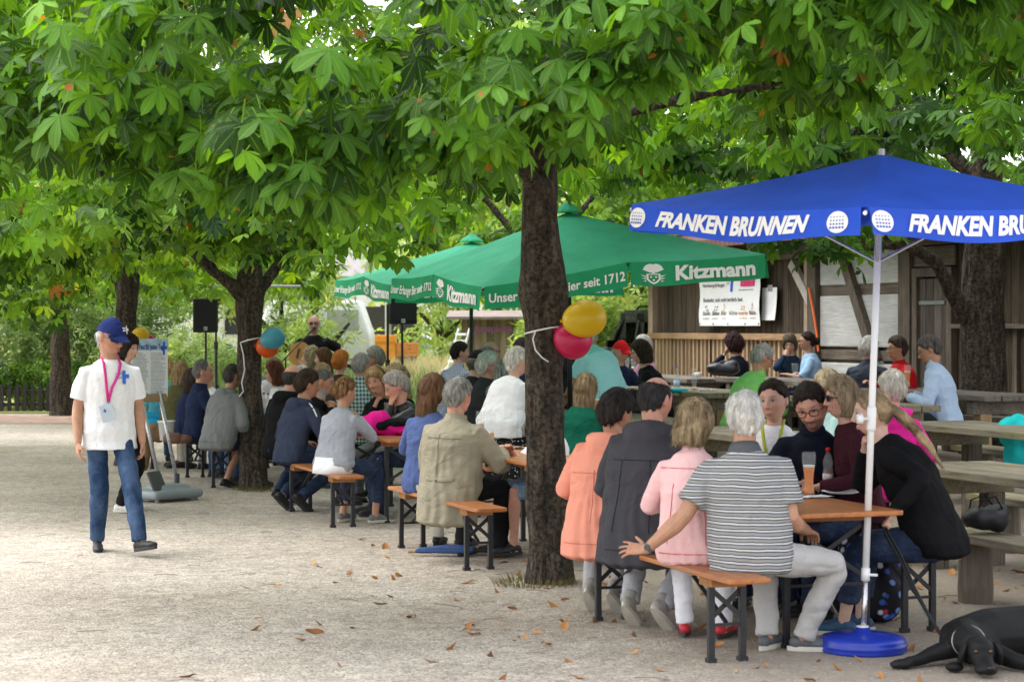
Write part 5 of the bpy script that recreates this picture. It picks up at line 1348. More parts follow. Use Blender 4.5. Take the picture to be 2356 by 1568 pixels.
wj = blob([((0, 0, .08), (.15, .12, .08)), ((-.10, -.10, -.16), (.09, .06, .22)), ((.06, -.06, .03), (.14, .07, .08))], .014, cloth('brown_fleece', (.24, .15, .08), c2=(.16, .10, .055)), 'brown_jacket', 'brown fleece jacket hanging from the far bench behind the poster stand', 'jacket', on(352, 1005, .475), 0, .014, 3, 7)
mb = MB(); mb.lathe([(.075, 0), (.095, .21), (.102, .21), (.102, .225), (.09, .225), (.07, .01)], 20); o = mb.build('white_bucket', M_whitepl, None, True); o.location = on(383, 1012, .475); tag(o, 'white bucket on the far bench', 'bucket')
blob([((0, 0, .06), (.12, .09, .07)), ((.13, .02, .05), (.10, .08, .05))], .014, plain('brown_bag_leather', (.15, .07, .04), .6, .2), 'leather_bag', 'brown leather bag beside the white bucket', 'bag', on(398, 1020, .475), 0, .008)
# folded umbrella on the ground
fu = empty('folded_umbrella', on(1010, 1270, .03), R(-14), 'folded blue umbrella with wooden tip lying under the bench', 'umbrella')
mb = MB(); mb.tube([(-.20, 0, .0), (-.16, 0, .01), (.0, 0, .025), (.16, 0, .03), (.28, 0, .028)], [.012, .024, .04, .048, .03], 10, flat=.75); me = fuse(mb.v, mb.f, .008, 2); q = get_co(me); set_co(me, q + get_no(me) * (np.sin(np.arctan2(q[:, 1], q[:, 2]) * 8) * .004)[:, None]); me.materials.append(cloth('navy_umbrella', (.05, .09, .22), .6)); link('cover', me, fu)
mb = MB(); mb.tube([(-.25, 0, .0), (-.19, 0, .002)], [.011, .013], 8); mb.build('tip', M_newpost, fu); mb = MB(); mb.tube([(.27, 0, .028), (.42, 0, .02)], .010, 8); mb.build('shaft', M_blkpole, fu)
# floral backpack under the front table
def floral():
    t = NT('floral_print'); v = t.coord(); vo = t.n('ShaderNodeTexVoronoi'); vo.inputs['Scale'].default_value = 24; t.l(v, vo.inputs['Vector'])
    c = t.ramp(t.math('FRACT', t.math('MULTIPLY', vo.outputs['Color'], 1.0)), [(0, (.010, .010, .014)), (.30, (.04, .10, .42)), (.44, (.16, .26, .60)), (.54, (.60, .64, .72)), (.64, (.010, .010, .014)), (.78, (.08, .07, .34)), (.9, (.5, .03, .06))], 'CONSTANT')
    c = t.mix(t.ramp(vo.outputs['Distance'], [(.3, 0), (.5, 1)]), c, (.01, .01, .014)); return t.set(c, .7, None, 0, .2)
bp = blob([((-.06, 0, .2), (.13, .12, .21)), ((.06, 0, .2), (.13, .12, .21)), ((-.05, -.1, .14), (.10, .07, .13)), ((.05, -.1, .14), (.10, .07, .13)), ((-.05, .02, .36), (.10, .09, .11)), ((.05, .02, .36), (.10, .09, .11))], .012, floral(), 'backpack', 'black and blue floral backpack under the front table', 'backpack', on(1994, 1428, 0), .2, .006); bp.scale = (1.22, 1.1, 1.15)
mb = MB(); mb.tube([(-.07, -.05, .46), (-.04, -.08, .52), (.04, -.08, .52), (.07, -.05, .46)], .012, 8); mb.build('handle', M_blk, bp)
for s in (-1, 1):
    mb = MB(); mb.tube([(s * .08, .1, .42), (s * .13, .17, .3), (s * .12, .13, .08)], .016, 8, flat=.4); mb.build('strap', M_blk, bp)
blob([((0, 0, .08), (.16, .12, .085)), ((.05, .02, .13), (.10, .09, .05))], .014, plain('black_nylon', (.010, .010, .012), .5, .2), 'black_bag', 'black bag standing on the weathered bench behind the woman with the ponytail', 'bag', on(2268, 1222, .465), .3, .018)
bk_ = [o for o in bpy.data.objects if o.name == 'black_bag'][0]
for q_ in (-.05, .05):
    mb = MB(); mb.tube([(-.10, q_, .09), (-.07, q_ * 1.2, .20), (.03, q_ * 1.3, .23), (.09, q_, .15)], .009, 7, flat=.5); mb.build('strap', M_blk, bk_)
blob([((0, 0, .12), (.20, .13, .16)), ((.15, 0, .05), (.15, .12, .10)), ((-.05, -.02, -.1), (.13, .06, .14))], .015, cloth('turquoise', (.02, .50, .52), .7), 'turquoise_jacket', 'turquoise jacket hung over the bench at the right edge', 'jacket', on(2345, 1030, .55), .1, .016, 3, 8)
# fallen leaves, twigs, stones, tufts
rng = np.random.default_rng(44)
n = 460; fx = rng.uniform(-2.0, 3.6, n) + rng.normal(0, .5, n); fy = rng.uniform(8.2, 17, n); k = (fx > -2.2 + .4 * rng.random(n)) & ((fx + 3.2 - (fy - 10) * .12) / 5 > rng.random(n) * .9)
fx, fy = fx[k], fy[k]; K = len(fx); a = rng.uniform(0, 6.28, K)
D_ = np.stack([np.cos(a), np.sin(a), rng.normal(0, .25, K)], 1); N_ = np.stack([rng.normal(0, .35, K), rng.normal(0, .35, K), np.ones(K)], 1)
P_ = np.stack([fx, fy, np.array([gz(x, y) for x, y in zip(fx, fy)]) + .012], 1)
def single(seed):
    v, f, u = leaflet(0, 1, True, .15 + .2 * seed, .55); v = [(x * (1 + .3 * math.sin(5 * y)), y - .5, z + .08 * math.sin(7 * y + seed)) for x, y, z in v]; return np.array(v), np.array(f), np.array(u)
t_ = NT('dry_leaf'); a_ = t_.n('ShaderNodeAttribute', attribute_name='tint'); M_dry = t_.set(t_.ramp(a_.outputs['Fac'], [(0, (.17, .075, .03)), (.5, (.40, .16, .04)), (1, (.52, .27, .07))]), .7)
me = scatter_leaves('fallen_leaves', P_, D_, N_, rng.uniform(.05, .15, K), rng.random(K), [single(0), single(1), single(2)], M_dry, rng)
tag(link('fallen_leaves', me), 'dry orange brown chestnut leaves scattered on the gravel', 'leaves', kind='stuff')
mb = MB()
for i in range(170):
    x = rng.uniform(-4.5, 4.2); y = 7.9 + 12 * rng.random() ** 1.3; a = rng.uniform(0, 6.28) if rng.random() < .4 else rng.normal(0, .4); l = rng.uniform(.02, .10); r_ = rng.uniform(.0012, .0026)
    dx, dy = math.cos(a) * l, math.sin(a) * l; z = gz(x, y) + .004; mb.tube([(x - dx, y - dy, z), (x + rng.normal(0, .01), y + rng.normal(0, .01), z + .006), (x + dx, y + dy, z)], r_, 4)
tag(mb.build('twigs', plain('dry_twig', (.20, .155, .12), .9, .3)), 'thin dry twigs lying on the gravel', 'twigs', kind='stuff')
n = 5200; fy = 7.6 + 9 * rng.random(n) ** 1.4; fx = (rng.random(n) - .5) * fy * .56; s = rng.uniform(.003, .0085, n) * (1 + (rng.random(n) < .04) * 1.0)
th = rng.uniform(0, 6.28, n); base_v = np.array([(1, 0, 0), (0, 1, 0), (-1, 0, 0), (0, -1, 0), (0, 0, .8), (0, 0, -.8)]); tri = np.array([(0, 1, 4), (1, 2, 4), (2, 3, 4), (3, 0, 4)])
V = base_v[None] * rng.uniform(.6, 1.3, (n, 6, 3)); c_, s_ = np.cos(th)[:, None], np.sin(th)[:, None]
V = np.stack([V[..., 0] * c_ - V[..., 1] * s_, V[..., 0] * s_ + V[..., 1] * c_, V[..., 2]], -1) * s[:, None, None]
V += np.stack([fx, fy, np.array([gz(a, b) for a, b in zip(fx, fy)]) + .001], 1)[:, None, :]
me = fast_mesh('pebbles', V.reshape(-1, 3), (tri[None] + (np.arange(n) * 6)[:, None, None]).reshape(-1, 3), plain('pebble', (.42, .38, .34), .9, .35, 40))
tag(link('pebbles', me), 'small pale pebbles of the gravel yard', 'pebbles', kind='stuff')
def tuft(cx, cy, n, r, h, seed, label):
    rg = np.random.default_rng(seed); a = rg.uniform(0, 6.28, n); q = r * (.55 + .45 * rg.random(n)); xs = cx + q * np.cos(a); ys = cy + q * np.sin(a)
    o = blades('grass_tuft', xs, ys, h * rg.uniform(.4, 1.2, n), .006, M_drygrass, seed, .8); o.location.z = gz(cx, cy); tag(o, label, 'grass', kind='stuff')
M_drygrass = grass_mat('dry_tuft', [(.1, (.16, .12, .05)), (.6, (.24, .20, .08)), (1, (.16, .20, .06))])
tuft(AX - .1, AY - .1, 420, .30, .07, 3, 'dry grass round the foot of the middle trunk'); tuft(BX + .12, BY - .1, 500, .34, .07, 4, 'dry grass round the foot of the left trunk')
# ================================================================ people: how a figure is grown
def skin_material():
    t = NT('skin'); a = t.n('ShaderNodeAttribute', attribute_name='Col'); v = t.coord()
    c = t.mix(1.0, a.outputs['Color'], t.ramp(t.noise(v, 22, 4, .6), [(.3, .88), (.7, 1.1)]), 'MULTIPLY')
    t.b.inputs['Subsurface Weight'].default_value = .0
    return t.set(c, .48, t.bump(t.noise(v, 90, 3), .12, .003), 0, .35)
M_skin = skin_material()
def hair_material(name, c, c2=None):
    key = 'hair_' + name
    if key in _mc: return _mc[key]
    t = NT(name + '_hair'); c = col(c); c2 = col(c2) if c2 else tuple(min(1, x * 1.8 + .003) for x in c)
    v = t.coord((10, 10, 9) if name[:4] == 'pony' else (55, 55, 7), rot=(.25, .1, 0)); n1 = t.noise(v, 1.0, 4, .6, .7); n2 = t.noise(t.coord(), 7, 3, .6)
    cc = t.mix(t.ramp(n1, [(.32, 0), (.68, 1)]), [x * .55 for x in c], c2)
    cc = t.mix(1.0, cc, t.ramp(n2, [(.3, .7), (.7, 1.2)]), 'MULTIPLY')
    _mc[key] = t.set(cc, .6, t.bump(n1, .4, .008), 0, .08); return _mc[key]
def unit(v):
    v = Vector(v); return v.normalized() if v.length > 1e-9 else Vector((0, 0, 1))
def ik(a, tgt, l1, l2, pole):
    a = Vector(a); d = Vector(tgt) - a; L = min(max(d.length, abs(l1 - l2) + .02), l1 + l2 - .004); u = d.normalized()
    p = Vector(pole) - u * Vector(pole).dot(u); p = p.normalized() if p.length > 1e-6 else u.orthogonal().normalized()
    c = (l1 * l1 + L * L - l2 * l2) / (2 * l1 * L); s = math.sqrt(max(0, 1 - c * c))
    return a + u * (c * l1) + p * (s * l1), a + u * L
def head_shape(D):
    """unit directions (n,3) -> points of the bare head, origin between the ears; +y is the face"""
    D = np.asarray(D, float); x, y, z = D[:, 0], D[:, 1], D[:, 2]
    P = np.stack([x * .076, y * .096, z * .122], 1)
    t = np.clip(-z, 0, 1)
    P[:, 0] *= 1 - .34 * t ** 1.4
    back = y < 0
    P[:, 1] = np.where(back, P[:, 1] * (1 - .48 * t) * 1.06, P[:, 1] * (1 - .04 * t))
    P[:, 1] += np.where(~back, .010 * np.exp(-((z + .75) / .25) ** 2) * np.clip(y * 3, 0, 1), 0)
    P[:, 2] += np.where(z > 0, -.004 * z, 0)
    for s in (-1, 1):
        g = np.exp(-(((P[:, 0] - s * .031) / .017) ** 2 + ((P[:, 2] - .010) / .013) ** 2)) * (y > 0)
        P[:, 1] -= g * .010
        g = np.exp(-(((P[:, 0] - s * .040) / .022) ** 2 + ((P[:, 2] + .028) / .018) ** 2)) * (y > 0)
        P[:, 1] += g * .004
    g = np.exp(-((P[:, 0] / .045) ** 2 + ((P[:, 2] - .034) / .010) ** 2)) * (y > 0); P[:, 1] += g * .004
    return P
def sphere_dirs(n, m):
    V = [(0, 0, 1)]
    for k in range(1, m):
        ph = PI * k / m
        for i in range(n):
            a = 2 * PI * i / n; V.append((math.sin(ph) * math.sin(a), math.sin(ph) * math.cos(a), math.cos(ph)))
    V.append((0, 0, -1)); F = []
    for i in range(n):
        j = (i + 1) % n; F.append((0, 1 + j, 1 + i)); b = 1 + (m - 2) * n; F.append((len(V) - 1, b + i, b + j))
        for k in range(m - 2): q = 1 + k * n; F.append((q + i, q + j, q + n + j, q + n + i))
    return np.array(V), F
HD, HF = sphere_dirs(40, 28)
HP = head_shape(HD)
HAZ = np.abs(np.degrees(np.arctan2(HD[:, 0], HD[:, 1]))); HEL = np.degrees(np.arcsin(np.clip(HD[:, 2], -1, 1)))
def hand(mb, wr, fd, pn, side, pose, k=1.0):
    f = unit(fd); n = Vector(pn) - f * Vector(pn).dot(f); n = n.normalized() if n.length > 1e-6 else f.orthogonal().normalized()
    t = f.cross(n) * side
    W = Vector(wr)
    mb.loft([(W - f * .012 * k, t, n, .024 * k, .020 * k), (W + f * .02 * k, t, n, .031 * k, .018 * k), (W + f * .055 * k, t, n, .039 * k, .0165 * k), (W + f * .088 * k, t, n, .040 * k, .0135 * k), (W + f * .098 * k, t, n, .034 * k, .009 * k)], 12)
    curl = {'relaxed': (20, 28, 20), 'spread': (4, 14, 10), 'grip': (48, 55, 35), 'fist': (72, 85, 55), 'flat': (6, 8, 6), 'interlock': (35, 60, 40)}[pose]
    fan = 13 if pose == 'spread' else (3 if pose in ('relaxed', 'flat') else 0)
    for i, (o, L) in enumerate(zip((.029, .0098, -.0098, -.0285), (.072, .081, .075, .058))):
        p = W + f * (.088 - abs(i - 1.3) * .005) * k + t * o * k
        a0 = R(fan * (1.25 - i)); d = (f * math.cos(a0) + t * math.sin(a0)).normalized(); pts = [p - d * .014 * k]; ang = 0
        pts.append(p)
        for q, (fr, c) in enumerate(zip((.46, .30, .24), curl)):
            ang += R(c * (1 + .12 * i)); dd = d * math.cos(ang) + n * math.sin(ang); p = p + dd * (L * fr * k); pts.append(p)
        mb.tube(pts, [.0092 * k, .0094 * k, .0083 * k, .0075 * k, .0066 * k], 8, round_=True)
    p = W + f * .022 * k + t * .024 * k + n * .006 * k; sp = {'spread': .95, 'flat': .7}.get(pose, .55)
    d = (f * .7 + t * sp + n * .25).normalized(); d2 = (f * .85 + t * (sp - .3) + n * (.35 if pose != 'spread' else .1)).normalized()
    mb.tube([p, p + d * .042 * k, p + (d * .042 + d2 * .03) * k, p + (d * .042 + d2 * .052) * k], [.013 * k, .0115 * k, .0098 * k, .008 * k], 8, round_=True)
_shoe = {}
def shoe_meshes(style, up, sole):
    key = (style, up.name, sole.name)
    if key in _shoe: return _shoe[key]
    mb = MB()
    for c, r in (((0, -.055, .045), (.034, .042, .038)), ((0, .0, .05), (.036, .07, .042)), ((0, .08, .040), (.041, .09, .030)), ((0, .145, .034), (.042, .055, .024))): mb.ball(c, r, 16, 10)
    if style == 'boot': mb.tube([(0, -.035, .05), (0, -.032, .13)], [.042, .043], 14)
    elif style == 'low': pass
    else: mb.tube([(0, -.03, .05), (0, -.03, .085)], [.038, .036], 14)
    me = fuse(mb.v, mb.f, .008, 4); p = get_co(me); p[:, 2] = np.maximum(p[:, 2], .022); set_co(me, p); me.materials.append(up)
    out = []
    for k in range(28):
        a = 2 * PI * k / 28; y = math.sin(a); x = math.cos(a); yy = .048 + .155 * y; out.append((x * (.037 + .008 * max(0, y) - .004 * (y < -.3)), yy))
    ms = MB(); vs = [(x * .97, y * .99, .0) for x, y in out] + [(x, y, .006) for x, y in out] + [(x * 1.0, y, .026) for x, y in out]; n = 28
    ms.add(vs, [(k + r_ * n, (k + 1) % n + r_ * n, (k + 1) % n + (r_ + 1) * n, k + (r_ + 1) * n) for r_ in range(2) for k in range(n)] + [tuple(reversed(range(n))), tuple(range(2 * n, 3 * n))])
    _shoe[key] = (me, ms.mesh('sole', sole)); return _shoe[key]
M_soleW = plain('pale_sole', (.55, .52, .45), .6); M_soleK = plain('dark_sole', (.03, .03, .03), .7)
def shade(c, k): return tuple(min(1, x * k) for x in c)
SKIN = {'fair': (.56, .33, .24), 'tan': (.44, .23, .145), 'ruddy': (.55, .28, .20), 'pale': (.60, .39, .30), 'shade': (.40, .22, .15)}

def person(px, d, yaw, label, top=None, sex='m', s=None, seat=.475, lean=8, side=0, twist=0, head=(0, 0, 0), girth=1.0, skin='fair',
           hair=('short', (.25, .24, .23)), garment=None, legs='sit', arms=('table', 'table'), hands=('relaxed', 'relaxed'), pants=None, shoes=None,
           glasses=None, beard=None, extras=(), pos=None, group=None, sleeve='long', hood=None, collar=None, hem=-.05, vox=None, dz=0, bare_leg=None, cap=None,
           palms=(None, None), fdirs=(None, None), ts_lim=(.82, 1.18), smile=False, hem_back=0, ease=1.0, name='person', w=None, hs=1.0, pole=(None, None), brow=None, flare=0):
    if w is not None: d = w / (EW.y + EW.x * (px - 1178) / FOC)
    P0 = pos if pos is not None else gp(px, d)
    g = P0.z; d = P0.y
    root = empty(name, (P0.x, P0.y, g + dz), -R(yaw), label, 'person', group or 'guests of the beer garden')
    s = s or (1.0 if sex == 'm' else .935); vox = vox or min(.0105, max(.0052, d * .00044)); F_ = sex == 'f'
    standing = seat is None
    hz = (.93 * s) if standing else seat + .085 * s
    # ---- spine
    def spine(ts):
        def rot(a): return Vector((math.sin(R(side)) , math.sin(R(a)) * math.cos(R(side)), math.cos(R(a)) * math.cos(R(side)))).normalized()
        d1, d2, d3 = rot(lean * .75), rot(lean * 1.3), rot(lean * .75 + 6)
        hip = Vector((0, 0, hz)); ch = hip + d1 * (.29 * ts * s); nb = ch + d2 * (.235 * ts * s); hc = nb + d3 * (.066 * s) + Vector((0, .016, .100 * s))
        return hip, ch, nb, hc, d1, d2, d3
    ts = 1.0
    if top is not None:
        zt = EYE - (top - 752) * d / FOC - g - dz
        z1 = spine(1.0)[3].z + .147 * s; z2 = spine(1.1)[3].z + .147 * s
        ts = min(ts_lim[1], max(ts_lim[0], 1 + (zt - z1) / (z2 - z1) * .1))
    hip, ch, nb, hc, d1, d2, d3 = spine(ts)
    tw = Matrix.Rotation(-R(twist), 3, 'Z'); rt = tw @ Vector((1, 0, 0)); rt = (rt - d2 * rt.dot(d2)).normalized(); rt1 = (Vector((1, 0, 0)) * .5 + rt * .5); rt1 = (rt1 - d1 * rt1.dot(d1)).normalized()
    fw = d2.cross(rt).normalized(); fw1 = d1.cross(rt1).normalized(); fw0 = Vector((0, 1, 0)); rt0 = Vector((1, 0, 0))
    HM = Matrix.Translation(hc) @ (Matrix.Rotation(-R(head[0] + twist * .6), 4, 'Z') @ Matrix.Rotation(-R(head[1]), 4, 'X') @ Matrix.Rotation(R(head[2]), 4, 'Y')) @ Matrix.Scale(s * hs * (1.10 if F_ else 1.12), 4)
    sw = (.182 if not F_ else .160) * s * (1 + .35 * (girth - 1))
    SH = [nb - d2 * (.100 * s) + rt * (q * sw) for q in (-1, 1)]
    # ---- arms
    ua, fa_ = .295 * s, .262 * s; ELB = []; WR = []; FD = []; PN = []
    for i, q in enumerate((-1, 1)):
        a = arms[i]; pl = (q * .6, -.25, -.75); fdv = None; pn = Vector((0, 0, -1))
        if a == 'table': tg = Vector((q * .16, .36, .80)); fdv = Vector((-q * .5, .8, 0))
        elif a == 'elbow': tg = Vector((-q * .02, .30, .815)); fdv = Vector((-q, .25, .0))
        elif a == 'lap': tg = Vector((q * .08, .26, hz + .10)); fdv = Vector((-q * .5, .8, -.1))
        elif a == 'down': tg = SH[i] + Vector((q * .07, .04, -.53 * s)); fdv = Vector((0, .12, -1)); pn = Vector((-q, 0, 0)); pl = (q * .3, -1, 0)
        elif a == 'chin': tg = HM @ Vector((q * .035, .075, -.19)); fdv = Vector((-q * .25, -.25, 1)); pn = Vector((-q * .5, -.9, 0)); pl = (q * .5, .25, -1)
        elif a == 'face': tg = HM @ Vector((q * .05, .125, -.115)); fdv = Vector((-q * .5, -.1, 1)); pn = Vector((-q * .2, -1, 0)); pl = (q * .7, .2, -1)
        elif a == 'clasp': tg = HM @ Vector((q * .05, .13, -.20)); fdv = Vector((-q * .8, .2, .5)); pn = Vector((-q, -.2, 0)); pl = (q * .8, .2, -1)
        elif a == 'bench': tg = Vector((q * .30, -.02, (seat or .5) + .06)); fdv = Vector((q * .2, .9, -.2))
        elif a == 'under': tg = Vector((q * .14, .34, (seat or .5) + .16)); fdv = Vector((-q * .3, .9, -.1))
        else: tg = Vector(a); fdv = None
        if pole[i]: pl = pole[i]
        e, w_ = ik(SH[i], tg, ua, fa_, pl); ELB.append(e); WR.append(w_)
        FD.append(Vector(fdirs[i]) if fdirs[i] else (fdv.normalized() * .6 + (w_ - e).normalized() * .5 if fdv else (w_ - e).normalized())); PN.append(Vector(palms[i]) if palms[i] else pn)
    # ---- legs
    HJ = [hip + Vector((q * .095 * s, 0, -.02)) for q in (-1, 1)]; th, sh = .435 * s, .43 * s; KN = []; AN = []; FT = []
    for i, q in enumerate((-1, 1)):
        L = legs if isinstance(legs, str) else legs[i]; ft = Vector((q * .2, 1, 0)); pl = (q * .1, .4, 1)
        if L == 'sit': tg = Vector((q * .11, .43 * s, .088)); 
        elif L == 'tuck': tg = Vector((q * .10, .10, .13)); ft = Vector((q * .15, 1, -.55))
        elif L == 'far': tg = Vector((q * .10, .62 * s, .088))
        elif L == 'stand': tg = Vector((q * .105, .0, .088)); pl = (0, 1, 0)
        else: tg = Vector(L[0]); ft = Vector(L[1]) if len(L) > 1 else ft; pl = L[2] if len(L) > 2 else pl
        k, a_ = ik(HJ[i], tg, th, sh, pl); KN.append(k); AN.append(a_); FT.append(ft)
    G = girth; gf = math.sqrt(G)
    hw = (.190 if F_ else .182) * G * s; wwd = (.158 if F_ else .172) * G * s; cw = (.168 if F_ else .190) * gf * s; belly = .02 * (G - .9)
    RG = [  # along the trunk: centre, side axis, front axis, half width, half depth
        (hip - d1 * .075 * s, rt0, fw0, hw * .90, .118 * gf * s), (hip, rt0, fw0, hw, .132 * gf * s), (hip.lerp(ch, .45) + fw1 * belly, rt1, fw1, wwd * 1.03, .112 * G * s),
        (hip.lerp(ch, .78) + fw1 * belly * .6, rt1, fw1, (wwd + cw) / 2, .112 * gf * s), (ch + fw * (.012 if F_ else .0), rt, fw, cw, (.128 if F_ else .12) * gf * s), (ch.lerp(nb, .45), rt, fw, cw * 1.0, .112 * gf * s),
        (ch.lerp(nb, .72), rt, fw, sw * .80, .092 * s), (ch.lerp(nb, .90) , rt, fw, .104 * s, .078 * s), (nb + d2 * .012, rt, fw, .060 * s, .058 * s)]
    # ---- the body itself: one skin
    mb = MB(); mb.loft([(c, a1, a2, r1 * .86, r2 * .86) for c, a1, a2, r1, r2 in RG[:-2]] + [(c, a1, a2, r1 * .9, r2 * .9) for c, a1, a2, r1, r2 in RG[-2:]], 18)
    nr = (.061 if not F_ else .052) * s
    mb.tube([nb - d2 * .04, nb + d3 * .02, HM @ Vector((0, -.018, -.065)), HM @ Vector((0, -.015, -.02))], [nr * 1.15, nr, nr * .98, nr], 14)
    hv = [HM @ Vector(p) for p in HP]; mb.add(hv, HF)
    mb.tube([HM @ Vector(p) for p in ((0, .092, .022), (0, .102, -.004), (0, .112, -.024), (0, .098, -.034))], [.007 * s, .0095 * s, .014 * s, .008 * s], 8)
    S3 = HM.to_3x3()
    for q in (-1, 1): mb.ball(HM @ Vector((q * .077, -.010, .0)), (.010, .021, .033), 10, 8, S3); mb.ball(HM @ Vector((q * .012, .098, -.030)), (.009, .010, .007), 8, 6, S3)
    mb.ball(HM @ Vector((0, .0905, -.060)), (.023, .009, .006), 10, 6, S3); mb.ball(HM @ Vector((0, .0895, -.071)), (.019, .009, .006), 10, 6, S3)
    am = 1.12 if not F_ else .94
    short = sleeve in ('short', 'none', 'half')
    for i, q in enumerate((-1, 1)):
        k = am * gf * (1 if short else .82)
        mb.tube([SH[i], SH[i].lerp(ELB[i], .35), ELB[i].lerp(SH[i], .08), ELB[i].lerp(WR[i], .25), ELB[i].lerp(WR[i], .7), WR[i]], [(.050 if sleeve == 'none' else .034) * k * s, .043 * k * s, .038 * k * s, .041 * k * s, .031 * am * s, .025 * am * s], 12, round_=True)
        hand(mb, WR[i], FD[i], PN[i], q, hands[i], s * (1.0 if not F_ else .92))
        lk = 1.0 if bare_leg is not None else .8
        mb.tube([HJ[i], HJ[i].lerp(KN[i], .5), KN[i], KN[i].lerp(AN[i], .3), KN[i].lerp(AN[i], .75), AN[i], AN[i] - Vector((0, 0, .03))], [.082 * lk * s, .072 * lk * s, .054 * lk * s, .052 * lk * s, .038 * s, .034 * s, .034 * s], 12)
        f_ = unit(FT[i]); mb.tube([AN[i] - Vector((0, 0, .045)) - f_ * .03, AN[i] + f_ * .06 - Vector((0, 0, .05)), AN[i] + f_ * .13 - Vector((0, 0, .062))], [.03, .028, .022], 8)
    me = fuse(mb.v, mb.f, vox, 2, .5); co = get_co(me); n = len(co)
    # ---- complexion
    base = np.array(SKIN[skin]); C_ = np.tile(base, (n, 1)); Hi = np.array(HM.inverted()); q = (np.c_[co, np.ones(n)] @ Hi.T)[:, :3]
    def blend(m, c): 
        m = np.clip(m, 0, 1)[:, None]; C_[:] = C_ * (1 - m) + np.array(c) * m
    def gs(c, r): return np.exp(-(((q[:, 0] - c[0]) / r[0]) ** 2 + ((q[:, 1] - c[1]) / r[1]) ** 2 + ((q[:, 2] - c[2]) / r[2]) ** 2))
    hcol = np.array(col(hair[1]))
    red = base * np.array([1.05, .70, .66])
    for k in (-1, 1):
        blend(.55 * gs((k * .045, .08, -.028), (.028, .04, .024)), red); blend(.6 * gs((k * .078, -.01, 0), (.012, .03, .035)), red)
        blend(.85 * gs((k * .031, .085, .014), (.017, .03, .008)), base * .30); blend(.85 * gs((k * .033, .09, .034), (.017, .03, .005)), brow or (hcol * .6 + base * .15))
    blend(.5 * gs((0, .11, -.022), (.014, .02, .014)), red); blend(.9 * gs((0, .098, -.0655), (.022, .02, .0085)), base * np.array([.75, .36, .36]))
    blend(.6 * gs((0, .10, -.0655), (.020, .02, .0022)), base * .25)
    if smile: blend(.95 * gs((0, .098, -.066), (.018, .02, .0042)), (.72, .68, .62))
    if beard is not None:
        m = (q[:, 1] > -.01) * (np.clip((-.030 - q[:, 2] - .25 * np.clip(.085 - q[:, 1], 0, .1)) / .012, 0, 1)) * (q[:, 2] > -.14) * (1 - gs((0, .098, -.0655), (.019, .03, .006)))
        blend(.8 * m, beard); blend(.7 * gs((0, .10, -.047), (.026, .03, .007)), beard)
    for i in range(2):   # knuckles and nails a touch redder
        blend(.35 * np.exp(-((co - np.array(WR[i] + unit(FD[i]) * .1)) ** 2).sum(1) / .05 ** 2), red)
    at_ = me.attributes.new('Col', 'FLOAT_COLOR', 'POINT'); at_.data.foreach_set('color', np.c_[C_, np.ones(n)].astype(np.float32).ravel())
    me.materials.clear(); me.materials.append(M_skin); link('body', me, root)
    # ---- eyes
    facing = math.cos(R(yaw + head[0] + twist * .6)) < .35
    if facing and d < 24:
        for k in (-1, 1):
            mb = MB(); mb.ball(HM @ Vector((k * .031, .0735, .0105)), (.0125 * s, .0118 * s, .0095 * s), 12, 8, S3 @ Matrix.Scale(1 / (s * 1.12), 3)); mb.cur = 1; mb.ball(HM @ Vector((k * .031, .0812, .0110)), .0066 * s, 8, 6); mb.build('eye', [M_eye, M_iris], root, True)
    # ---- hair
    if hair[0]: build_hair(root, HM, hair, s, vox, cap)
    # ---- top garment
    if garment is not None:
        e = 1.06 * ease; mb = MB(); rg = [(c, a1, a2, r1 * e + .006, r2 * e + .008) for c, a1, a2, r1, r2 in RG]
        low = []
        if hem < -.075:
            down = Vector((0, -.02, -1)) if not standing else Vector((0, 0, -1))
            c0, a1, a2, r1, r2 = rg[0]; low = [(hip + down * (-hem) + Vector((0, -hem_back, 0)), rt0, fw0, r1 * (1.04 + flare), r2 * (.95 + flare))]
            rg[0] = (c0 - Vector((0, hem_back * .5, 0)), a1, a2, r1 * (1.04 + flare * .4), r2)
        elif hem > 0: rg = rg[1:]; 
        if standing: low = [(c, a1, a2, max(r1, .226 * s), max(r2, .168 * s)) for c, a1, a2, r1, r2 in low]; rg[:2] = [(c, a1, a2, max(r1, .214 * s), max(r2, .145 * s)) for c, a1, a2, r1, r2 in rg[:2]]
        if not standing:
            c0, a1, a2, r1, r2 = (low or rg)[0]; low = [(c0 - Vector((0, -.01, .030)), a1, a2, r1 * .60, r2 * .58), (c0 - Vector((0, -.005, .018)), a1, a2, r1 * .88, r2 * .86)] + low
        mb.loft(low + rg[:-1] + [(nb + d2 * .006, rt, fw, .070 * s, .064 * s)], 20)
        arm_r = (.053 if sleeve != 'long' else .056) * ease * am * gf * s + .006
        for i, qq in enumerate((-1, 1)):
            if sleeve == 'none': continue
            A_, E_, W_ = SH[i], ELB[i], WR[i]
            if sleeve == 'short': mb.tube([A_ - rt * qq * .06 + d2 * .008, A_ - d2 * .006, A_.lerp(E_, .35), A_.lerp(E_, .70)], [arm_r * .86, arm_r * 1.0, arm_r * 1.08, arm_r * 1.14], 14)
            elif sleeve == 'half': mb.tube([A_ - rt * qq * .06 + d2 * .008, A_ - d2 * .006, A_.lerp(E_, .5), E_.lerp(W_, .12)], [arm_r * .86, arm_r, arm_r, arm_r * .95], 14)
            else: mb.tube([A_ - rt * qq * .06 + d2 * .008, A_ - d2 * .006, A_.lerp(E_, .5), E_.lerp(A_, .06), E_.lerp(W_, .12), E_.lerp(W_, .6), W_.lerp(E_, .04)], [arm_r * .84, arm_r * .99, arm_r * .97, arm_r * .86, arm_r * .88, arm_r * .74, arm_r * .64], 14)
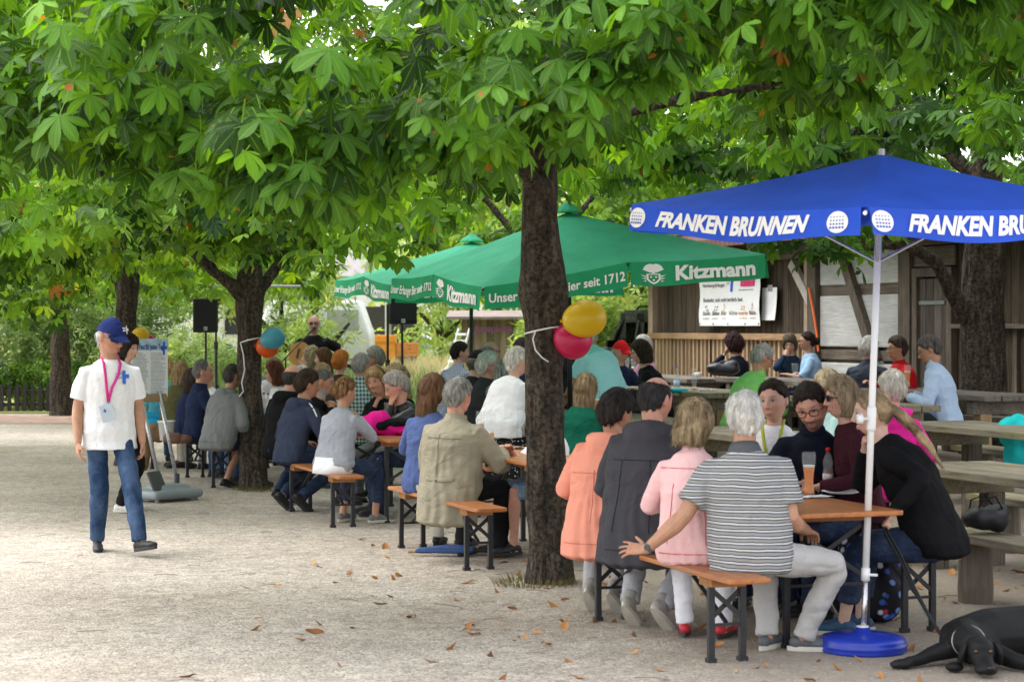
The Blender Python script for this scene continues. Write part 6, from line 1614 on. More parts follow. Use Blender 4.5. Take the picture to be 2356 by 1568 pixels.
        if hood is not None:
            cen = nb - d2 * .02 - fw * .055; pts = []; hs = 1.25 if hood == 'big' else 1.0
            for k in range(9): a = PI * (k / 8); pts.append(cen + rt * (math.cos(a) * .115 * s * hs) - fw * (math.sin(a) * .062 * s * hs - .04) + d2 * (.02 - .05 * math.sin(a)))
            mb.tube(pts, [.024 * s, .036 * s, .048 * s * hs, .056 * s * hs, .060 * s * hs, .056 * s * hs, .048 * s * hs, .036 * s, .024 * s], 10, round_=True)
            mb.ball(cen - fw * .055 - d2 * .07, (.10 * s * hs, .055 * s, .085 * s * hs), 12, 8)
        if collar and collar != 'polo': mb.tube([nb - d2 * .03, nb + d3 * .016, nb + d3 * (.040 if collar == 'stand' else .014)], [nr * 1.55, nr * 1.32, nr * 1.30], 14)
        gv = max(vox, .0075); gm = fuse(mb.v, mb.f, gv, 4, .5); c = get_co(gm); no = get_no(gm)
        w1 = snoise(c, (16, 16, 30), int(px) % 9) ; w2 = snoise(c, (38, 38, 22), int(px) % 7); amp = .0030
        nz = snoise(c, (6, 6, 6), 4); an = np.arctan2(c[:, 0], c[:, 1])
        cr = np.sin(46 * c[:, 2] + 16 * np.abs(c[:, 0]) + 3.2 * nz) * np.exp(-((c[:, 2] - hz - .10) / .13) ** 2) * .0034
        vf = np.sin(11 * an + 3.0 * nz + c[:, 2] * 4) * np.clip((hz + .34 - c[:, 2]) / .3, 0, 1) * (.0018 if standing else (.0026 if hem > -.12 else .0048))
        di = np.clip(np.sin(24 * c[:, 2] - 20 * c[:, 0] * np.sign(c[:, 0]) + 4 * nz), 0, 1) ** 2 * .0038 * np.exp(-((c[:, 2] - ch.z) / .16) ** 2)
        set_co(gm, c + no * (cr + vf + di + (np.abs(w1) * 1.4 - .6) * amp + w2 * .0010)[:, None]); gm.materials.clear(); gm.materials.append(garment[1]); go = link(garment[0], gm, root)
        if hood is not None and len(garment) > 2: pass
        if collar == 'polo':
            mb = MB(); mb.loft([(nb - d2 * .030 - fw * .006, rt, fw, .104 * s, .092 * s), (nb + d3 * .004 - fw * .004, rt, fw, .088 * s, .084 * s), (nb + d3 * .040, rt, fw, .075 * s, .074 * s), (nb + d3 * .036, rt, fw, .068 * s, .066 * s), (nb - d2 * .02, rt, fw, .064 * s, .06 * s)], 20, False); mb.build('collar', garment[2] if len(garment) > 2 else garment[1], go, True)
    # ---- trousers, shorts or skirt
    if pants is not None:
        kind, mat_ = pants[0], pants[1]; mb = MB(); k = 1.10
        mb.loft([(c, a1, a2, r1 * 1.03 + .004, r2 * 1.03 + .004) for c, a1, a2, r1, r2 in RG[:2]] + [(hip.lerp(ch, .3), rt0, fw0, wwd * 1.06, .112 * G * s)], 18)
        if not standing: mb.ball(hip + Vector((0, .02, -.03)), (hw * 1.02, .15 * gf * s, .085 * s), 16, 10)
        if kind == 'skirt':
            mid = (KN[0] + KN[1]) / 2; mb.loft([(hip, rt0, fw0, hw * 1.06, .145), (hip.lerp(mid, .55), rt0, fw0, hw * 1.15, .15), (mid - Vector((0, 0, .12)), rt0, fw0, hw * 1.25, .16)], 18)
        else:
            lo = pants[2] if len(pants) > 2 else 1.0
            for i in range(2):
                A_, K_, N_ = HJ[i], KN[i], AN[i]
                pts = [A_, A_.lerp(K_, .45), K_.lerp(A_, .07), K_.lerp(N_, .1)]; rr = [(.088 if standing else .096) * gf * s, (.080 if standing else .086) * gf * s, .069 * s * lo, .067 * s * lo]
                if kind == 'shorts': pts = pts[:3] + [K_.lerp(A_, .02)]; rr[3] = .075 * s
                elif kind == 'crop': pts += [K_.lerp(N_, .5), K_.lerp(N_, .74)]; rr += [.060 * s * lo, .055 * s * lo]
                else: pts += [K_.lerp(N_, .5), K_.lerp(N_, .85), N_ - (N_ - K_).normalized() * .005 - Vector((0, 0, .015))]; rr += [.061 * s * lo, .054 * s * lo, .056 * s * lo]
                mb.tube(pts, rr, 14)
        gm = fuse(mb.v, mb.f, max(vox, .0085), 4, .5); c = get_co(gm); no = get_no(gm)
        set_co(gm, c + no * ((np.abs(snoise(c, (17, 17, 34), int(px) % 8)) * 1.3 - .5) * .0052)[:, None]); gm.materials.clear(); gm.materials.append(mat_); link({'skirt': 'skirt', 'shorts': 'shorts'}.get(kind, 'trousers'), gm, root)
    # ---- shoes
    if shoes:
        um, sm = shoe_meshes(*shoes)
        for i in range(2):
            f = unit(FT[i]); r_ = f.cross(Vector((0, 0, 1))).normalized(); u = r_.cross(f).normalized(); Mx = Matrix((r_, f, u)).transposed().to_4x4()
            o = link('shoe', um, root); o.matrix_local = Matrix.Translation(AN[i] - u * .085 * s + f * .02) @ Mx @ Matrix.Scale(s * 1.0, 4); so = link('sole', sm, o)
    # ---- spectacles
    if glasses:
        mb = MB(); dark = glasses[0] == 'sun'; mt = glasses[1]
        def H(x, y, z): return HM @ Vector((x, y, z))
        for k in (-1, 1):
            pts = [H(k * .033 + .024 * math.copysign(abs(math.cos(a)) ** .7, math.cos(a)), .104 - .004 * abs(math.cos(a)), .010 + .017 * math.copysign(abs(math.sin(a)) ** .7, math.sin(a))) for a in [2 * PI * j / 16 for j in range(17)]]
            mb.tube(pts, .0032 if dark else .0026, 6); mb.tube([H(k * .057, .100, .016), H(k * .080, .06, .016), H(k * .082, -.005, .014)], .0026, 6)
        mb.tube([H(-.010, .106, .013), H(0, .110, .016), H(.010, .106, .013)], .0026, 6); gl = mb.build('glasses', mt, root)
        if dark:
            for k in (-1, 1):
                mb = MB(); mb.add([H(k * .033 + .024 * math.cos(a), .1035, .010 + .017 * math.sin(a)) for a in [2 * PI * j / 16 for j in range(16)]], [tuple(range(16))]); mb.build('lens', M_lens, gl)
    if cap:
        cm, kind = cap; cmb = MB(); rmask = HEL > 8 + 0 * HAZ
        pv = HP + HD * .014; pv[:, 2] = np.maximum(pv[:, 2], .042); pv[:, 2] += np.clip(HEL / 90, 0, 1) * .012
        cmb.add([HM @ Vector(p) for p in pv], HF); co_ = cmb.build('cap', cm, root, True)
        bm_ = MB(); vs = []
        for r0, dz_ in ((.0, .046), (.075, .030)):
            for k in range(13):
                a = R(-62 + k * 124 / 12); vs.append(HM @ Vector((math.sin(a) * (.085 - r0 * .1), math.cos(a) * (.098 + r0) - .0, dz_ - .022 * math.sin(a) ** 2 - r0 * .25)))
        nn = len(vs); vs += [v + S3 @ Vector((0, 0, .006)) for v in vs]
        q_ = [(k, k + 1, k + 14, k + 13) for k in range(12)]; bm_.add(vs, [tuple(reversed(f)) for f in q_] + [tuple(i + nn for i in f) for f in q_] + [(k + 13, k + 14, k + 14 + nn, k + 13 + nn) for k in range(12)]); bm_.build('brim', cm, co_, True)
    J = dict(root=root, HM=HM, hip=hip, ch=ch, nb=nb, hc=hc, rt=rt, fw=fw, d1=d1, d2=d2, d3=d3, SH=SH, ELB=ELB, WR=WR, KN=KN, AN=AN, FD=FD, s=s, RG=RG, g=g, fw1=fw1, rt1=rt1)
    for x in extras: x(J)
    return J
M_eye = plain('eye_white', (.34, .31, .29), .3, .02); M_iris = plain('iris', (.04, .03, .025), .1, .1); M_lens = plain('dark_lens', (.012, .012, .014), .06, .1, spec=.6)

HAIRLINE = {  # azimuth from the face -> lowest elevation that carries hair
    'short': ([0, 30, 55, 75, 92, 105, 130, 180], [40, 38, 26, 10, 10, -14, -34, -40]),
    'receding': ([0, 18, 40, 60, 78, 92, 105, 130, 180], [58, 62, 56, 26, 8, 10, -14, -32, -38]),
    'bob': ([0, 28, 48, 62, 75, 180], [30, 26, 12, -10, -40, -48]),
    'pulled': ([0, 30, 55, 75, 95, 115, 180], [42, 38, 27, 12, 6, -18, -34])}
def build_hair(root, HM, hair, s, vox, cap=None):
    st, c = hair[0], hair[1]; opt = hair[2] if len(hair) > 2 else {}
    mat = hair_material('%s_%02x%02x%02x' % (st, *[int(x * 255) for x in col(c)]), c, opt.get('c2'))
    base = {'short': 'short', 'thin': 'short', 'bald': 'receding', 'receding': 'receding', 'crop': 'short', 'bob': 'bob', 'long': 'bob', 'curly': 'bob', 'pixie': 'short', 'ponytail': 'pulled', 'bun': 'pulled', 'full': 'short'}[st]
    xs, ys = HAIRLINE[base]; low = np.interp(HAZ, xs, ys) + 3 * np.sin(HAZ * .21 + np.sign(HD[:, 0]))
    m = np.clip((HEL - low + 5) / 10, 0, 1); m = m * m * (3 - 2 * m)
    th = {'short': .013, 'thin': .008, 'bald': .007, 'receding': .010, 'crop': .006, 'bob': .024, 'long': .022, 'curly': .036, 'pixie': .020, 'ponytail': .010, 'bun': .012, 'full': .022}[st] * opt.get('k', 1.0)
    vol = th * (1 + .55 * np.clip((HEL - 20) / 70, 0, 1) - .2 * np.clip((-HEL) / 50, 0, 1))
    if st == 'bald': m = m * np.clip((opt.get('crown', 34) - HEL) / 10, 0, 1) * np.clip((HAZ - 66) / 12, 0, 1)
    if cap: vol = np.where(HEL > 12, -.004, vol)
    P = HP + HD * (vol * m - .012 * (1 - m))[:, None]
    mb = MB(); mb.add([tuple(p) for p in P], HF)
    L = opt.get('len', {'bob': .125, 'long': .27, 'curly': .13}.get(st, 0))
    if L:
        w_ = opt.get('w', .090); X, Y, Z = Vector((1, 0, 0)), Vector((0, 1, 0)), Vector((0, 0, 1)); rg = []
        for k in range(8):
            t = k / 7; z = .045 - t * (L + .045); spread = 1 + (.10 * math.sin(t * PI) if st != 'long' else .05 * math.sin(t * PI) - .10 * t)
            cy = -.040 - .022 * t * (L > .2); ry = .073 * (1 - .12 * t) + .012 * (t > .5) * (st == 'bob'); rg.append((Vector((0, cy, z)), X, Y, w_ * spread * (.93 + .07 * min(1, t * 4)), ry))
        rg.append((Vector((0, -.045 - .02 * (L > .2), -L - .012)), X, Y, w_ * .72, .050)); mb.loft(list(reversed(rg)), 20)
    if st == 'bun': mb.ball((0, -.120, .005), (.046, .040, .046), 14, 10)
    if st == 'ponytail':
        d_ = opt.get('dir', (0, -1, -1)); D = unit(d_); p = Vector((0, -.100, .015)); pts = [p]
        for k in range(1, 8): t = k / 7; p = p + (D * (1 - t * .55) + Vector((0, -.05, -1)) * t * .55).normalized() * (opt.get('tail', .34) / 7); pts.append(p)
        mb.tube(pts, [.022, .029, .030, .027, .023, .018, .012, .004], 12, round_=True)
    vv = [HM @ Vector(p) for p in mb.v]; me = fuse(vv, mb.f, max(.0058, vox * .9), 2, .5)
    co = get_co(me); no = get_no(me); Hi = np.array(HM.inverted()); q = (np.c_[co, np.ones(len(co))] @ Hi.T)[:, :3]
    if st == 'curly': dsp = snoise(q, (70, 70, 60), 3) * .008 + snoise(q, (150, 150, 120), 4) * .004
    elif L: ang = np.arctan2(q[:, 0], q[:, 1] + .03); dsp = (np.sin(ang * 13 + 4 * np.sin(q[:, 2] * 14)) * .0013 + np.sin(ang * 29 + q[:, 2] * 40) * .0008 + snoise(q, (24, 24, 10), 2) * .004)
    else: dsp = snoise(q, (85, 60, 40), 3) * .0030 + snoise(q, (30, 30, 22), 5) * .0032
    set_co(me, co + no * (dsp * (.6 if st in ('bald', 'crop') else 1))[:, None]); me.materials.clear(); me.materials.append(mat)
    add_strands(me, HM, st, L, cap); return link('hair', me, root)

def add_strands(me, HM, st, L, cap=None):
    """loose single hairs combed over the hair's surface"""
    rg = np.random.default_rng(int(len(me.vertices))); co = get_co(me); no = get_no(me); n = len(co)
    Hi = HM.inverted(); Hn = np.array(Hi); q = (np.c_[co, np.ones(n)] @ Hn.T)[:, :3]; top = np.array(HM.to_3x3() @ Vector((0, 0, 1))); bk = np.array(HM.to_3x3() @ Vector((0, -1, 0))); sc_ = np.linalg.norm(top)
    ok = np.where(((q[:, 2] > -.02) | (q[:, 1] < .03)) & ((q[:, 2] < (.02 if cap else 9))))[0]; k = rg.choice(ok, min(1100, len(ok)), replace=False); m = len(k)
    p, nn = co[k], no[k]; wild = {'curly': 1.1, 'pixie': .5, 'full': .4, 'bob': .22, 'long': .22}.get(st, .35)
    fl = np.where((q[k, 2] > .06)[:, None], bk * .5 - top * .25 + (np.array(HM.to_3x3() @ Vector((1, 0, 0)))[None] * np.sign(q[k, :1]) * .7), -top + bk * .15) + rg.normal(0, wild, (m, 3))
    fl -= nn * (fl * nn).sum(1, keepdims=True); fl /= np.linalg.norm(fl, axis=1, keepdims=True) + 1e-9
    ln = rg.uniform(.018, .045, m)[:, None] * (1.5 if L else 1.0); wd = rg.uniform(.0010, .0019, m)[:, None]; sd_ = np.cross(nn, fl)
    lift = rg.uniform(.001, .006, m)[:, None] * (2.0 if st == 'curly' else 1)
    a = p + nn * .0008; b = p + fl * ln * .5 + nn * lift; e = p + fl * ln + nn * lift * rg.uniform(-.3, 1.3, (m, 1))
    V = np.stack([a - sd_ * wd, a + sd_ * wd, b - sd_ * wd, b + sd_ * wd, e], 1).reshape(-1, 3)
    bm = bmesh.new(); bm.from_mesh(me); vs = [bm.verts.new(v) for v in V.tolist()]
    for i in range(m):
        o = i * 5
        for f in ((o, o + 1, o + 3, o + 2), (o + 2, o + 3, o + 4)): bm.faces.new([vs[j] for j in f]).smooth = True
    bm.to_mesh(me); bm.free()
# ---- patterned cloth
def pattern(name, fn, rough=.85, wr=.4):
    key = 'pat_' + name
    if key in _mc: return _mc[key]
    t = NT(name); v = t.coord(); s = t.n('ShaderNodeSeparateXYZ')
    dn = t.n('ShaderNodeTexNoise'); dn.inputs['Scale'].default_value = 5; t.l(v, dn.inputs['Vector'])
    ad = t.n('ShaderNodeVectorMath', operation='MULTIPLY_ADD'); t.l(dn.outputs['Color'], ad.inputs[0]); ad.inputs[1].default_value = (.022, .022, .022); t.l(v, ad.inputs[2]); t.l(ad.outputs[0], s.inputs[0])
    c = fn(t, s.outputs[0], s.outputs[1], s.outputs[2], v)
    b = creases(t, wr); b = t.bump(t.noise(v, 220, 2), .15, .002, b)
    _mc[key] = t.set(c, rough, b, 0, .15); return _mc[key]
def stripes_fn(t, x, y, z, v):
    f = t.math('FRACT', t.math('DIVIDE', z, .0335))
    return t.ramp(f, [(0, (.54, .54, .57)), (.11, (.54, .54, .57)), (.12, (.05, .055, .065)), (.26, (.05, .055, .065)), (.27, (.27, .27, .25)), (.70, (.27, .27, .25)), (.71, (.05, .055, .065)), (.84, (.05, .055, .065)), (.87, (.54, .54, .57)), (1, (.54, .54, .57))], 'CONSTANT')
def check_fn(ca, cb, per, wid=.5):
    def f(t, x, y, z, v):
        h = t.math('GREATER_THAN', t.math('FRACT', t.math('DIVIDE', z, per)), wid); q = t.math('GREATER_THAN', t.math('FRACT', t.math('DIVIDE', t.math('ADD', x, t.math('MULTIPLY', y, .6)), per)), wid)
        return t.mix(t.math('MULTIPLY', t.math('ADD', h, q), .5), ca, cb)
    return f
def dots_fn(ca, cb, sc_=42, thr=.30):
    def f(t, x, y, z, v):
        vo = t.n('ShaderNodeTexVoronoi'); vo.inputs['Scale'].default_value = sc_; t.l(v, vo.inputs['Vector'])
        return t.mix(t.ramp(vo.outputs['Distance'], [(thr - .05, 1), (thr + .02, 0)]), ca, cb)
    return f
def denim(name, c, fade=.5, crop=1):
    key = 'denim_' + name
    if key in _mc: return _mc[key]
    t = NT(name); v = t.coord(); c = col(c); hi = [min(1, x * 2.0 + .06) for x in c]
    n = t.noise(t.coord((2.2, 2.2, 1.4)), 2.2, 4, .6); f = t.noise(t.coord((14, 14, 26)), 1.3, 3, .6, .8)
    cc = t.mix(t.math('MULTIPLY', t.ramp(n, [(.45, 0), (.68, 1)]), fade), c, hi); cc = t.mix(t.ramp(f, [(.56, 0), (.7, .35)]), cc, hi)
    b = t.bump(f, .4, .02); b = t.bump(t.noise(v, 260, 2), .2, .002, b)
    _mc[key] = t.set(cc, .85, b, 0, .15); return _mc[key]
# ================================================================ the guests
M_jean = denim('blue_jeans', (.017, .043, .100), .7); M_djean = denim('dark_jeans', (.018, .030, .065), .3); M_ljean = denim('pale_jeans', (.16, .24, .36), .5)
C_white = cloth('white_cotton', (.80, .80, .82), var=.03, wr=.5); C_navy = cloth('navy', (.018, .026, .065)); C_blk = cloth('black', (.010, .010, .011), var=.2); C_char = cloth('charcoal', (.042, .042, .048)); C_greyT = cloth('grey_marl', (.36, .37, .41), var=.06, c2=(.30, .31, .35))
T_blk = cloth('black_trousers', (.014, .014, .016)); T_grey = cloth('stone_grey', (.42, .41, .40), var=.06); T_beige = cloth('beige_trousers', (.38, .33, .26))
K_shoe = plain('black_shoe', (.02, .02, .022), .5); G_shoe = plain('grey_suede', (.30, .28, .25), .85); D_shoe = plain('slate_leather', (.09, .10, .11), .55); B_shoe = plain('blue_shoe', (.03, .08, .16), .6)
SK, SG, SD, SB = ('sneaker', K_shoe, M_soleK), ('boot', G_shoe, M_soleW), ('low', D_shoe, M_soleW), ('sneaker', B_shoe, M_soleW)
GF_blk = plain('black_frame', (.015, .013, .012), .3); GF_red = plain('red_frame', (.25, .03, .02), .3); GF_thin = plain('thin_frame', (.12, .10, .09), .3)
def decal(J, name, mat, quads, surf, parent=None):
    mb = MB()
    for u0, u1, v0, v1 in quads: mb.add([surf(u0, v0), surf(u1, v0), surf(u1, v1), surf(u0, v1)], [(0, 1, 2, 3)])
    return mb.build(name, mat, parent or J['root'])
_bv = {}
def project(J, part, depth=.006):
    """a function that lays (x right, z up) points on the front of a garment"""
    o = [c for c in J['root'].children if c.name.split('.')[0] == part][0]
    from mathutils.bvhtree import BVHTree
    me = o.data; bv = BVHTree.FromPolygons([v.co for v in me.vertices], [p.vertices for p in me.polygons])
    def f(x, z, y0=1.0, dirn=(0, -1, 0)):
        hit = bv.ray_cast(Vector((x, y0, z)), Vector(dirn))
        return (hit[0] + Vector((0, depth, 0)) * (-1 if dirn[1] > 0 else 1)) if hit[0] else Vector((x, .12, z))
    return f, o
# 1 the walking man
def walker(J):
    f, o = project(J, 'tee_shirt', .012); z0 = J['nb'].z - .13; x0 = -.10
    for nm, qs, mt in (('cross', ((x0 - .055, x0 - .028, z0 - .055, z0 + .045), (x0 - .085, x0 - .028, z0 - .012, z0 + .018)), M_blue_ink), ('lettering', ((x0 + .005, x0 + .06, z0 - .02, z0 - .010), (x0 + .005, x0 + .045, z0 - .004, z0 + .006), (x0 + .005, x0 + .05, z0 + .012, z0 + .02)), M_blue_ink)): pass
    mb = MB()
    for a, b, c, d_ in ((-.105, -.078, -.06, .045), (-.135, -.0781, -.015, .015)): mb.add([f(a, z0 + c), f(b, z0 + c), f(b, z0 + d_), f(a, z0 + d_)], [(0, 1, 2, 3)])
    mb.build('cross', plain('cross_blue', (.03, .14, .60), .7), o)
    for k, tx in enumerate(('KINDER', 'NOT', 'HILFE')):
        mb = MB(); text_on(mb, tx, lambda u, v, k=k: f(-.072 + .052 * (1 - u), z0 + .016 - k * .016 + v * .010), 0, 1 if k != 1 else .5, 0, 1, .02, cap=CAPS); mb.build('lettering', M_blue_ink, o)
    M_lan = plain('pink_lanyard', (.62, .03, .25), .6); nb = J['nb']; ly = empty('lanyard', J['root'].matrix_world.translation)
    bpy.data.objects.remove(ly)
    W = J['root']; pts = []
    low = f(.035, nb.z - .33, 1) + Vector((0, .008, 0))
    lan = MB()
    for q in (-1, 1):
        ps = [nb + Vector((q * .062, -.02, .035)), f(q * .066, nb.z - .03) + Vector((0, .006, 0)), f(q * .050 + .008, nb.z - .12) + Vector((0, .004, 0)), f(q * .02 + .03, nb.z - .22) + Vector((0, .004, 0)), low]
        lan.tube(ps, .011, 6, flat=.35, hint=(0, 1, 0))
    lr = lan.build('lanyard', M_lan, W, True)
    mb = MB(); bz = low.z; mb.box(low + Vector((.012, .012, -.085)), (.105, .006, .135), Euler((0, R(14), 0)), .002); bd = mb.build('badge', plain('badge_card', (.55, .62, .70), .4, .1), lr)
    mb = MB(); mb.box(low + Vector((.03, .016, -.068)), (.008, .003, .03), Euler((0, R(14), 0))); mb.box(low + Vector((.03, .0165, -.068)), (.026, .003, .008), Euler((0, R(14), 0))); mb.build('cross', M_blue_ink, bd)
    mb = MB(); mb.tube([low, low + Vector((.004, .008, -.03))], .006, 6); mb.build('clip', M_iron, lr)
    cp = [c for c in W.children if c.name.split('.')[0] == 'cap'][0]; HM = J['HM']; mb = MB(); g = lambda x, z: HM @ Vector((x, .112 - 3.0 * x * x - .55 * max(0, z - .07), z))
    for a, b, c, d_ in ((-.044, -.032, .058, .108), (-.056, -.0321, .078, .092)): mb.add([g(a, c), g(b, c), g(b, d_), g(a, d_)], [(0, 1, 2, 3)])
    for k in range(3): mb.add([g(-.024, .076 + k * .009), g(.008 - .006 * (k % 2), .076 + k * .009), g(.008 - .006 * (k % 2), .081 + k * .009), g(-.024, .081 + k * .009)], [(0, 1, 2, 3)])
    mb.build('cap_print', M_white_print, cp)
    mb = MB(); mb.tube([J['WR'][1] + unit(J['FD'][1]) * .098 + Vector((.0, .0, .0))] * 1 + [J['WR'][1] + unit(J['FD'][1]) * .104], .012, 8); 
person(250, 15.74, 157, 'man walking in white tee shirt, blue cap, pink lanyard and jeans', top=733, s=1.03, seat=None, lean=4, head=(-34, 15, 0), skin='tan', hair=('short', (.42, .41, .40), {'k': .7}), garment=('tee_shirt', C_white), sleeve='short', arms=('down', 'down'),
       hem=-.14, legs=(((-.17, .36, .115), (-.35, 1, .18), (0, 1, .1)), ((.05, -.20, .098), (.15, 1, -.12), (0, 1, .1))), pants=('trousers', M_jean, 1.08), shoes=SK, glasses=('sun', GF_blk), cap=(cloth('cap_blue', (.020, .030, .13)), 'base'), extras=(walker,), ease=1.04, ts_lim=(.9, 1.1), girth=.94, flare=.07)
# 2 woman behind the easel
person(284, 19.2, 95, 'woman with long dark hair standing behind the walking man', sex='f', seat=None, lean=2, top=768, hair=('long', (.018, .012, .010), {'len': .34}), garment=('sweater', cloth('pale_grey_knit', (.40, .41, .43))), pants=('trousers', T_blk), shoes=('low', plain('white_canvas', (.7, .7, .68), .7), M_soleW), legs='stand', arms=('down', 'down'), head=(20, 10, 0))

# ---- the nearest table
def stripes_extra(J):
    w = J['WR'][0]; e = J['ELB'][0]; d_ = (w - e).normalized(); mb = MB(); c = w - d_ * .02; mb.tube([c - d_ * .010, c + d_ * .010], [.031, .031], 14); wt = mb.build('watch', plain('steel_watch', (.25, .25, .26), .3, metal=.8), J['root'], True)
    n = d_.cross(Vector((1, 0, 0))).normalized(); n = -n if n.z < 0 else n; n = (n * .8 + Vector((0, -.6, 0))).normalized(); mb = MB(); mb.tube([c + n * .026, c + n * .037], [.018, .017], 14); mb.build('dial', plain('watch_dial', (.04, .04, .045), .2), wt)
person(1728, 0, 20, 'man with white hair in grey striped polo shirt, arm stretched behind his neighbour', w=4.80, top=903, s=1.02, lean=10, side=-6, twist=-8, head=(-14, 6, 0), girth=1.12, skin='tan', hair=('full', (.62, .60, .55), {'k': .85, 'c2': (.78, .76, .70)}), garment=('polo_shirt', pattern('striped_jersey', stripes_fn), cloth('slate_collar', (.09, .095, .10))),
       sleeve='short', collar='polo', hem=-.085, hem_back=.03, arms=((-.56, -.10, .57), (.24, .32, .66)), pole=((-.1, -.6, -1), (.2, -.5, -1)), hands=('spread', 'relaxed'), fdirs=((-.96, .10, .02), None), palms=((.1, .75, -.65), None), pants=('trousers', T_grey, 1.12), shoes=SD,
       legs=(((.02, .30, .088), (.25, 1, 0)), ((.22, .31, .088), (1, .25, 0), (.9, .4, 1))), extras=(stripes_extra,), vox=.0052, ease=1.05, ts_lim=(.85, 1.25))
def seams(part, mat, xs=(), yoke=None, hemline=.0, collar_=None, r=.0022, z0=.03):
    def f_(J):
        f, o = project(J, part, .002); nb, hip = J['nb'], J['hip']; B = (0, 1, 0); k = 0
        def line(pts, nm): mb = MB(); mb.tube(pts, r, 5); mb.build(nm, mat, o)
        for x in xs: line([f(x * (1 - .25 * t), hip.z + z0 + (nb.z - .17 - hip.z - z0) * t, -1, B) for t in np.linspace(0, 1, 12)], 'seam')
        if yoke: line([f(x, nb.z - yoke - .10 * x * x * 8 * .1, -1, B) for x in np.linspace(-.17, .17, 11)], 'yoke_seam')
        if hemline is not None: line([f(x, hip.z + hemline, -1, B) for x in np.linspace(-.16, .16, 11)], 'hem_stitch')
    return f_
person(1588, 0, 16, 'woman with short blonde bob in pale pink blouse and white trousers', sex='f', w=4.62, top=920, lean=10, head=(28, 12, 0), girth=1.06, skin='fair', hair=('bob', (.17, .115, .065), {'c2': (.42, .32, .19), 'len': .115, 'w': .093}), garment=('blouse', cloth('pale_pink_linen', (.80, .50, .50), var=.04)), hem=-.07, collar='shirt', extras=(seams('blouse', cloth('coral_seam', (.55, .05, .06)), (.11, -.11), .085, -.02),), arms=('table', 'table'), pants=('trousers', cloth('white_trousers', (.72, .72, .76), var=.04)), shoes=('low', plain('red_leather', (.45, .02, .03), .5), M_soleK), legs='sit', ts_lim=(.85, 1.25))
mbx = blob([((0, 0, .04), (.09, .06, .045))], .01, cloth('red_cushion', (.50, .01, .02)), 'red_bag', 'small red bag beside the white trousers on the front bench', 'bag', Vector((1.02, 11.72, .475)), .3, .006)
person(1478, 0, 30, 'balding man in charcoal hooded rain jacket seated with back turned', w=4.60, top=863, s=1.03, lean=13, head=(14, 14, 0), girth=1.16, skin='ruddy', hair=('bald', (.030, .028, .028), {'k': 1.4, 'crown': 46}), garment=('rain_jacket', cloth('anthracite_shell', (.052, .050, .058), rough=.6, var=.06, weave=.05, wr=.35)), hood='big', hem=-.15, hem_back=.05, ease=1.16, arms=('table', 'table'), pants=('trousers', cloth('light_grey_trousers', (.40, .40, .42)), 1.05), shoes=SG,
       legs=(((-.15, .14, .16), (-.1, 1, -.75)), ((.08, .10, .16), (.1, 1, -.8))), ts_lim=(.85, 1.25), collar='stand', flare=.05, extras=(seams('rain_jacket', cloth('dark_seam', (.022, .021, .026)), (.12, -.12), .17, -.07),))
person(1378, 0, 24, 'person with short dark hair in salmon coloured hooded jacket, back turned', w=4.58, top=902, s=.97, lean=16, side=4, head=(28, 16, 0), girth=1.0, skin='tan', hair=('full', (.022, .018, .016), {'k': 1.3}), garment=('rain_jacket', cloth('salmon_shell', (.80, .31, .22), rough=.6, var=.05, weave=.05, wr=.3)), hood='big', hem=-.17, hem_back=.06, ease=1.16, arms=('table', 'table'), pants=('trousers', cloth('light_grey_trousers', (.40, .40, .42))), shoes=SG, legs=(((-.12, .16, .16), (-.1, 1, -.8)), ((.05, .14, .16), (.0, 1, -.8))), ts_lim=(.8, 1.25), flare=.07, extras=(seams('rain_jacket', cloth('salmon_seam', (.52, .17, .12)), (.0,), .19, -.09),))
def lime_lanyard(J):
    f, o = project(J, 'tee_shirt', .006); nb = J['nb']; mb = MB()
    for q in (-1, 1): mb.tube([nb + Vector((q * .060, -.02, .035)), f(q * .062, nb.z - .03), f(q * .045, nb.z - .12), f(q * .015, nb.z - .25)], .011, 6, flat=.35, hint=(0, 1, 0))
    mb.build('lanyard', plain('lime_lanyard', (.45, .52, .03), .6), J['root'], True)
    mb = MB()
    for a, b, c, d_ in ((-.115, -.09, -.21, -.12), (-.14, -.0901, -.175, -.15)): mb.add([f(a, nb.z + c), f(b, nb.z + c), f(b, nb.z + d_), f(a, nb.z + d_)], [(0, 1, 2, 3)])
    mb.build('cross', plain('cross_blue', (.03, .14, .60), .7), o)
person(1786, 12.95, 200, 'young woman with dark tied back hair, white tee shirt and lime lanyard', sex='f', top=873, hs=1.1, lean=6, head=(8, 4, 4), skin='fair', hair=('ponytail', (.020, .012, .010), {'dir': (.6, -.4, -1), 'tail': .26}), garment=('tee_shirt', C_white), sleeve='short', arms=('lap', 'lap'), pants=('trousers', M_djean), shoes=SK, extras=(lime_lanyard,), legs='sit', ts_lim=(.8, 1.3), vox=.0055)
person(1880, 12.75, 196, 'bearded man with black framed glasses and slicked dark hair in navy shirt', top=880, hs=1.1, lean=22, head=(4, 22, 10), skin='ruddy', hair=('short', (.022, .016, .014), {'k': 1.1}), beard=(.11, .075, .06), garment=('shirt', cloth('midnight_shirt', (.010, .012, .022))), collar='shirt', arms=('table', 'table'), glasses=('clear', GF_blk), pants=('trousers', M_djean), shoes=SK, legs='sit', ts_lim=(.85, 1.3), vox=.0055)
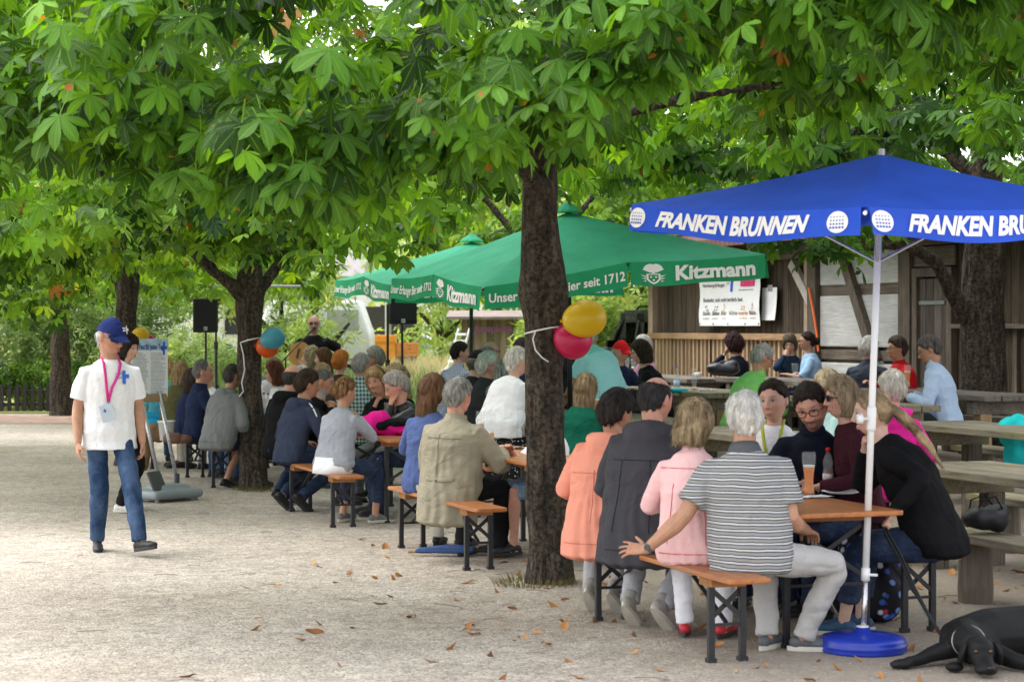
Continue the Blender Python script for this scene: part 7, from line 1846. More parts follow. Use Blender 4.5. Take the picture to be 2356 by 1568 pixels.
person(1995, 12.4, 262, 'woman with sunglasses and fair hair in maroon cardigan over a white top', sex='f', top=850, lean=12, head=(-6, 4, 0), skin='fair', hair=('bob', (.22, .155, .09), {'c2': (.42, .32, .20), 'len': .10}), garment=('cardigan', cloth('maroon_knit', (.045, .012, .018))), arms=('table', 'table'), glasses=('sun', GF_blk), pants=('trousers', M_djean), shoes=SK, legs='sit', ts_lim=(.85, 1.3), vox=.0055)
def pony(J):
    pass
pj_ = person(2158, 0, 290, 'woman with long blonde ponytail in black sweater and blue jeans, chin on her hand', sex='f', w=6.12, s=1.0, top=893, lean=30, head=(-6, 8, -4), girth=1.20, skin='pale', hair=('ponytail', (.15, .095, .055), {'dir': (-.30, -.80, -.75), 'tail': .42, 'c2': (.52, .38, .22)}), garment=('sweater', cloth('black_knit', (.009, .009, .010), var=.15)), hem=-.05, hem_back=.02, ease=1.08, arms=((-.36, .20, .735), 'chin'), hands=('fist', 'fist'), pants=('crop', M_djean, 1.15), shoes=('sneaker', B_shoe, M_soleW), legs=(((-.12, .52, .088), (-.1, 1, 0)), ((.10, .46, .088), (.1, 1, 0))), ts_lim=(.85, 1.3), vox=.0055, pole=((-.6, -.8, -.4), (.5, .1, -1)))
mb = MB()
for k in range(3):
    mb.box((.0 + .028 * k, 0, 0), (.012, .055, .003))
# ---- second row: around the middle table
def jacket_details(J):
    f, o = project(J, 'jacket', .004); M_s = cloth('beige_seam', (.20, .175, .125)); z = J['hip'].z + .06; mb = MB()
    pts = [f(x, z + .015 * abs(x) * 4 - .0, -1.0, (0, 1, 0)) for x in np.linspace(-.13, .13, 9)]; mb.tube(pts, [.017] * 9, 6, flat=.25, hint=(0, 1, 0)); mb.build('half_belt', cloth('beige_cotton', (.30, .27, .20), var=.06), o, True)
    mb = MB(); p = f(-.02, z, -1, (0, 1, 0)); mb.ball(p - Vector((0, .006, 0)), (.009, .004, .009), 10, 6); mb.build('button', plain('horn_button', (.08, .06, .045), .4), o)
    mb = MB(); zs = np.linspace(z + .03, J['nb'].z - .10, 8); mb.tube([f(-.03, q, -1, (0, 1, 0)) for q in zs], .0018, 5); mb.build('back_pleat', M_s, o)
    mb = MB(); mb.tube([f(x, J['nb'].z - .13 - .02 * x, -1, (0, 1, 0)) for x in np.linspace(-.15, .16, 9)], .0028, 5); mb.build('yoke_seam', M_s, o)
person(1036, 0, 30, 'grey haired man in beige jacket with half belt, seated with back turned', w=4.60, top=868, s=1.04, lean=9, head=(8, 12, 0), girth=1.10, skin='ruddy', hair=('short', (.17, .165, .15), {'c2': (.36, .35, .32), 'k': 1.1}), garment=('jacket', cloth('beige_cotton', (.30, .27, .20), var=.06, wr=.5)), collar='stand', hem=-.26, hem_back=.05, ease=1.16, arms=('table', (.22, .40, .82)), hands=('relaxed', 'grip'), pants=('trousers', T_blk, 1.1), shoes=SK, legs=(((-.1, .35, .088), (-.1, 1, 0)), ((.2, .40, .088), (.3, 1, 0))), extras=(jacket_details,), ts_lim=(.85, 1.25), vox=.006, flare=.05)
person(975, 15.75, 28, 'woman with long auburn hair and blue cardigan over white shirt', sex='f', top=863, lean=10, head=(20, 10, 0), skin='fair', hair=('long', (.075, .038, .022), {'c2': (.19, .10, .055), 'len': .20, 'k': 1.2, 'w': .10}), garment=('cardigan', cloth('denim_blue_knit', (.075, .11, .25))), hem=-.04, arms=('table', 'table'), pants=('trousers', cloth('cream_trousers', (.55, .52, .46))), shoes=SK, legs='sit', ts_lim=(.85, 1.25))
# woman in white standing, leaning over
person(1152, 18.3, 42, 'woman with short white hair leaning forward in white tee shirt and black floral skirt', sex='f', s=.97, top=800, seat=None, lean=26, twist=8, head=(18, 8, 0), girth=1.18, skin='fair', hair=('pixie', (.55, .52, .46), {'c2': (.80, .76, .68)}), garment=('tee_shirt', C_white), sleeve='short', hem=-.16, ease=1.12, arms=((-.12, .52, .80), (.16, .58, .80)), pants=('skirt', pattern('black_floral', dots_fn((.012, .012, .014), (.45, .44, .42), 36, .26))), bare_leg=True, shoes=('low', K_shoe, M_soleK), legs='stand', ts_lim=(.8, 1.2))
person(1282, 15.55, 250, 'person in white tee shirt with bare forearms on the table, half behind the trunk', sex='f', top=905, lean=14, head=(0, 15, 0), girth=1.1, skin='ruddy', hair=('bob', (.10, .07, .05)), garment=('tee_shirt', C_white), sleeve='short', arms=((.10, .42, .80), (-.04, .40, .81)), pants=('shorts', M_ljean), bare_leg=True, shoes=SK, legs='sit')
# ---- third table
person(768, 17.9, 36, 'woman with auburn hair clipped up in grey long sleeved top over white shirt', sex='f', top=868, lean=14, head=(14, 8, 0), girth=1.14, skin='tan', extras=(seams('top', cloth('grey_rib2', (.22, .23, .26)), (), None, .0),), hair=('bun', (.11, .050, .024), {'c2': (.30, .17, .08), 'k': 1.5}), garment=('top', C_greyT), hem=-.06, arms=('elbow', 'clasp'), hands=('interlock', 'interlock'), pants=('crop', M_djean), shoes=('low', plain('grey_canvas', (.16, .16, .17), .8), M_soleW), legs=(((-.12, .26, .088), (-.1, 1, 0)), ((.2, .34, .088), (.3, 1, 0))), ts_lim=(.85, 1.25))
mb = MB()
def hem_shirt(J):
    mb = MB(); hip = J['hip']; mb.loft([(hip + Vector((0, -.02, -.085)), Vector((1, 0, 0)), Vector((0, 1, 0)), .20, .155), (hip + Vector((0, 0, -.02)), Vector((1, 0, 0)), Vector((0, 1, 0)), .205, .16), (hip + Vector((0, 0, .06)), Vector((1, 0, 0)), Vector((0, 1, 0)), .185, .14)], 22); o = mb.build('shirt_hem', C_white, J['root'], True)
hem_shirt(dict(root=bpy.data.objects[[o.name for o in bpy.data.objects if o.get('label', '').startswith('woman with auburn hair clipped')][0]], hip=Vector((0, 0, .555))))
def white_piping(J):
    f = J; mb = MB()
    for i in (1,): 
        A_, E_ = J['SH'][i], J['ELB'][i]; o_ = Vector((.055, -.02, .03)); mb.tube([J['nb'] + J['rt'] * .06 + Vector((0, -.02, .02)), A_ + Vector((.0, -.01, .066)), A_ + Vector((.058, -.02, .02)), A_.lerp(E_, .45) + Vector((.058, -.012, .0))], .008, 6, flat=.5)
    mb.build('piping', M_white_print, J['root'])
person(666, 19.2, 46, 'dark haired youth in navy hooded sweatshirt with white shoulder piping', top=852, lean=20, head=(24, 10, 0), girth=.96, skin='tan', hair=('full', (.035, .022, .016), {'k': 1.05}), garment=('hoodie', cloth('slate_navy', (.040, .050, .085), var=.08)), hood='n', hem=-.08, arms=('lap', 'table'), pants=('trousers', M_djean), shoes=SK, legs=(((-.1, .0, .16), (0, 1, -.8)), ((.12, .05, .16), (0, 1, -.8))), extras=(white_piping,), ts_lim=(.85, 1.25))
person(640, 20.0, 40, 'bald headed man in black hooded top, back turned beside the youth in navy', top=836, lean=16, head=(-20, 6, 0), skin='ruddy', hair=('bald', (.05, .045, .04), {'crown': 30}), garment=('hoodie', C_blk), hood='n', hem=-.08, arms=('lap', 'table'), pants=('trousers', M_djean), shoes=SK, legs='tuck', ts_lim=(.85, 1.3))
person(694, 20.1, 96, 'balding man with grey goatee in black, hands folded before his mouth', top=846, lean=20, head=(-2, 14, 0), skin='tan', hair=('crop', (.10, .09, .085), {'k': .7}), beard=(.36, .34, .32), garment=('sweater', C_blk), arms=('clasp', 'clasp'), hands=('interlock', 'interlock'), pants=('trousers', M_djean), shoes=SK, legs='sit', ts_lim=(.85, 1.3))
person(893, 20.7, 206, 'laughing blonde woman with black headband and black shirt facing the camera', sex='f', top=848, lean=10, hs=1.18, side=6, head=(-2, 6, 12), skin='ruddy', smile=True, hair=('long', (.30, .17, .075), {'c2': (.52, .36, .19), 'len': .20}), garment=('shirt', C_blk), collar='shirt', arms=('table', 'chin'), pants=('trousers', cloth('grey_trousers', (.16, .16, .17))), shoes=SK, legs='sit', ts_lim=(.85, 1.3), vox=.007, extras=(lambda J: MB().tube([J['HM'] @ Vector((math.sin(a) * .100, -.012 + .03 * math.cos(a) , math.cos(a) * .146)) for a in [R(-78 + 13 * k) for k in range(13)]], .012, 8, flat=.6).build('headband', C_blk, J['root'], True),))
person(938, 21.0, 232, 'woman with long curly fair hair behind the laughing woman', sex='f', top=842, lean=12, head=(20, 10, 0), hair=('curly', (.26, .18, .10), {'len': .22, 'c2': (.48, .36, .22)}), garment=('top', C_blk), arms=('table', 'table'), pants=('trousers', M_djean), shoes=SK, legs='sit')
person(968, 19.0, 252, 'grey haired man covering his face with one hand, black leather jacket', top=854, lean=22, head=(6, 26, 0), skin='ruddy', hair=('full', (.30, .27, .25), {'c2': (.50, .46, .42)}), garment=('leather_jacket', plain('black_leather', (.012, .013, .016), .35)), arms=('face', 'table'), hands=('grip', 'relaxed'), pants=('trousers', M_djean), shoes=SK, legs='sit')
# ---- behind the third table
person(818, 22.6, 24, 'grey haired man in teal and white checked shirt, back turned', top=812, lean=10, head=(18, 2, 0), girth=1.08, skin='tan', hair=('short', (.26, .25, .235), {'c2': (.48, .46, .43)}), garment=('shirt', pattern('teal_check', check_fn((.45, .52, .52), (.008, .075, .085), .045))), collar='shirt', sleeve='half', arms=('table', 'table'), pants=('trousers', M_djean), shoes=SK, legs='sit', ts_lim=(.85, 1.35))
person(778, 24.0, 10, 'woman with bright orange hair in brown jacket', sex='f', top=808, lean=8, head=(18, 2, 0), hair=('pixie', (.44, .13, .025), {'c2': (.66, .26, .06), 'k': 1.3}), garment=('jacket', cloth('dark_brown', (.055, .035, .028))), pants=('trousers', T_blk), shoes=SK, arms=('table', 'table'), ts_lim=(.85, 1.35))
person(757, 25.5, 282, 'woman with long brown hair in denim shirt looking towards the stage', sex='f', top=796, lean=4, head=(-14, 0, 0), hair=('long', (.10, .05, .03), {'c2': (.20, .11, .06)}), garment=('denim_shirt', denim('light_denim', (.16, .26, .42), .3)), pants=('trousers', M_jean), shoes=SK, arms=('lap', 'lap'), ts_lim=(.85, 1.35))
person(727, 26.0, 280, 'woman with curly blonde hair looking up at the stage', sex='f', top=801, lean=4, head=(-6, -8, 0), hair=('curly', (.36, .27, .15), {'len': .10, 'c2': (.60, .50, .32)}), garment=('denim_shirt', denim('light_denim', (.16, .26, .42), .3)), pants=('trousers', M_jean), shoes=SK, arms=('lap', 'lap'), ts_lim=(.85, 1.35))
def handmic(J):
    w = J['WR'][0] + unit(J['FD'][0]) * .06; m = J['HM'] @ Vector((-.01, .125, -.062)); mb = MB(); mb.tube([w - (m - w).normalized() * .08, m - (m - w).normalized() * .03], [.011, .015], 8); r = mb.build('microphone', M_blkbox, None, True); r.matrix_world = J['root'].matrix_world
    tag(r, 'hand microphone held by the grey haired man at the last table', 'microphone'); mb = MB(); mb.ball(m, .024, 10, 8); mb.build('grille', M_grille, r, True)
bpy.context.view_layer.update()
def handmic_late(J):
    bpy.context.view_layer.update(); handmic(J)
person(893, 25.2, 275, 'grey haired man speaking into a hand microphone, dark jacket', top=799, lean=12, head=(0, 4, 0), skin='tan', hair=('full', (.24, .225, .21), {'c2': (.44, .42, .39), 'k': 1.2}), garment=('jacket', C_char), collar='shirt', arms=('chin', 'lap'), hands=('fist', 'relaxed'), pants=('trousers', T_blk), shoes=SK, ts_lim=(.85, 1.4), extras=(handmic_late,))
person(652, 23.2, 272, 'woman with reddish brown bob and glasses in profile', sex='f', top=832, lean=8, head=(-8, 2, 0), smile=True, hair=('bob', (.10, .035, .022), {'len': .12, 'c2': (.20, .08, .05)}), garment=('top', C_white), sleeve='short', glasses=('clear', GF_thin), pants=('trousers', M_jean), shoes=SK, arms=('table', 'table'), ts_lim=(.85, 1.35))
person(678, 22.4, 120, 'elderly man with white hair and glasses between the bob and the bald head', top=839, lean=8, head=(30, 6, 0), skin='ruddy', hair=('receding', (.5, .48, .45)), glasses=('clear', GF_thin), garment=('shirt', C_white), pants=('trousers', T_beige), shoes=SK, ts_lim=(.85, 1.35))
person(735, 23.2, 20, 'woman with short wavy blonde hair behind the man with the goatee', sex='f', top=838, lean=6, head=(10, 2, 0), hair=('pixie', (.34, .24, .12), {'k': 1.3}), garment=('top', cloth('dusty_brown', (.10, .07, .06))), pants=('trousers', M_jean), shoes=SK, ts_lim=(.8, 1.35))
person(622, 25.2, 15, 'person in pale grey hooded sweatshirt right behind the left trunk', top=822, lean=10, head=(-60, 6, 0), hair=('short', (.2, .12, .07)), garment=('hoodie', cloth('pale_grey_fleece', (.55, .56, .60), var=.04)), hood='n', hem=-.1, pants=('trousers', M_jean), shoes=SK, ts_lim=(.8, 1.35))
# ---- far left table
person(503, 21.85, 42, 'man with short dark grey hair in grey hooded sweatshirt, back turned', top=836, lean=18, head=(10, 6, 0), skin='tan', girth=1.08, hair=('crop', (.055, .05, .045), {'k': 1.3}), garment=('hoodie', cloth('grey_fleece', (.17, .175, .18), c2=(.21, .215, .22))), hood='n', hem=-.10, hem_back=.04, ease=1.16, extras=(seams('hoodie', cloth('grey_rib', (.12, .125, .13)), (), None, -.03, r=.003),), arms=('lap', 'lap'), pants=('shorts', M_djean), bare_leg=True, shoes=SK, legs=(((-.1, .2, .1), (0, 1, -.2)), ((.12, .45, .088), (.1, 1, 0))), ts_lim=(.85, 1.3), flare=.03)
person(450, 22.6, 66, 'man with grey hair in navy polo shirt looking to the right', top=826, lean=6, head=(14, -2, 0), skin='ruddy', hair=('receding', (.13, .12, .11), {'c2': (.28, .26, .24)}), garment=('polo_shirt', C_navy), collar='polo', sleeve='half', hem=-.06, arms=('table', 'table'), pants=('trousers', M_jean), shoes=SK, legs='sit', ts_lim=(.85, 1.35))
person(424, 23.3, 60, 'person in navy sweater hidden behind the man in the navy polo', sex='f', top=848, lean=10, head=(30, 0, 0), hair=('bob', (.05, .035, .03)), garment=('sweater', C_navy), pants=('trousers', M_jean), shoes=SK, legs='sit')
person(402, 24.6, 30, 'woman with wavy blonde hair and olive blouse, back turned', sex='f', top=832, lean=8, head=(-10, 4, 0), girth=1.1, hair=('long', (.26, .16, .085), {'c2': (.46, .32, .18), 'len': .16}), garment=('blouse', cloth('olive', (.085, .082, .038))), hem=-.10, hem_back=.04, ease=1.14, pants=('trousers', cloth('grey_trousers', (.16, .16, .17))), shoes=SK, arms=('lap', 'lap'), ts_lim=(.85, 1.35))
person(368, 26.0, 20, 'person with blonde curls in turquoise top behind the poster', sex='f', top=824, lean=8, head=(20, 4, 0), hair=('curly', (.40, .27, .12)), garment=('top', cloth('sky_blue', (.10, .42, .55))), pants=('trousers', M_jean), shoes=SK, ts_lim=(.85, 1.35))
person(497, 25.4, 255, 'fair man in white shirt facing the man in the grey hoodie', top=838, lean=14, head=(10, 30, 0), hair=('bald', (.35, .28, .2)), garment=('shirt', C_white), pants=('trousers', T_beige), shoes=SK, ts_lim=(.85, 1.35), arms=('face', 'table'))
# ---- guitarist
def guitar(J):
    bpy.context.view_layer.update(); MW = J['root'].matrix_world
    gt = empty('acoustic_guitar', (0, 0, 0), 0, 'acoustic guitar with pale top played by the singer', 'guitar'); z = J['hip'].z + .22
    gt.matrix_world = MW @ Matrix.Translation((.12, .20, z)) @ Matrix.Rotation(R(-14), 4, 'Y')
    mb = MB(); out = []
    for k in range(36):
        a = 2 * PI * k / 36; x = .25 * math.cos(a); w_ = (.19 if x > 0 else .145) * (1 - .30 * math.exp(-((x + .03) / .07) ** 2)) * abs(math.sin(a)) ** .75 * math.copysign(1, math.sin(a)); out.append((x, w_))
    n = 36; mb.add([(x, -.05, y) for x, y in out] + [(x, .05, y) for x, y in out], [tuple(range(n)), tuple(reversed(range(n, 2 * n)))] + [(k + n, (k + 1) % n + n, (k + 1) % n, k) for k in range(n)]); mb.build('body', plain('guitar_top', (.55, .27, .085), .3, .12, 4), gt)
    mb = MB(); mb.tube([(-.06, .0505, 0), (-.06, .052, 0)], [.048, .048], 18); mb.build('sound_hole', M_ink, gt)
    mb = MB(); mb.box((-.44, .045, 0), (.46, .022, .05)); nk = mb.build('neck', plain('dark_neck', (.035, .02, .012), .4), gt)
    mb = MB(); mb.box((-.74, .04, .0), (.17, .018, .075)); hd = mb.build('headstock', plain('dark_neck', (.035, .02, .012), .4), gt)
    for k in range(3):
        for s_ in (-1, 1): mb = MB(); mb.ball((-.69 - .045 * k, .04, s_ * .052), .013, 8, 6); mb.build('tuning_peg', M_chrome, hd)
    mb = MB(); mb.box((.12, .054, 0), (.03, .01, .14)); mb.build('bridge', M_ink, gt)
    ms = empty('microphone_stand', (0, 0, 0), 0, 'microphone stand with boom in front of the singer', 'microphone stand'); m = J['HM'] @ Vector((0, .16, -.055)); M_ = MW @ m; gx = MW @ Vector((.42, .42, 0)); gx.z = MW.translation.z - .0
    ms.location = gx; piv = Vector((0, 0, 1.12)); tgt = M_ - gx; mb = MB(); mb.tube([(0, 0, .02), piv], .012, 8); mb.build('pole', M_blkpole, ms); mb = MB(); mb.tube([piv - (tgt - piv) * .35, tgt - (tgt - piv).normalized() * .05], .009, 8); mb.build('boom', M_blkpole, ms)
    mb = MB(); mb.tube([tgt - (tgt - piv).normalized() * .12, tgt], [.012, .018], 8); mb.ball(tgt + (tgt - piv).normalized() * .015, .026, 10, 8); mb.build('microphone', M_blkbox, ms, True); mb = MB(); mb.lathe([(.02, 0), (.14, 0), (.13, .025), (.02, .035)], 16); mb.build('foot', M_blkbox, ms)
    mb = MB(); HMx = J['SH']; mb.tube([HMx[0] + Vector((-.02, .03, .06)), J['ch'] + Vector((0, .15, .06)), J['ch'] + Vector((.17, .13, -.12))], .022, 6, flat=.25, hint=(0, 1, 0)); mb.build('guitar_strap', plain('strap_leather', (.03, .025, .022), .6), J['root'])
st_ = MB(); st_.box((0, 0, .11), (3.2, 2.0, .22), bev=.01); o = st_.build('stage_platform', M_blkbox); o.location = (ax_(715, 29.6), 29.9, 0); tag(o, 'low dark stage platform under the guitarist', 'stage')
person(722, 29.0, 172, 'bald guitarist with sunglasses in black tee shirt singing on the stage', top=722, s=1.0, seat=None, lean=2, head=(4, 2, 0), skin='shade', girth=1.1, hair=(None, (.1, .09, .08)), glasses=('sun', GF_blk), beard=(.22, .16, .13), garment=('tee_shirt', C_blk), sleeve='short', hem=-.12, legs='stand', arms=((-.40, .20, 1.18), (.18, .27, 1.03)), hands=('grip', 'relaxed'), pole=((-1, 0, -.6), (1, -.4, 0)), pants=('trousers', T_blk), shoes=SK, dz=.22, extras=(guitar,), ts_lim=(.85, 1.25), vox=.009)
# ---- middle distance, around the parasol pole
person(1035, 24.5, 40, 'man with dark hair in blue checked shirt, back turned', top=785, lean=12, head=(34, 4, 0), hair=('short', (.02, .015, .013)), garment=('shirt', pattern('blue_check', check_fn((.55, .58, .64), (.04, .07, .22), .022))), collar='shirt', pants=('trousers', M_djean), shoes=SK, ts_lim=(.85, 1.45), arms=('table', 'table'))
person(1060, 22.6, 60, 'person in black cap and black jacket', top=806, lean=16, head=(10, 8, 0), hair=('short', (.1, .09, .08)), cap=(C_blk, 'base'), garment=('jacket', C_blk), pants=('trousers', M_djean), shoes=SK, ts_lim=(.85, 1.4), glasses=('clear', GF_thin))
person(1088, 21.2, 62, 'man with thick white hair and glasses in dark grey jacket', top=812, lean=14, head=(20, 2, 0), skin='ruddy', girth=1.05, hair=('full', (.56, .54, .50), {'c2': (.78, .76, .72), 'k': 1.3}), garment=('jacket', C_char), collar='stand', glasses=('clear', GF_thin), pants=('trousers', M_djean), shoes=SK, ts_lim=(.85, 1.4), arms=('table', 'table'))
person(1128, 20.4, 66, 'grey bobbed woman in grey hooded sweatshirt with pink trim', sex='f', top=826, lean=14, head=(16, 8, 0), hair=('bob', (.17, .17, .175), {'len': .09, 'c2': (.40, .40, .40)}), garment=('hoodie', cloth('pewter_fleece', (.14, .14, .15))), hood='n', pants=('trousers', M_djean), shoes=SK, ts_lim=(.85, 1.4))
person(1107, 25.6, 70, 'bald man with glasses in black, behind the white haired man', top=783, lean=8, head=(24, 4, 0), skin='ruddy', hair=('bald', (.45, .42, .40)), glasses=('clear', GF_blk), garment=('jacket', C_blk), pants=('trousers', T_blk), shoes=SK, ts_lim=(.85, 1.45))
person(1090, 23.8, 60, 'person with short dark grey hair between the cap and the bald man', top=796, lean=12, head=(20, 4, 0), hair=('short', (.085, .08, .075)), garment=('jacket', C_char), pants=('trousers', T_blk), shoes=SK, ts_lim=(.85, 1.45))
person(1190, 24.4, 30, 'dark haired person in navy jacket left of the middle trunk', top=776, lean=8, head=(30, 0, 0), hair=('short', (.035, .025, .03)), garment=('jacket', C_navy), pants=('trousers', T_blk), shoes=SK, ts_lim=(.85, 1.45))
person(1398, 21.2, 312, 'man in pale turquoise polo shirt bending forward at the table', top=757, s=1.05, seat=None, lean=30, head=(-8, 20, 0), girth=1.12, skin='tan', hair=('bald', (.45, .42, .38)), garment=('polo_shirt', cloth('pale_turquoise', (.42, .78, .84), var=.05)), collar='polo', sleeve='short', hem=-.16, ease=1.12, legs='stand', arms=((-.10, .48, .92), (.10, .55, .90)), pants=('trousers', M_jean), shoes=SK, ts_lim=(.85, 1.2))
person(1340, 25.0, 10, 'person in cream coat standing behind the pink balloon', seat=None, top=790, s=.95, lean=6, head=(20, 4, 0), hair=('short', (.3, .28, .26)), garment=('coat', cloth('cream', (.56, .52, .46))), hem=-.3, pants=('trousers', T_blk), shoes=SK, legs='stand', arms=('down', 'down'))
person(1312, 23.6, 20, 'person in dark coat just right of the middle trunk', seat=None, top=800, s=.95, lean=4, head=(0, 4, 0), hair=('short', (.25, .24, .23)), garment=('coat', C_blk), hem=-.3, pants=('trousers', T_blk), shoes=SK, legs='stand', arms=('down', 'down'))
person(1328, 17.8, 32, 'woman with fair brown hair in bottle green sweater, back turned', sex='f', top=862, lean=14, head=(-10, 6, 0), girth=1.15, hair=('bob', (.17, .11, .06), {'len': .17, 'c2': (.36, .26, .15)}), garment=('sweater', cloth('bottle_green', (.008, .105, .065))), ease=1.12, pants=('trousers', T_blk), shoes=SK, arms=('table', 'table'), ts_lim=(.85, 1.4))
person(1518, 22.6, 280, 'laughing woman with dark bob and glasses in black sweater', sex='f', s=1.0, top=782, lean=18, head=(-12, 8, 0), smile=True, girth=1.3, hair=('bob', (.035, .022, .016), {'len': .10}), glasses=('clear', GF_thin), garment=('sweater', C_blk), pants=('trousers', T_blk), shoes=SK, arms=('table', 'table'), ts_lim=(.85, 1.45))
person(1496, 26.4, 300, 'grey haired woman in pink jacket behind the laughing woman', sex='f', top=771, lean=8, head=(-20, 4, 0), hair=('pixie', (.42, .40, .38)), garment=('jacket', cloth('lilac_pink', (.55, .30, .42))), pants=('trousers', T_blk), shoes=SK, ts_lim=(.85, 1.5))
person(1416, 26.0, 150, 'person with red cap in front of the black car', top=784, lean=10, head=(-20, 10, 0), hair=('short', (.3, .28, .26)), cap=(cloth('cap_red', (.60, .015, .02)), 'base'), garment=('jacket', C_navy), pants=('trousers', T_blk), shoes=SK, ts_lim=(.85, 1.4))
# ---- at the wooden tables
person(1702, 20.3, 66, 'man with grey hair and red glasses in bright green shirt, writing', top=790, s=1.05, lean=24, head=(6, 24, 0), girth=1.06, skin='tan', hair=('short', (.34, .33, .31), {'c2': (.5, .49, .46)}), glasses=('clear', GF_red), garment=('shirt', cloth('apple_green', (.22, .55, .15), var=.07)), collar='shirt', hem=-.12, ease=1.14, arms=('table', (.1, .50, .80)), hands=('relaxed', 'grip'), pants=('trousers', M_jean), shoes=SK, ts_lim=(.85, 1.4))
person(1702, 27.6, 320, 'woman with dark curly hair and navy sweater, hand at her cheek', sex='f', s=1.0, top=769, lean=10, head=(-14, 6, 0), hair=('curly', (.030, .012, .014), {'len': .04}), garment=('sweater', cloth('ink_navy', (.012, .014, .026))), pants=('trousers', T_blk), shoes=SK, arms=('face', 'table'), ts_lim=(.85, 1.5))
person(1820, 27.0, 196, 'woman in dark blue jacket holding her hand to her mouth', sex='f', top=768, lean=8, head=(0, 16, 0), hair=('bob', (.10, .075, .05), {'len': .08}), garment=('jacket', cloth('petrol', (.018, .035, .065))), pants=('trousers', T_blk), shoes=SK, arms=('table', 'face'), hands=('relaxed', 'fist'), ts_lim=(.85, 1.5))
person(1872, 26.2, 276, 'woman with pinned up dark hair and glasses in pale blue top', sex='f', top=762, lean=6, head=(-6, 2, 0), skin='tan', hair=('bun', (.025, .016, .013)), glasses=('clear', GF_blk), garment=('top', cloth('pale_blue', (.30, .46, .66), var=.06)), sleeve='half', ease=1.12, pants=('trousers', M_jean), shoes=SK, arms=('table', 'lap'), ts_lim=(.85, 1.5))
person(1992, 23.4, 30, 'grey haired man in quilted dark blue jacket, back turned', top=776, lean=10, head=(24, 8, 0), girth=1.12, hair=('full', (.46, .45, .43), {'c2': (.66, .65, .62)}), garment=('quilted_jacket', cloth('quilted_navy', (.030, .038, .058), rough=.5)), collar='stand', pants=('trousers', T_beige), shoes=SK, ts_lim=(.85, 1.45), arms=('table', 'table'))
def black_panel(J):
    f, o = project(J, 'jacket', .004); mb = MB(); mb.tube([f(-.05, J['nb'].z - .06), f(-.05, J['nb'].z - .2), f(-.05, J['hip'].z + .1)], .03, 6, flat=.2, hint=(0, 1, 0)); mb.build('panel', C_blk, o)
person(2082, 22.9, 262, 'woman with short dark hair and glasses in red jacket', sex='f', s=1.0, top=773, lean=8, head=(-2, 4, 0), skin='tan', girth=1.08, hair=('pixie', (.050, .036, .030)), glasses=('clear', GF_thin), garment=('jacket', cloth('bright_red', (.50, .012, .018), rough=.6)), collar='stand', ease=1.12, arms=('table', 'table'), pants=('trousers', T_blk), shoes=SK, ts_lim=(.85, 1.45))
person(2178, 20.3, 290, 'man in pale blue shirt looking down at the table', top=770, s=1.05, lean=14, head=(-8, 24, 0), skin='tan', hair=('short', (.07, .06, .055), {'c2': (.17, .15, .14)}), glasses=('clear', GF_thin), garment=('shirt', cloth('pale_blue_poplin', (.42, .53, .72), var=.04)), collar='shirt', ease=1.08, arms=('table', 'table'), pants=('trousers', cloth('slate_trousers', (.03, .034, .045))), shoes=SK, ts_lim=(.85, 1.45))
person(1938, 14.9, 270, 'elderly woman with blonde grey hair and pale teal top in profile', sex='f', top=852, lean=8, head=(-4, 2, 0), skin='tan', hair=('bob', (.42, .32, .18), {'len': .06, 'c2': (.62, .52, .36)}), garment=('top', cloth('pale_teal', (.35, .52, .50))), pants=('trousers', T_blk), shoes=SK, ts_lim=(.85, 1.35))
person(2046, 14.6, 20, 'grey haired woman in magenta hooded jacket behind the ponytail woman', sex='f', s=.97, top=852, lean=10, head=(-40, 4, 0), girth=1.1, hair=('pixie', (.40, .38, .34), {'c2': (.60, .57, .50)}), garment=('jacket', cloth('magenta_shell', (.66, .02, .27), rough=.6)), hood='big', pants=('trousers', T_blk), shoes=SK, ts_lim=(.85, 1.4))
# ================================================================ the dog
DG = Vector((2.42, 10.42, 0))
dog = empty('dog', DG + Vector((.02, -.16, 0)), 0, 'black short haired dog lying on the gravel with its chin on the ground', 'dog')
mb = MB()
mb.tube([(-.06, .30, .135), (.10, .36, .150), (.32, .44, .150), (.55, .48, .140), (.74, .44, .125)], [.115, .145, .150, .138, .120], 16, round_=True)      # trunk
mb.ball((.72, .36, .115), (.15, .17, .115), 14, 10); mb.ball((.0, .27, .12), (.12, .12, .12), 14, 10)
mb.tube([(-.05, .26, .15), (-.06, .16, .15), (-.04, .06, .13)], [.105, .088, .078], 14)                                                         # neck
mb.ball((-.03, .0, .118), (.082, .092, .076), 16, 12); mb.ball((-.03, -.02, .148), (.066, .07, .045), 14, 10)                                    # skull
mb.tube([(-.03, -.03, .09), (-.025, -.11, .060), (-.02, -.17, .050)], [.062, .048, .040], 14, flat=.85, round_=True)                               # muzzle
mb.ball((-.02, -.19, .055), (.030, .022, .024), 12, 8)
for s in (-1, 1): mb.ball((-.03 + s * .030, -.14, .042), (.028, .05, .026), 12, 8); mb.ball((-.03 + s * .034, -.062, .142), (.018, .022, .012), 10, 6)
mb.tube([(-.10, .24, .10), (-.24, .20, .062), (-.31, .16, .040), (-.37, .12, .036)], [.062, .042, .033, .030], 12, round_=True)                      # stretched foreleg
mb.ball((-.40, .105, .030), (.060, .042, .028), 12, 8)
for k in range(3): mb.ball((-.445, .085 + k * .02, .024), (.022, .012, .018), 8, 6)
mb.tube([(.06, .22, .09), (.16, .06, .055), (.26, -.04, .042), (.36, -.08, .036)], [.062, .046, .036, .032], 12, round_=True); mb.ball((.41, -.095, .028), (.058, .040, .026), 12, 8)
mb.ball((-.155, .01, .030), (.050, .040, .026), 12, 8)
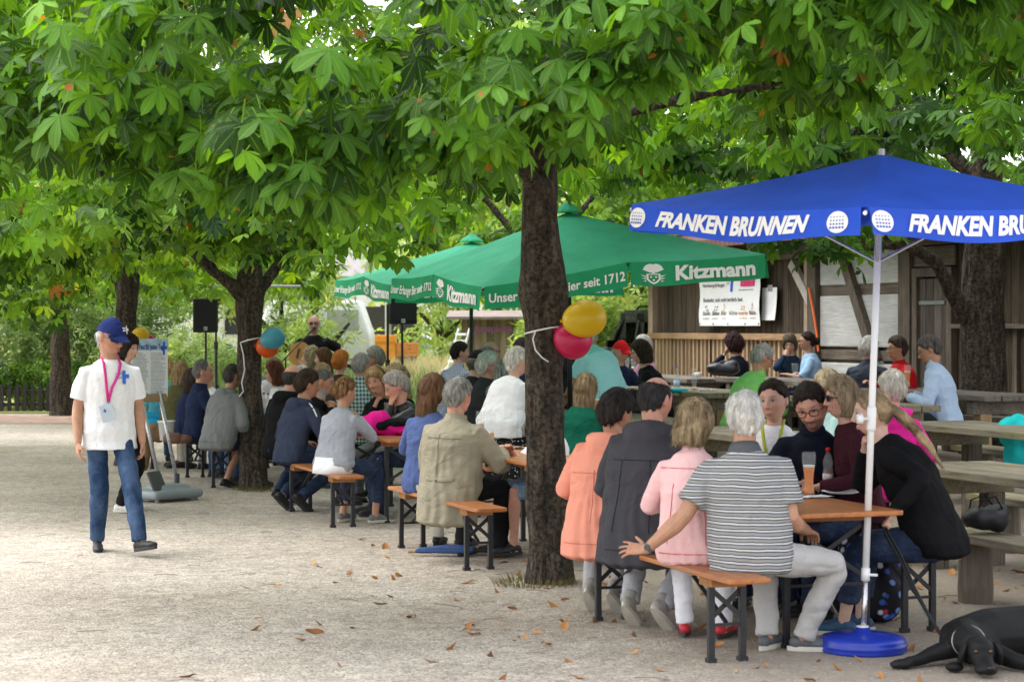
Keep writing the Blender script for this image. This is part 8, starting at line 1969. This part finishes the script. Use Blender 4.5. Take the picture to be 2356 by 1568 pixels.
mb.tube([(.72, .30, .10), (.58, .14, .085), (.46, .10, .055)], [.10, .07, .045], 12, round_=True); mb.tube([(.46, .10, .05), (.62, .03, .04), (.72, .0, .034)], [.042, .034, .03], 10, round_=True)
mb.tube([(.84, .44, .08), (1.0, .40, .04), (1.12, .30, .03)], [.045, .03, .018], 10, round_=True)
me = fuse(mb.v, mb.f, .009, 4, .5); t = NT('black_coat'); v = t.coord(); n_ = t.noise(t.coord((1, 1, 1)), 60, 4, .6, .3)
t.set(t.ramp(t.noise(v, 4, 4), [(.3, (.006, .006, .0065)), (.7, (.014, .0135, .0135))]), .55, t.bump(n_, .4, .008), 0, .22); M_coat = t.m
me.materials.append(M_coat); link('body', me, dog)
for s in (-1, 1):
    mb = MB(); mb.ball((-.03 + s * .088, -.005, .105), (.020, .055, .070), 14, 10, Euler((R(18), R(s * -14), R(s * 12))).to_matrix()); e = fuse(mb.v, mb.f, .008, 3); e.materials.append(M_coat); link('ear', e, dog)
    mb = MB(); mb.ball((-.03 + s * .036, -.078, .128), .0115, 10, 8); mb.build('eye', plain('dog_eye', (.06, .03, .012), .08, .1, spec=.6), dog, True)
mb = MB(); mb.ball((-.02, -.208, .060), (.020, .010, .014), 12, 8); mb.build('nose', plain('dog_nose', (.012, .011, .011), .25, .1), dog, True)
mb = MB(); c0 = Vector((-.055, .13, .147)); mb.tube([c0 + Vector((math.cos(a) * .086, math.sin(a) * .022 + .0, math.sin(a) * .084)) for a in [2 * PI * k / 24 for k in range(25)]], .0045, 6); mb.build('collar', plain('silver_chain', (.28, .28, .27), .4, .3, 90, metal=.8), dog, True)
dog.scale = (1.02, 1.0, .96)
hw_ = pj_['root'].matrix_world
bpy.context.view_layer.update()
hp_ = pj_['root'].matrix_world @ (pj_['WR'][0] + unit(pj_['FD'][0]) * .07)
ring = DG + Vector((-.14, .13, .14)); mid = hp_.lerp(ring, .5) + Vector((0, 0, -.03)); r_ = MB()
for o_ in (0, .022):
    pts = [hp_ + Vector((0, 0, .03 - o_)), hp_ + Vector((o_, 0, -.06))] + [hp_.lerp(ring, t_) + Vector((o_ * (1 - t_), 0, -.10 * math.sin(PI * t_) * .5)) for t_ in (.25, .5, .75)] + [ring]
    r_.tube(pts, [.017] * len(pts), 6, flat=.4)
tag(r_.build('dog_leash', plain('black_webbing', (.014, .014, .015), .7, .2), None, True), 'black webbing leash running from the ponytail woman to the dog', 'leash')
bpy.context.view_layer.update()
